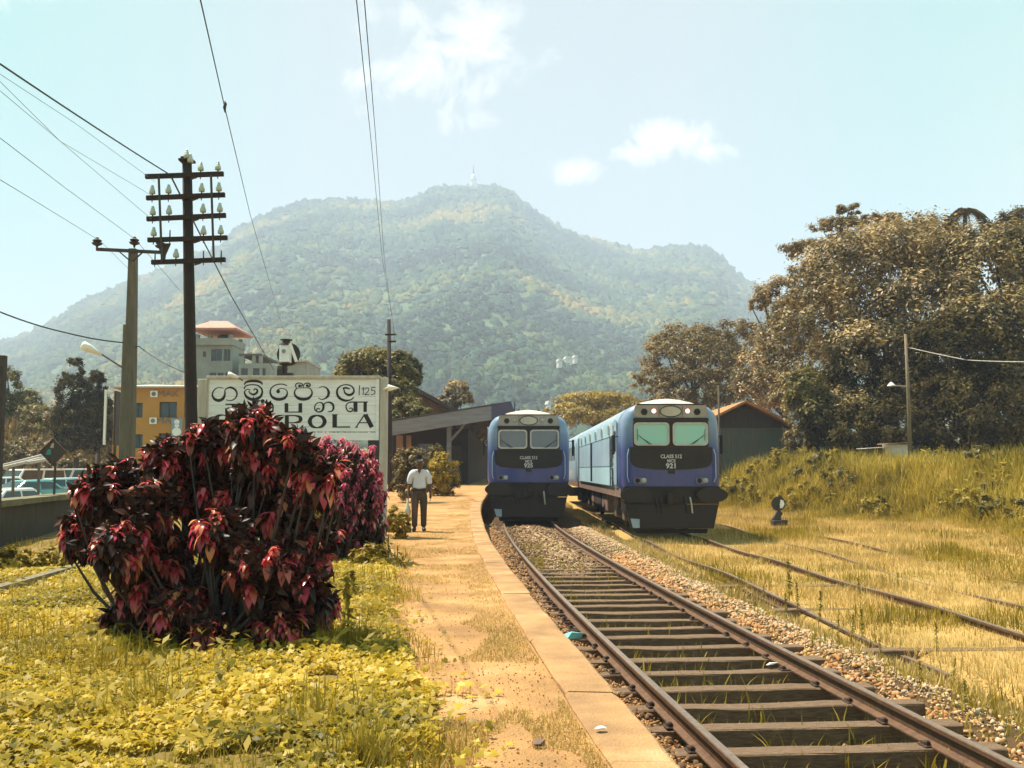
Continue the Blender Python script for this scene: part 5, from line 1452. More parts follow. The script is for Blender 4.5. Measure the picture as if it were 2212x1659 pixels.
#PART4
# ------------------------------------------------------------------ diesel railcars
M['train_blue'] = material('deep_blue_train_paint', (0.03, 0.045, 0.26), (0.025, 0.035, 0.2), 1.6, 0.28, spec=.5, coat=.5, stretch=(1, 1, .5))
def sheen_blend(name, low, high, z0, z1):
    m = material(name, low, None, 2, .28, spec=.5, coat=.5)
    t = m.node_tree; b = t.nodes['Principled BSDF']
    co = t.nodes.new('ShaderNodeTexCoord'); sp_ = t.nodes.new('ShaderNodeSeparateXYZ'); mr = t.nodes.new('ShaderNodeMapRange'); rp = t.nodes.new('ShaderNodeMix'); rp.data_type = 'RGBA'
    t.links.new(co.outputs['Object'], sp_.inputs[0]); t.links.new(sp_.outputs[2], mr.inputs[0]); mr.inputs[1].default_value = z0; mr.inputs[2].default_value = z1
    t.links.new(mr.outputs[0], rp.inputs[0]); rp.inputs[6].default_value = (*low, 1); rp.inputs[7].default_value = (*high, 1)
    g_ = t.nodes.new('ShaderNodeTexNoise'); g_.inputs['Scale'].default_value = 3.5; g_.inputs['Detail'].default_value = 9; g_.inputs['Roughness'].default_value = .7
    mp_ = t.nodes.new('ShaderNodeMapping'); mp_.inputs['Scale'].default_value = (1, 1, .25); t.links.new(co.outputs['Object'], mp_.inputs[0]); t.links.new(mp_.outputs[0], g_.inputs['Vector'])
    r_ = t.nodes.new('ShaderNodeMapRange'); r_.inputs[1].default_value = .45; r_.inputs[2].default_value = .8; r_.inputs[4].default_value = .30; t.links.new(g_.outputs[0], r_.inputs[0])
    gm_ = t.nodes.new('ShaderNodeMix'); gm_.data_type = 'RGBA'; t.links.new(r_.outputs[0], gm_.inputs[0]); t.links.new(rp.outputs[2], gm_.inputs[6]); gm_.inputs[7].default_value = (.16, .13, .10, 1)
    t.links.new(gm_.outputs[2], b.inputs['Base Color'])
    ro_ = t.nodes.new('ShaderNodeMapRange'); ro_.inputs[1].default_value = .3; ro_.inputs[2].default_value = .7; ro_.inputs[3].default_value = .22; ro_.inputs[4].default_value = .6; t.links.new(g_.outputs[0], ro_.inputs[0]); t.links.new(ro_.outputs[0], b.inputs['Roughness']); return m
M['train_nose'] = sheen_blend('blue_train_paint_silver_sheen', (0.018, 0.042, 0.21), (0.17, 0.25, 0.38), 2.55, 3.35)  # silver top and its sky sheen both blended into the nose colour by height
M['train_silver'] = material('silver_blue_train_paint', (0.38, 0.48, 0.58), (0.28, 0.38, 0.47), 1.3, 0.38, spec=.5, coat=.25, stretch=(1, .5, .6))
M['train_pale'] = material('pale_blue_train_paint', (0.38, 0.54, 0.60), (0.30, 0.44, 0.50), 1.6, 0.45, spec=.4, stretch=(1, .5, .6))
M['train_grey'] = material('warm_grey_panel', (0.36, 0.33, 0.29), (0.28, 0.25, 0.22), 2.5, 0.45, spec=.5)
M['train_cream'] = material('cream_roof', (0.52, 0.47, 0.39), (0.40, 0.36, 0.30), 2, 0.6)
M['train_black'] = material('black_train_paint', (0.007, 0.006, 0.006), (0.016, 0.012, 0.011), 2, 0.42, spec=.4)
M['underframe'] = material('oily_underframe', (0.016, 0.012, 0.010), (0.032, 0.022, 0.017), 4, .8, .2)
M['rust_brown'] = material('rusty_brown_steel', (0.20, 0.12, 0.09), (0.13, 0.08, 0.06), 3, .8, .2)
M['screen_grey'] = material('grey_windscreen', (0.17, 0.19, 0.22), (0.14, 0.16, 0.18), 1, 0.12, spec=.6)
M['screen_teal'] = material('teal_tinted_windscreen', (0.26, 0.60, 0.51), (0.34, 0.58, 0.50), 1, 0.12, spec=.6)
M['rubber'] = material('pale_window_surround', (0.50, 0.48, 0.44), (0.40, 0.38, 0.35), 5, .5)
M['lens'] = material('lamp_lens', (0.45, 0.46, 0.42), (0.35, 0.36, 0.33), 8, .15, spec=.7)
M['red_lamp'] = emit_material('lit_red_lamp', (1.0, 0.22, 0.20), 3.0)
M['numerals'] = material('white_stencil', (0.62, 0.62, 0.62), None, 8, .6)
HALF = [(1.46, 1.40), (1.50, 1.62), (1.51, 2.4), (1.50, 3.25), (1.465, 3.50), (1.38, 3.70), (1.22, 3.86), (1.02, 3.95), (0.72, 4.07), (0.36, 4.15), (0.0, 4.18)]
def section(y, nose):
    Rr = .34
    inset = Rr * (1 - math.sqrt(max(0, 1 - (1 - min(y, Rr) / Rr) ** 2))) if nose else 0
    t = min(1, y / .9) if nose else 1
    t = t * t * (3 - 2 * t)
    pts = []
    for (x, z) in HALF:
        xx = x - inset * min(1, x / 1.0)
        zz = z if z <= 3.95 else 3.95 + (z - 3.95) * (0.10 + .9 * t)
        pts.append((xx, y, zz))
    full = [(-p[0], p[1], p[2]) for p in pts] + [p for p in pts[::-1][1:]]
    return full
def shell(y0, y1, nose, segs, sel):
    ysn = [y0 + (y1 - y0) * (k / segs) ** (1.8 if nose else 1) for k in range(segs + 1)]
    vs, fs = [], []
    n = 2 * len(HALF) - 1
    for y in ysn: vs += section(y, nose)
    for a in range(segs):
        for k in range(n - 1):
            if sel(k if k < n // 2 else n - 2 - k):
                fs.append((a * n + k, (a + 1) * n + k, (a + 1) * n + k + 1, a * n + k + 1))
    return vs, fs, n, ysn
def railcar(num, label, loc, rz, screen, lit, side):
    r = empty('railcar', loc, rz); tag(r, label, 'train', None)
    L = 20.0
    is_roof = lambda k: k >= 7
    vs, fs, n, ysn = shell(0, 1.2, True, 10, lambda k: not is_roof(k))
    fs.append(tuple(range(n)))
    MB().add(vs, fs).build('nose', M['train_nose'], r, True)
    me = r.children[-1].data
    vs, fs, n, ysn = shell(1.2, L, False, 8, lambda k: not is_roof(k))
    MB().add(vs, fs + [tuple((8 * n + k) for k in range(n - 1, -1, -1))]).build('body', M['train_silver'], r, True)
    vs, fs, n, _ = shell(0.0, 1.2, True, 10, is_roof)
    v2, f2, n2, _ = shell(1.2, L, False, 8, is_roof)
    MB().add(vs, fs).add(v2, f2).build('roof', M['train_cream'], r, True)
    MB().box(-1.02, 1.02, -.06, .1, 3.935, 3.965, .008).build('roof_gutter', M['train_black'], r)
    for x in (-.35, .4): MB().box(x - .05, x + .05, 1.5, 1.7, 4.12, 4.23, .02).build('roof_vent', M['train_black'], r)
    Fy = -.012
    MB().prism(rrect(-1.10, 1.10, 3.545, 3.93, .10), -.035, .02).build('front_panel', M['train_grey'], r)
    ov = MB().ring_prism(oval(0, 3.735, .335, .175, 28), oval(0, 3.735, .31, .15, 28), -.055, -.036).build('destination_rim', M['train_black'], r)
    MB().prism(oval(0, 3.735, .308, .148, 28), -.048, -.036).build('destination_glass', M['train_cream'], ov)
    for s in (-1, 1):
        MB().ring_prism(oval(s * .80, 3.72, .098, .098), oval(s * .80, 3.72, .068, .068), -.060, -.036).build('marker_ring', M['underframe'], r)
        MB().lathe([(.066, -.044), (.066, -.037)], (s * .80, 0, 3.72), 16, 'y').build('marker_lamp', M['train_black'], r)
        MB().ring_prism(oval(s * .51, 3.745, .085, .085), oval(s * .51, 3.745, .066, .066), -.055, -.036).build('tail_ring', M['train_grey'], r)
        MB().lathe([(.02, -.070), (.055, -.058), (.065, -.037)], (s * .51, 0, 3.745), 16, 'y').build('tail_lamp', M['red_lamp'] if lit else M['train_cream'], r, True)
        # bright rounded corner lamp housing at the cantrail
        MB().prism([(s * .335 + s * .02 - .006, 3.56), (s * .335 + s * .02 + .006, 3.56), (s * .335 + s * .02 + .006, 3.91), (s * .335 + s * .02 - .006, 3.91)], -.042, -.0355).build('panel_seam', M['train_black'] if s < 0 or lit else M['train_cream'], r)
    MB().prism(rrect(-1.14, 1.14, 3.42, 3.535, .03), -.060, .02).build('visor', M['train_black'], r)
    MB().prism(rrect(-1.14, 1.14, 2.66, 3.418, .06), -.020, .02).build('screen_surround', M['train_black'], r)
    for (a, b) in ((-1.12, -.05), (.05, 1.12)):
        fr = MB().ring_prism(rrect(a, b, 2.70, 3.40, .12), rrect(a + .055, b - .055, 2.755, 3.345, .09), -.062, -.021).build('windscreen_frame', M['rubber'], r)
        MB().prism(rrect(a + .054, b - .054, 2.754, 3.346, .09), -.040, -.0215).build('windscreen', M[screen], fr)
        for q in (0, .06):
            s = -1 if a < 0 else 1
            xo = a + .22 if a < 0 else b - .22
            MB().tube([(xo + s * .10 - q * s, -.075, 3.02 - q), (xo - s * .25 - q * s, -.075, 2.74)], .008, 4).build('wiper', M['train_black'], fr)
        MB().tube([(xo + s * .11, -.075, 2.85), (xo + s * .12, -.075, 3.2)], .008, 4).build('wiper', M['train_black'], fr)
    pan = rrect(-1.22, 1.22, 2.0, 2.68, .02)
    pan = [(-1.24, 2.655), (-1.24, 2.25), (-1.18, 2.12), (-1.02, 2.04), (-.5, 1.985), (0, 1.975), (.5, 1.985), (1.02, 2.04), (1.18, 2.12), (1.24, 2.25), (1.24, 2.655)]
    vs = []
    MB().prism(pan, -.028, .16).build('front_mask', M['train_black'], r)
    text_mesh('CLASS S12', .155, 'class_lettering', M['numerals'], r, (0, -.031, 2.37), sx=.92, bold=.003)
    text_mesh('MCS', .13, 'class_lettering', M['numerals'], r, (0, -.031, 2.235), sx=1.0, bold=.003)
    text_mesh(num, .21, 'number', M['numerals'], r, (0, -.031, 2.085), sx=1.05, bold=.006)
    MB().box(-.10, .10, -.05, -.01, 1.86, 1.97, .015).build('jumper_socket', M['train_black'], r)
    for s in (-1, 1):
        hl = MB().prism(rrect(s * .93 - .19, s * .93 + .19, 1.565, 1.735, .06), -.035, .1).build('headlamp', M['screen_grey'], r)
        MB().ring_prism(rrect(s * .93 - .215, s * .93 + .215, 1.54, 1.76, .08), rrect(s * .93 - .188, s * .93 + .188, 1.567, 1.733, .058), -.05, .05).build('headlamp_rim', M['train_blue'], hl)
        MB().lathe([(.03, -.062), (.072, -.048), (.08, -.037)], (s * .93 + .095, 0, 1.65), 14, 'y').build('bulb', M['lens'], hl, True)
        MB().lathe([(.03, -.052), (.066, -.044), (.075, -.037)], (s * .93 - .09, 0, 1.65), 14, 'y').build('bulb', M['underframe'], hl, True)
    # buffer beam, buffers, coupler, plough
    MB().prism([(-1.46, 1.40), (-1.42, .95), (1.42, .95), (1.46, 1.40)], .02, .6).build('buffer_beam', M['train_black'], r)
    MB().prism(rrect(-1.44, 1.44, 1.385, 1.475, .03), -.045, .1).build('beam_lip', M['underframe'], r)
    for s in (-1, 1):
        b = MB().lathe([(.13, -.42), (.13, .05)], (s * 1.05, 0, 1.22), 14, 'y').build('buffer', M['underframe'], r)
        vs0 = oval(s * 1.13, 1.23, .46, .225, 24)
        MB().prism(vs0, -.50, -.42).build('buffer_plate', M['train_black'], b)
    cpl = MB().box(-.14, .14, -.40, .05, .98, 1.22, .03).build('coupler', M['underframe'], r)
    MB().box(-.20, -.03, -.55, -.401, .92, 1.28, .03).build('coupler_hook', M['underframe'], cpl)
    for x in (-.5, -.35, .38, .55):
        MB().tube([(x, -.02, 1.15), (x + .02, -.14, .95), (x + .05, -.10, .68)], .028, 6).build('air_hose', M['rubber'] if x == .55 else M['underframe'], r)
    MB().prism([(-1.40, .94), (-1.24, .22), (1.24, .22), (1.40, .94)], -.06, .05).build('plough', M['train_black'], r)
    MB().prism([(-1.10, .20), (-1.06, .07), (1.06, .07), (1.10, .20)], .10, .16).build('guard_plate', M['underframe'], r)
    for s in (-1, 1):
        p = [(s * 1.255, .52), (s * .98, .50), (s * .98, .24), (s * 1.18, .24)]
        MB().prism(p if s < 0 else p[::-1], -.072, -.0605).build('plough_corner', M['train_silver'] if s < 0 else M['train_black'], r)
        MB().tube([(s * 1.28, -.03, 2.6), (s * 1.33, -.07, 2.4), (s * 1.33, -.07, 1.75), (s * 1.28, -.03, 1.6)], .015, 6).build('handrail', M['train_silver'], r)
    # underframe along the sides, bogies
    MB().box(-1.46, 1.46, .62, L, 1.12, 1.398).build('side_sill', M['rust_brown'], r)
    for yb in (3.6, 15.8):
        bg_ = MB().box(-1.15, -1.0, yb - 1.9, yb + 1.9, .45, .72, .03).box(1.0, 1.15, yb - 1.9, yb + 1.9, .45, .72, .03).box(-1.0, 1.0, yb - .3, yb + .3, .5, .9).build('bogie', M['underframe'], r)
        for ya in (yb - 1.25, yb + 1.25):
            for s in (-1, 1):
                MB().lathe([(.10, s * .70), (.42, s * .72), (.45, s * .80), (.43, s * .86), (.15, s * .88)][::s], (0, ya, .45), 22, 'x').build('wheel', M['underframe'], bg_, True)
                MB().box(s * 1.07 - .14, s * 1.07 + .16, ya - .2, ya + .2, .34, .66, .04).build('axle_box', M['rust_brown'], bg_)
            for q in (-.35, .35):
                MB().lathe([(.11, .66), (.12, .7), (.11, 1.1)], (-1.12, ya + q, 0), 10).build('spring', M['rust_brown'], bg_)
    for k, (ya, yb, zb, mt) in enumerate([(6.2, 7.4, .45, 'rust_brown'), (7.6, 8.4, .55, 'rust_brown'), (8.8, 11.8, .40, 'underframe'), (12.2, 13.4, .6, 'rust_brown')]):
        for s in (-1, 1):
            MB().box(s * 1.05 - .3, s * 1.05 + .3, ya, yb, zb, 1.118, .03).build('equipment_box', M[mt], r)
    if side:
        for s in (-1, 1):
            X0 = s * 1.512
            def plate(y0, y1, z0, z1, name, mat, rad=.05, t=.012, par=None):
                pts = rrect(y0, y1, z0, z1, rad)
                vs = [(X0, y, z) for y, z in pts] + [(X0 + s * t, y, z) for y, z in pts]
                m = len(pts)
                fs = [tuple(range(m)), tuple(range(2 * m - 1, m - 1, -1))] + [((i + 1) % m, i, m + i, m + (i + 1) % m) for i in range(m)]
                return MB().add(vs, fs).build(name, M[mat], par or r)
            plate(3.0, 18.6, 2.10, 3.04, 'side_panel', 'train_silver', .03, .012)
            plate(2.4, 18.6, 1.45, 2.06, 'lower_panel', 'train_pale', .03, .014)
            plate(2.4, 18.6, 3.08, 3.52, 'window_band', 'train_pale', .04, -.004 if False else .010)
            for y in (3.6, 6.3, 9.0, 11.7, 14.4, 17.0):
                fr = plate(y - .36, y + .36, 3.10, 3.50, 'porthole', 'rubber', .18, .028)
                plate(y - .28, y + .28, 3.14, 3.46, 'glass', 'screen_grey', .15, .034, fr)
            d = plate(1.15, 1.95, 1.5, 3.55, 'cab_door', 'train_silver', .08, .022)
            plate(1.28, 1.82, 2.55, 3.2, 'door_window', 'train_black', .06, .03, d)
            for y in (2.15, 2.75):
                MB().tube([(X0 + s * .06, y, 1.45), (X0 + s * .06, y, 3.05)], .022, 6).build('ladder_rail', M['underframe'], r)
            for z in (1.7, 2.0, 2.3, 2.6):
                MB().tube([(X0 + s * .06, 2.15, z), (X0 + s * .06, 2.75, z)], .018, 6).build('ladder_rung', M['underframe'], r)
            plate(2.2, 2.7, 2.35, 3.4, 'ladder_recess', 'rust_brown', .04, .008)
            for y in (10.6, 11.0):
                MB().tube([(X0 + s * .05, y, 1.5), (X0 + s * .05, y, 3.06)], .022, 6).build('drain_pipe', M['underframe'], r)
            plate(18.75, 19.35, 1.5, 3.5, 'end_door', 'train_black', .05, .016)
            mr = MB().tube([(X0, .85, 3.0), (X0 + s * .14, .7, 3.0)], .015, 5).build('mirror_arm', M['train_black'], r)
            MB().box(X0 + s * .16 - .04, X0 + s * .16 + .04, .62, .78, 2.45, 3.05, .02).build('mirror', M['train_black'], r)
    return r
railcar('925', 'blue railcar numbered 925 at the platform with dark grey windscreens', (float(x1(36.9)), 36.9, 0.16), 0, 'screen_grey', False, True)
railcar('921', 'blue railcar numbered 921 on the grassy siding with teal windscreens and lit red lamps', (4.80, 30.4, 0.12), 0, 'screen_teal', True, True)
cr = empty('carriage', (4.80, 51.2, .12)); tag(cr, 'silver blue carriage coupled behind railcar 921', 'carriage')
vs, fs, n, _ = shell(0, 19, False, 6, lambda k: k < 7)
MB().add(vs, fs + [tuple(range(n)), tuple((6 * n + k) for k in range(n - 1, -1, -1))]).build('body', M['train_silver'], cr, True)
vs, fs, n, _ = shell(0, 19, False, 6, lambda k: k >= 7); MB().add(vs, fs).build('roof', M['train_cream'], cr, True)
MB().box(-1.46, 1.46, .1, 18.9, 1.1, 1.398).build('side_sill', M['rust_brown'], cr)
MB().box(-.5, .5, -.58, -.003, 1.5, 3.6, .05).build('gangway', M['train_black'], cr)
for k in range(7):
    MB().box(-1.53, -1.505, 1.6 + k * 2.4, 3.2 + k * 2.4, 2.5, 3.2, .01).build('window', M['screen_grey'], cr)
for yb in (3.2, 15.6):
    MB().box(-1.15, 1.15, yb - 1.9, yb + 1.9, .3, .8, .05).build('bogie', M['underframe'], cr)

# ------------------------------------------------------------------ the walking man
def skin_mesh(name, nodes, edges, mat, parent, sub=2, root=0):
    me = bpy.data.meshes.new(name)
    me.from_pydata([n[:3] for n in nodes], edges, [])
    me.update()
    o = bpy.data.objects.new(name, me); COL.objects.link(o)
    o.modifiers.new('skin', 'SKIN'); sk = me.skin_vertices[0].data
    for i, n in enumerate(nodes):
        sk[i].radius = (n[3], n[4] if len(n) > 4 else n[3])
    sk[root].use_root = True
    o.modifiers['skin'].use_smooth_shade = True
    ss = o.modifiers.new('sub', 'SUBSURF'); ss.levels = sub; ss.render_levels = sub
    dg = bpy.context.evaluated_depsgraph_get()
    m2 = bpy.data.meshes.new_from_object(o.evaluated_get(dg))
    bpy.data.objects.remove(o)
    m2.materials.clear(); m2.materials.append(mat)
    m2.polygons.foreach_set('use_smooth', [True] * len(m2.polygons))
    return link(name, m2, None, parent)
M['skin'] = material('dark_brown_skin', (0.10, 0.05, 0.032), (0.075, 0.038, 0.024), 6, .5)
M['shirt'] = material('white_shirt_cloth', (0.62, 0.64, 0.70), (0.54, 0.56, 0.63), 4, .85, .3)
M['trousers'] = material('dark_brown_trousers', (0.075, 0.052, 0.032), (0.05, 0.035, 0.022), 5, .9, .3)
M['hair'] = material('black_hair', (0.012, 0.010, 0.010), (0.02, 0.017, 0.016), 20, .6)
M['leather'] = material('dark_leather', (0.03, 0.02, 0.015), None, 10, .5)
pm = empty('person', (-2.21, 24.1, float(plat_z(24.1)) - .01), R(4)); tag(pm, 'man in a white shirt and dark trousers walking along the platform carrying a small bag', 'person')
nd = [(0, 0, .95, .15, .11), (0, 0, 1.15, .13, .095), (0, .01, 1.34, .12, .08), (0, -.005, 1.47, .055), (0, -.025, 1.545, .062, .072), (0, -.035, 1.625, .078, .092), (0, -.02, 1.70, .062, .075)]
ed = [(0, 1), (1, 2), (2, 3), (3, 4), (4, 5), (5, 6)]
def chain(start, pts):
    prev = start
    for p in pts:
        nd.append(p); ed.append((prev, len(nd) - 1)); prev = len(nd) - 1
    return prev
nd.append((0, -.125, 1.60, .014, .018)); ed.append((5, len(nd) - 1))
for s in (-1, 1):
    nd.append((s * .088, -.01, 1.62, .012, .02)); ed.append((5, len(nd) - 1))
    w = chain(2, [(s * .16, .01, 1.37, .058), (s * .235, .02, 1.13, .044), (s * .265, -.05 + .03 * s, .90, .031), (s * .268, -.065 + .03 * s, .855, .036, .022)])
    bx_, by_, bz2 = nd[w][:3]
    pal = chain(w, [(bx_, by_ - .01, bz2 - .05, .036, .018)])
    for q, ln in enumerate((.058, .066, .062, .048)):
        fy = by_ - .035 + q * .020
        chain(pal, [(bx_, fy, bz2 - .075, .010), (bx_ - s * .004, fy - .004, bz2 - .075 - ln * .55, .009), (bx_ - s * .018, fy - .006, bz2 - .075 - ln, .007)])
    chain(w, [(bx_ - s * .018, by_ - .045, bz2 - .03, .011), (bx_ - s * .03, by_ - .06, bz2 - .07, .009)])
    kn = (.50, -.13, .0) if s < 0 else (.50, -.02, .0)
    chain(0, [(s * .095, 0, .87, .10), (s * .105, kn[1], .50, .062), (s * .105, (.0 if s < 0 else .12), .10, .042), (s * .11, (-.05 if s < 0 else .06), .045, .042, .035), (s * .12, (-.17 if s < 0 else -.07), .035, .035, .025)])
skin_mesh('body', nd, ed, M['skin'], pm)
sn = [(0, .005, .955, .178, .128), (0, .005, 1.10, .182, .132), (0, .01, 1.28, .195, .135), (0, .01, 1.385, .185, .13), (0, 0, 1.455, .085, .078)]
se = [(0, 1), (1, 2), (2, 3), (3, 4)]
for s in (-1, 1):
    b = len(sn); sn += [(s * .17, .01, 1.385, .108), (s * .222, .02, 1.24, .085), (s * .245, .018, 1.09, .072)]; se += [(3, b), (b, b + 1), (b + 1, b + 2)]
skin_mesh('shirt', sn, se, M['shirt'], pm)
tn = [(0, 0, .965, .165, .120), (0, 0, .90, .17, .125)]; te = [(0, 1)]
for s in (-1, 1):
    b = len(tn); ky = -.095 if s < 0 else -.03; ay = 0.0 if s < 0 else .115
    tn += [(s * .10, 0, .80, .112), (s * .106, ky * .8, .52, .085), (s * .106, (ky + ay) / 2 + .0, .30, .078), (s * .106, ay, .085, .074)]; te += [(1, b), (b, b + 1), (b + 1, b + 2), (b + 2, b + 3)]
skin_mesh('trousers', tn, te, M['trousers'], pm)
skin_mesh('hair', [(0, .01, 1.70, .076, .080), (0, .04, 1.63, .076, .060), (0, -.03, 1.725, .055, .034)], [(0, 1), (0, 2)], M['hair'], pm)
MB().box(-.17, .17, -.128, .128, .952, .985, .03).build('belt', M['leather'], pm)
for s in (-1, 1):
    MB().prism([(s * .012 - .002, 1.625), (s * .05, 1.622), (s * .05, 1.634), (s * .012, 1.636)] if s > 0 else [(-.05, 1.622), (-.012, 1.625), (-.012, 1.636), (-.05, 1.634)], -.126, -.11).build('eye', M['hair'], pm)
    MB().prism([(s * .07 - .05, 1.455), (s * .07 + .05, 1.43), (s * .07 + .01, 1.40)][::1], -.10, -.085).build('collar', M['shirt'], pm)
    fy = -.05 if s < 0 else .06
    MB().tube([(s * .11, fy + .10, .045), (s * .112, fy, .05), (s * .12, fy - .10, .038), (s * .122, fy - .145, .03)], [.045, .052, .048, .025], 8).build('shoe', M['leather'], pm, True)
MB().prism([(-.045, 1.452), (0, 1.36), (.045, 1.452)], -.135, -.11).build('open_neck', M['skin'], pm)
MB().prism([(-.03, 1.572), (.03, 1.572), (.024, 1.583), (-.024, 1.583)], -.117, -.10).build('moustache', M['hair'], pm)
bagm = material('clear_plastic_bag', (0.55, 0.52, 0.40), (0.42, 0.40, 0.30), 6, .3)
bgp = empty('carrier_bag', (-2.21 - .268, 24.1 - .10, float(plat_z(24.1)) + .40)); tag(bgp, 'small pale carrier bag held in the walking man\'s hand', 'bag')
MB().lathe([(.03, -.06), (.075, -.03), (.085, .06), (.06, .16), (.022, .24), (.02, .33)], n=9).build('bag_body', bagm, bgp, True)
MB().tube([(-.02, 0, .30), (-.025, 0, .37), (.0, 0, .40), (.02, 0, .37), (.02, 0, .30)], .006, 5).build('bag_handle', bagm, bgp)

# ------------------------------------------------------------------ copper leaf bushes
M['leaf_red'] = leaf_material('red_copper_leaves', [(0.32, 0.028, 0.035), (0.56, 0.05, 0.055), (0.66, 0.09, 0.14), (0.72, 0.30, 0.14), (0.45, 0.10, 0.07), (0.50, 0.035, 0.06)], 0.48, 0.26, 0.8)
M['leaf_pink'] = leaf_material('pink_copper_leaves', [(0.20, 0.02, 0.05), (0.58, 0.06, 0.15), (0.65, 0.13, 0.19), (0.70, 0.40, 0.30)], 0.48, 0.32, 0.7)
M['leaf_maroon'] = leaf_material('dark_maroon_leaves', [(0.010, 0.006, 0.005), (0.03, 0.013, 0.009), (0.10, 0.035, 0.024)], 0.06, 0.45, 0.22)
def shoots(ells, N, per, leaf_len, top_only=False, bright=.5):
    """umbrella shaped shoot tips on the surface of the bush; returns leaf positions, rotations, sizes, redness"""
    B = np.array(ells, float)
    w = B[:, 3] * B[:, 5] + B[:, 3] * B[:, 4]; w /= w.sum()
    pos, rot, sc, red = [], [], [], []
    k = 0; tries = 0
    while k < N and tries < N * 40:
        tries += 1
        b = B[rng.choice(len(B), p=w)]
        d = unit(1)[0]
        if d[2] < -.75 or (top_only and d[2] < 0): continue
        p = b[:3] + d * b[3:6] * (.88 + .30 * rng.random() ** 2)
        if any((((p - e[:3]) / (e[3:6] * .9)) ** 2).sum() < 1 for e in B): continue
        if p[2] < .66: continue
        k += 1
        upness = d[2]
        n = per
        shoot_k = .75 + .55 * rng.random()
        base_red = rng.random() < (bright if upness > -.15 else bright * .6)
        axis = d * .55 + np.array([0, 0, 1.0]); axis /= np.linalg.norm(axis)
        for j in range(n):
            t = j / n
            az = j * 2.4 + rng.random() * .5
            lay = t                                           # 0 at the tip, 1 lower on the stem
            tilt = 0.10 - 1.45 * lay ** .7 + rng.normal() * .18   # angle of the leaf above the horizontal
            o = p - axis * lay * leaf_len * 1.7 + rng.normal(size=3) * leaf_len * .06
            c, s = math.cos(az), math.sin(az)
            fwd = np.array([c * math.cos(tilt), s * math.cos(tilt), math.sin(tilt)])
            side = np.array([-s, c, 0.])
            upv = np.cross(side, fwd) * -1
            upv = np.cross(fwd, side) if np.cross(fwd, side)[2] > 0 else np.cross(side, fwd)
            xv = np.cross(fwd, upv)
            rot.append(np.stack([xv, fwd, upv], -1)); pos.append(o); sc.append(leaf_len * shoot_k * (.5 + .8 * rng.random()) * (.75 + .5 * min(1, lay * 2)))
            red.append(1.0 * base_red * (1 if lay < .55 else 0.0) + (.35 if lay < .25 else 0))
    return np.array(pos), np.array(rot), np.array(sc), np.array(red)
def copper_bush(label, base, ells, N, per, ll, nobj, mat_r, bright, filler):
    r = empty('copperleaf_bush', base); tag(r, label, 'bush', 'copperleaf bushes')
    b0 = np.array(base)
    pos, rot, sc, red = shoots(ells, N, per, ll, bright=bright)
    # stems
    mb = MB()
    for k in range(0, len(pos), per * 5):
        e = Vector(pos[k] - b0) + Vector((0, 0, -ll))
        a = Vector((random.uniform(-.3, .3), random.uniform(-.2, .2), -.1)) + Vector((e.x * .35, e.y * .35, 0))
        mb.tube([a, a.lerp(e, .55) + Vector((e.x * .06, e.y * .06, 0)), e], [.022, .015, .006], 5)
    mb.build('stems', M['iron'], r)['kind'] = 'stuff'
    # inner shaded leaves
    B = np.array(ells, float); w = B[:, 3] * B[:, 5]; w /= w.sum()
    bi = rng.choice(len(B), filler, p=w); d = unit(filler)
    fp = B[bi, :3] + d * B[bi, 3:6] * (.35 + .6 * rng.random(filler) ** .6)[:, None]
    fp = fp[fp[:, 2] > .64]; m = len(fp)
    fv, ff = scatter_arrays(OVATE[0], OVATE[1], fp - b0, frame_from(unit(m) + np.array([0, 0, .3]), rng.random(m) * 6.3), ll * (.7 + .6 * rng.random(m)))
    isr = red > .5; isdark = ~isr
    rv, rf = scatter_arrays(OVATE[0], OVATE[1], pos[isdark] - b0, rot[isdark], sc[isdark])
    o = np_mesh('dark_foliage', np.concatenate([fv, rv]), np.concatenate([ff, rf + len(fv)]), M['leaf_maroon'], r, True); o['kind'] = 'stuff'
    idx = np.where(isr)[0]
    # the biggest bright leaves are single leaves, the others stay together
    front = idx[np.argsort(-(sc[idx] - .15 * (pos[idx, 1] - b0[1])))]
    single, rest = front[:nobj], front[nobj:]
    if len(rest):
        v, f = scatter_arrays(OVATE[0], OVATE[1], pos[rest] - b0, rot[rest], sc[rest])
        o = np_mesh('bright_foliage', v, f, M[mat_r], r, True); o['kind'] = 'stuff'
    if nobj:
        metas = []
        for q in range(6):
            tv, tf = ovate(.3 + .08 * q, .21 + .015 * q, 5, .06 + .02 * (q % 3))
            me = bpy.data.meshes.new('leaf'); me.from_pydata(tv.tolist(), [], tf.tolist()); me.update()
            me.polygons.foreach_set('use_smooth', [True] * len(me.polygons))
            cc = [(0.30, 0.025, 0.035), (0.52, 0.045, 0.055), (0.66, 0.16, 0.15), (0.60, 0.05, 0.13), (0.70, 0.28, 0.12), (0.50, 0.12, 0.08)][q]
            me.materials.append(leaf_material('bright_leaf', [cc, tuple(x * 1.25 for x in cc)], .48, .26, .8)); metas.append(me)
        for k, i_ in enumerate(single):
            o = bpy.data.objects.new('leaf', metas[k % 6]); COL.objects.link(o); o.parent = r
            mt = Matrix(rot[i_].tolist()).to_4x4(); mt = Matrix.Translation(Vector(pos[i_] - b0)) @ mt @ Matrix.Scale(float(sc[i_]), 4)
            o.matrix_local = mt
    return r
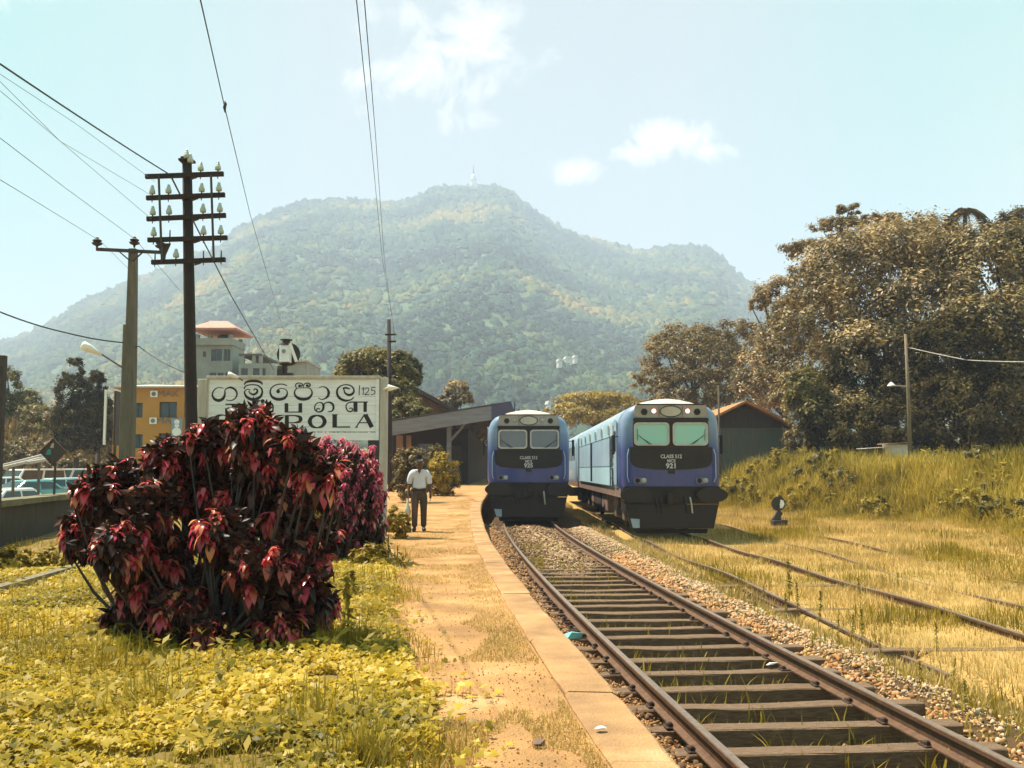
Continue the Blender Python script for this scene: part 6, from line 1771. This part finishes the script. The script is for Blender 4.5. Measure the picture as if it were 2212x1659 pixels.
LOBES = [(545, 905, 52), (452, 938, 48), (632, 945, 42), (365, 975, 46), (560, 985, 60), (690, 1005, 40), (262, 1018, 46), (205, 1045, 40), (330, 1065, 52), (435, 1045, 58), (490, 1135, 60), (620, 1095, 58), (172, 1125, 36), (255, 1160, 48), (355, 1175, 58), (690, 1150, 42), (570, 1215, 62), (430, 1260, 60), (660, 1245, 50), (300, 1265, 44), (500, 1325, 56), (610, 1325, 46), (400, 1340, 42), (205, 1165, 34), (290, 1110, 44), (520, 1060, 60), (640, 1180, 55), (380, 1300, 45), (345, 1365, 36), (450, 1378, 36), (555, 1378, 38), (260, 1325, 34), (640, 1370, 30), (690, 1290, 34)]
ells = []
for k, (px, py, rp) in enumerate(LOBES):
    d = 8.95 + .38 * math.sin(k * 2.3) - (.18 if py > 1150 else 0)
    c = at(px, py + 14, d); rr_ = rp * d / 2171.0
    ells.append((float(c[0]), float(c[1]), max(.78, float(c[2])), rr_ * 1.0, rr_ * 1.25, rr_ * .9))
copper_bush('big copperleaf bush with dark maroon and red drooping leaves in the left foreground', (-2.55, 8.9, .60), ells, 580, 32, .094, 300, 'leaf_red', .97, 17000)
copper_bush('pinker fine leaved copperleaf bush between the big bush and the nameboard post', (-2.75, 16.6, .60),
            [(-2.85, 16.6, 1.75, .70, .6, .85), (-3.3, 16.8, 2.0, .5, .5, .55), (-2.5, 16.5, 1.5, .42, .5, .75)], 420, 18, .085, 0, 'leaf_pink', 1.0, 4200)

# ------------------------------------------------------------------ shrubs and flowers beside the path
def pz(y): return float(plat_z(y)) - .02
def shrub(label, px, py, d, rx, rz, mat, n, leaf, group='shrubs beside the platform path', name='shrub'):
    c = at(px, py, d); z0 = pz(d); k = d / 2171.0
    x_, zc = float(c[0]), float(c[2]); hb = max(.06, (zc - z0) * .55)
    bl = [(x_, d, zc, rx * k, rx * k * .8, rz * k), (x_ - rx * k * .25, d - .05, z0 + hb, rx * k * .85, rx * k * .7, hb), (x_ + rx * k * .4, d + .05, z0 + hb * .8, rx * k * .6, rx * k * .5, hb * .9)]
    return tree(name, label, (x_, d, z0), bl, mat, n, leaf, trunk_r=.02, limbs=False, cat='shrub', group=group, low=-.9)
shrub('olive green bush behind the walking man, left of the yellow hedge', 888, 1005, 38, 38, 34, 'leaf_tan', 4200, .13)
shrub('small green shrub against the dark canopy opening', 940, 975, 46, 16, 22, 'leaf_green', 1200, .12)
gs = shrub('clipped golden shrub, broad lower tier beside the canopy post', 955, 1018, 44, 36, 26, 'leaf_tan', 3600, .11)
shrub('clipped golden shrub top tier, brightest yellow ball behind the walking man', 952, 990, 43.8, 27, 12, 'leaf_gold', 2200, .10)
shrub('low golden cushion around the waist of the clipped shrub', 956, 1003, 43.5, 36, 9, 'leaf_gold', 2000, .10)
shrub('yellow green bush touching the nameboard post on its right', 856, 1112, 24, 20, 22, 'leaf_yellow', 1500, .09)
shrub('low yellow green plant cushion at the foot of the path left of the man', 868, 1128, 22, 20, 20, 'leaf_yellow', 1400, .09)
shrub('broad leaved yellow green plant growing in front of the pink bush', 800, 1215, 15.5, 44, 32, 'leaf_yellow', 2200, .10)
shrub('yellow green plant peeping out between the two copperleaf bushes', 690, 1110, 13.0, 16, 40, 'leaf_gold', 500, .09)
shrub('weedy green clump by the wall left of the red bush', 120, 1215, 15.5, 80, 30, 'leaf_yellow', 3600, .10)
shrub('weedy tan clump under the left end of the wall', 20, 1215, 15.0, 60, 26, 'leaf_yellow', 2600, .10)
M['marigold'] = material('orange_petals', (0.62, 0.20, 0.01), (0.5, 0.14, 0.01), 6, .7)
for k, (px, py, d, lab) in enumerate([(812, 1108, 17.5, 'orange marigold at the lower right of the pink bush'), (824, 1110, 17.3, 'orange marigold touching the nameboard post'), (826, 1160, 16.8, 'orange marigold low at the foot of the nameboard post'),
                                   (838, 1157, 16.6, 'orange marigold right of the post foot'), (815, 1155, 17.0, 'small orange marigold left of the post foot'), (858, 1180, 15.6, 'orange marigold furthest toward the path')]):
    c = at(px, py, d); z0 = pz(d)
    m_ = empty('marigold', (float(c[0]), d, z0)); tag(m_, lab, 'flower', 'orange marigolds at the nameboard foot')
    h = float(c[2]) - z0
    MB().tube([(0, 0, -.05), (.01, 0, h)], .008, 5).build('stem', M['leaf_green'], m_)
    mb = MB()
    for q in range(14):
        a = q * 2.4; rr = .045 if q % 2 else .03
        mb.add([(.0, 0, h), (rr * math.cos(a - .3), rr * math.sin(a - .3), h + .02), (rr * 1.2 * math.cos(a), rr * 1.2 * math.sin(a), h + .012), (rr * math.cos(a + .3), rr * math.sin(a + .3), h + .02)], [(0, 1, 2, 3)])
    mb.build('blossom', M['marigold'], m_)
    p_ = np.array([[0, 0, h * .3]]) + rng.normal(size=(60, 3)) * np.array([.08, .08, h * .2]); leaves_mesh('foliage', p_, unit(60) + np.array([0, 0, .6]), .06, M['leaf_green'], m_)

# ------------------------------------------------------------------ ground cover, grass
M['cover'] = leaf_material('yellow_green_cover', [(0.08, 0.075, 0.010), (0.30, 0.225, 0.016), (0.54, 0.38, 0.028), (0.66, 0.49, 0.08)], 0.40, 0.5, 0.3, noise_scale=.9)
M['grass_dry'] = leaf_material('dry_grass', [(0.24, 0.18, 0.055), (0.46, 0.32, 0.105), (0.60, 0.42, 0.15), (0.68, 0.48, 0.20)], 0.3, 0.7, 0.2, noise_scale=.45)
M['grass_green'] = leaf_material('green_grass', [(0.14, 0.12, 0.014), (0.30, 0.215, 0.02), (0.44, 0.31, 0.04)], 0.35, 0.6, 0.25, noise_scale=.6)
M['grass_tall'] = leaf_material('tall_bank_grass', [(0.08, 0.066, 0.010), (0.26, 0.195, 0.022), (0.44, 0.325, 0.04), (0.64, 0.46, 0.11)], 0.35, 0.6, 0.25, noise_scale=.35)
def cover_edge(y): return .35 - .14 * y + .35 * (fbm(y * .9, y * 0 + 3, 3, 8) - .5) * 2
M['lawn'] = material('weedy_soil', (0.13, 0.09, 0.016), (0.22, 0.145, 0.028), 2.5, .95, .8, detail=10, c3=(0.22, 0.15, 0.05))
lys = np.arange(2, 46, .5); lw = np.linspace(0, 1, 30)
ly, lt2 = np.meshgrid(lys, lw, indexing='ij')
le = cover_edge(ly); lx_ = le + (-9.0 - .10 * ly - le) * lt2
le0 = edge(ly) - .36
lz_ = plat_z(ly) - .02 + .012 + 0.05 * (fbm(lx_ * .8, ly * .8, 3, 2) - .5) - .03 * (lt2 < .02)
i = np.arange(29)[None, :] + (np.arange(len(lys) - 1) * 30)[:, None]
o = np_mesh('lawn', np.stack([lx_, ly, lz_], -1).reshape(-1, 3), np.stack([i + 1, i, i + 30, i + 31], -1).reshape(-1, 4), M['lawn'], None, True); o['kind'] = 'structure'
N = 150000
y = 4.6 + 12.5 * rng.random(N) ** 1.5
x = cover_edge(y) - (6.2 * rng.random(N) ** 1.05) - .1 * rng.random(N)
x += np.where(rng.random(N) < .05, .5 * rng.random(N), 0)
dens = fbm(x * 1.5, y * 1.5, 3, 55)
keep = (dens > .20) & (x > -6.3 - .1 * y)
x, y = x[keep], y[keep]; n = len(x)
hgt = .01 + .20 * fbm(x * 1.2, y * 1.2, 3, 60) * rng.random(n)
nrm = unit(n) * .75 + np.array([-.1, -.2, 1.0])
v, f = scatter_arrays(LOBED[0], LOBED[1], np.stack([x, y, plat_z(y) - .02 + hgt], -1), frame_from(nrm, rng.random(n) * 6.3), .014 + .040 * rng.random(n) ** 1.5)
tag(np_mesh('ground_cover', v, f, M['cover']), kind='stuff')
def blades(name, x, y, z, h, mat, tmpl=BLADE1, lean=.35, wscale=1.0):
    n = len(x)
    rot = rot_z(rng.random(n) * 6.3) @ rot_x(rng.normal(size=n) * lean)
    v, f = scatter_arrays(tmpl[0], tmpl[1], np.stack([x, y, z], -1), rot, np.stack([h * wscale, h, h], -1))
    return tag(np_mesh(name, v, f, mat), kind='stuff')
# grass among the ground cover and to the left
N = 60000
y = 4.8 + 34 * rng.random(N) ** 1.7
x = cover_edge(y) + .2 - (8.5 * rng.random(N))
k = (x > -6.5 - .17 * y) & (fbm(x * .8, y * .8, 3, 91) > .36)
x, y = x[k], y[k]
blades('platform_grass', x, y, plat_z(y) - .03, (.08 + .16 * fbm(x * .6, y * .6, 3, 14) * rng.random(len(x)) * 1.6), M['grass_green'], BLADE3, .45, .8)
# taller ragged weeds standing in the cover
N = 5200
cxy = [(-3.6, 8.0, .5), (-4.6, 9.3, .9), (-3.0, 7.6, .35), (-1.1, 5.9, .25), (-2.2, 6.3, .4), (-4.2, 7.2, .5), (-1.45, 8.6, .35), (-1.6, 11.5, .5), (-2.0, 13.5, .6), (-5.2, 11.5, .8), (-.75, 5.2, .2), (-3.3, 5.6, .5)]
ci = rng.integers(0, len(cxy), N); c_ = np.array(cxy)[ci]
x = c_[:, 0] + rng.normal(size=N) * c_[:, 2] * .45; y = c_[:, 1] + rng.normal(size=N) * c_[:, 2] * .45
blades('tall_weeds', x, y, plat_z(y) - .03, (.10 + .24 * rng.random(N) ** 2), M['grass_green'], BLADE3, .5, .55)
N = 7000
y = 4.8 + 13 * rng.random(N) ** 1.4; x = cover_edge(y) - 6 * rng.random(N)
k = (fbm(x * .9, y * .9, 3, 133) > .52) & (x > -6.3 - .1 * y); x, y = x[k], y[k]; n = len(x)
p_ = np.stack([x, y, plat_z(y) + .06 + .16 * rng.random(n)], -1)
o = leaves_mesh('broad_weeds', p_, unit(n) * .7 + np.array([0, -.2, 1.]), .055, M['grass_green'], None, 1.7); o['kind'] = 'stuff'
# thin dry turf on the path itself
N = 110000
y = 4.8 + 38 * rng.random(N) ** 1.5
x = rng.uniform(0, 1, N) * (edge(y) - .38 - cover_edge(y)) + cover_edge(y)
rel = (x - cover_edge(y)) / np.maximum(.3, edge(y) - .38 - cover_edge(y))
k = fbm(x * 1.1, y * .7, 4, 31) + .22 * np.clip(1 - rel * 3.2, 0, 1) + .10 * np.clip(rel * 6 - 5.2, 0, 1) > .49
x, y = x[k], y[k]
yg = 4.6 + 22 * rng.random(5200) ** 1.6; xg = cover_edge(yg) + rng.random(5200) * (edge(yg) - .05 - cover_edge(yg))
sg = .006 + .012 * rng.random(5200) ** 3
v, f = scatter_arrays(PEBBLE[0], PEBBLE[1], np.stack([xg, yg, plat_z(yg) - .012], -1), frame_from(unit(5200), rng.random(5200) * 6), sg)
tag(np_mesh('path_grit', v, f, M['stone_orange']), kind='stuff')
blades('path_turf', x, y, plat_z(y) - .03, .018 + .03 * rng.random(len(x)), M['grass_dry'], BLADE1, .6, 1.6)
# yard turf right of the line
N = 340000
y = 4.5 + 66 * rng.random(N) ** 1.75
xl = x1(y) + 2.05
x = xl + (bank_line(y) + 2 - xl) * rng.random(N)
gr = fbm(x * .9, y * .9, 4, 44)
k = (gr > .17) & ~((np.abs(x - 4.8) < 1.4) & (y > 31))
x, y, gr = x[k], y[k], gr[k]
hh_ = (.045 + .10 * rng.random(len(x)) * (gr * 1.8) ** 2) * np.clip(.8 + y / 60, 0, 1.5)
g_ = fbm(x * .35, y * .35, 3, 71) + .25 * rng.random(len(x)) > .66
blades('yard_grass', x[~g_], y[~g_], np.maximum(ground_z(x[~g_], y[~g_]) - .01, ballast_z(x[~g_] - x1(y[~g_]), y[~g_]) * (x[~g_] - x1(y[~g_]) < 2.9) - .3 * (x[~g_] - x1(y[~g_]) >= 2.9)), hh_[~g_] * 1.2, M['grass_dry'], BLADE1, .55, .8)
blades('yard_grass', x[g_], y[g_], ground_z(x[g_], y[g_]) - .01, hh_[g_] * 1.5, M['grass_green'], BLADE1, .55, .9)
# greener weeds at the ballast edge and between the rails
N = 13000
y = 4.6 + 22 * rng.random(N) ** 1.4
of = np.where(rng.random(N) < .6, 2.15 + .38 * rng.normal(size=N), rng.uniform(-.85, .85, N))
k = (fbm(x1(y) * 0 + of * 1.6, y * 1.3, 3, 23) > .45)
of, y = of[k], y[k]
blades('ballast_weeds', x1(y) + of, y, ballast_z(of, y) - .01, .05 + .12 * rng.random(len(y)) + .12 * (np.abs(of) < .9) * rng.random(len(y)), M['grass_green'], BLADE3, .5, 1.2)
# tall grass on the bank
N = 95000
y = 20 + 60 * rng.random(N) ** 1.2
x = bank_line(y) - .6 + 12 * rng.random(N) ** 1.3
cl = fbm(x * .55, y * .35, 3, 17)
hh_ = (.5 + .95 * cl) * (.6 + .6 * rng.random(N)) * np.clip((x - bank_line(y) + 1.0) / 2.0, .3, 1)
k = ~((x > 11.0) & (x < 21) & (y > 64))
hh_ = hh_ * (.7 + .6 * fbm(x * 1.3, y * .9, 3, 19))
for q in range(64):
    yb_ = 22 + 38 * random.random(); xb_ = float(bank_line(yb_)) + random.uniform(-.3, 8)
    zb_ = float(ground_z(xb_, yb_)); rb_ = random.uniform(.4, 1.0)
    mt_ = ['grass_tall', 'leaf_green', 'grass_tall', 'grass_green'][q % 4]
    tree('weed_bush', 'leafy %s weed bush on the right bank' % {'leaf_green': 'dark green', 'grass_tall': 'pale olive', 'grass_green': 'bright green'}[mt_], (xb_, yb_, zb_), [(xb_, yb_, zb_ + rb_ * .7, rb_, rb_, rb_ * .7), (xb_ + .5 * rb_, yb_, zb_ + rb_ * .5, rb_ * .7, rb_ * .7, rb_ * .6)], mt_, 520, .17, trunk_r=.03, limbs=False, cat='bush', group='weed bushes on the right bank', low=-.9)
blades('tall_bank_grass', x[k], y[k], ground_z(x[k], y[k]) - .03, hh_[k], M['grass_tall'], BLADE3, .42, .75)
# dry growth on the slope behind the road
N = 36000
y = 70 + 26 * rng.random(N); x = -24 - 32 * rng.random(N)
blades('slope_grass', x, y, ground_z(x, y) - .05, .3 + .7 * rng.random(N), M['leaf_tan'], BLADE3, .5, 2.4)

# upright weeds
def weed_master():
    r = empty('weed', (0, 0, 0))
    MB().tube([(0, 0, -.05), (.015, .01, .3), (.0, .02, .62)], [.009, .007, .003], 5).build('stem', M['leaf_green'], r)
    n = 40
    t = rng.random(n); az = rng.random(n) * 6.3
    p = np.stack([.05 * np.cos(az) * (1.1 - t), .05 * np.sin(az) * (1.1 - t), .06 + .58 * t], -1)
    nr = np.stack([np.cos(az), np.sin(az), np.full(n, .8)], -1)
    leaves_mesh('foliage', p, nr, .05, M['grass_green'], r, 2.4)
    return r
wm = weed_master()
spots = [(1705, 1300, .95), (1722, 1318, .62), (1768, 1340, .6), (1858, 1300, .55), (1838, 1385, .5), (1862, 1380, .55), (2022, 1410, .5), (1810, 1392, .45), (1700, 1335, .5), (1745, 1255, .4), (1600, 1265, .35), (1650, 1300, .4), (1905, 1425, .35), (1990, 1490, .4), (2060, 1470, .35), (1775, 1230, .35), (1940, 1270, .4), (2085, 1535, .4), (1560, 1210, .35)]
for k, (px, py, s) in enumerate(spots):
    g = gz(px, py, -.03)
    o = wm if k == 0 else copy_tree(wm)
    o.location = (float(g[0]), float(g[1]), -.05); o.scale = (s, s, s * 1.15); o.rotation_euler = (random.uniform(-.1, .1), random.uniform(-.1, .1), random.uniform(0, 6))
    tag(o, 'thin upright green weed standing in the dry yard grass', 'weed', 'upright weeds in the yard')
o = copy_tree(wm); g = gz(748, 1415, .6); o.location = (float(g[0]), float(g[1]), .58); o.scale = (1.1, 1.1, 1.05); tag(o, 'tall slender green weed right of the red bush on the platform grass', 'weed', 'weeds on the platform'); 
o = copy_tree(wm); g = gz(760, 1300, .6); o.location = (float(g[0]), float(g[1]), .58); o.scale = (1.5, 1.5, .6); tag(o, 'short bushy weed beside the path behind the tall slender weed', 'weed', 'weeds on the platform')

# ------------------------------------------------------------------ litter
def crumple(name, label, cat, loc, size, mat, seed, flat=.5, group=None):
    r = np.random.default_rng(seed)
    v = STONE[0] * (1 + .35 * r.normal(size=(12, 1)))
    o = MB().add((v * np.array([1, .8, flat]) * size).tolist(), STONE[1].tolist()).build(name, mat, None, False, tuple(loc))
    md = o.modifiers.new('folds', 'SUBSURF'); md.levels = 1; md.render_levels = 1; md.subdivision_type = 'SIMPLE'
    return tag(o, label, cat, group)
M['cyan_plastic'] = material('cyan_plastic', (0.14, 0.55, 0.55), (0.3, 0.68, 0.66), 8, .3)
M['paper'] = material('white_paper', (0.72, 0.70, 0.64), (0.6, 0.58, 0.52), 5, .7)
g = gz(1235, 1388, -.05); crumple('plastic_bag', 'crumpled cyan plastic bag lying between platform edge and rail', 'litter', (g[0], g[1], .0), .115, M['cyan_plastic'], 1, .7)
for k, (px, py, z, s, lab) in enumerate([(822, 1327, .6, .06, 'white scrap of paper on the grass right of the red bush'), (1300, 1577, .63, .045, 'white scrap on the platform coping near the bottom'), (998, 1098, .75, .06, 'white scrap on the path beyond the man'),
                                      (862, 1365, .6, .03, 'tiny white scrap on the grass nearer than the paper by the bush'), (1380, 1600, 0, .05, 'pale stone or scrap beside the near rail'), (1664, 1438, .03, .06, 'white scrap lying on the sleepers between the rails'), (18, 1325, .6, .05, 'white scrap beside the garden kerb at the left edge'), (1365, 1440, .05, .04, 'small pale scrap on the far rail foot'), (1225, 1376, 0, .05, 'pale scrap beside the cyan bag')]):
    g = gz(px, py, z); crumple('paper_scrap', lab, 'litter', (g[0], g[1], z + .015), s * .7, M['paper'], 10 + k, .35, 'white litter scraps')
g = gz(1160, 1611, .6); crumple('dark_stone', 'small dark lump lying on the path near the bottom edge', 'stone', (g[0], g[1], .615), .033, M['rust_brown'], 33, .7)

# look-alikes: say which one by counting along the row
ORD = ['first', 'second', 'third', 'fourth', 'fifth', 'sixth', 'seventh', 'eighth', 'ninth', 'tenth', 'eleventh', 'twelfth', 'thirteenth', 'fourteenth', 'fifteenth', 'sixteenth', 'seventeenth', 'eighteenth', 'nineteenth', 'twentieth', 'twenty-first', 'twenty-second', 'twenty-third', 'twenty-fourth', 'twenty-fifth', 'twenty-sixth', 'twenty-seventh', 'twenty-eighth', 'twenty-ninth', 'thirtieth', 'thirty-first', 'thirty-second', 'thirty-third', 'thirty-fourth', 'thirty-fifth', 'thirty-sixth']
from collections import defaultdict
same = defaultdict(list)
for o in scn.objects:
    if o.parent is None and o.get('label') and o.get('group'):
        same[o['label']].append(o)
for lab, obs in same.items():
    if len(obs) > 1:
        obs.sort(key=lambda o: o.location.x / max(o.location.y, .1))
        for k, o in enumerate(obs):
            o['label'] = lab + ', ' + ORD[min(k, 35)] + ' counting from the left'
tris = 0
for me in {o.data for o in scn.objects if o.type == 'MESH'}:
    tris += sum(1 for _ in ()) + len(me.loops) - 2 * len(me.polygons)
print('triangles', tris)
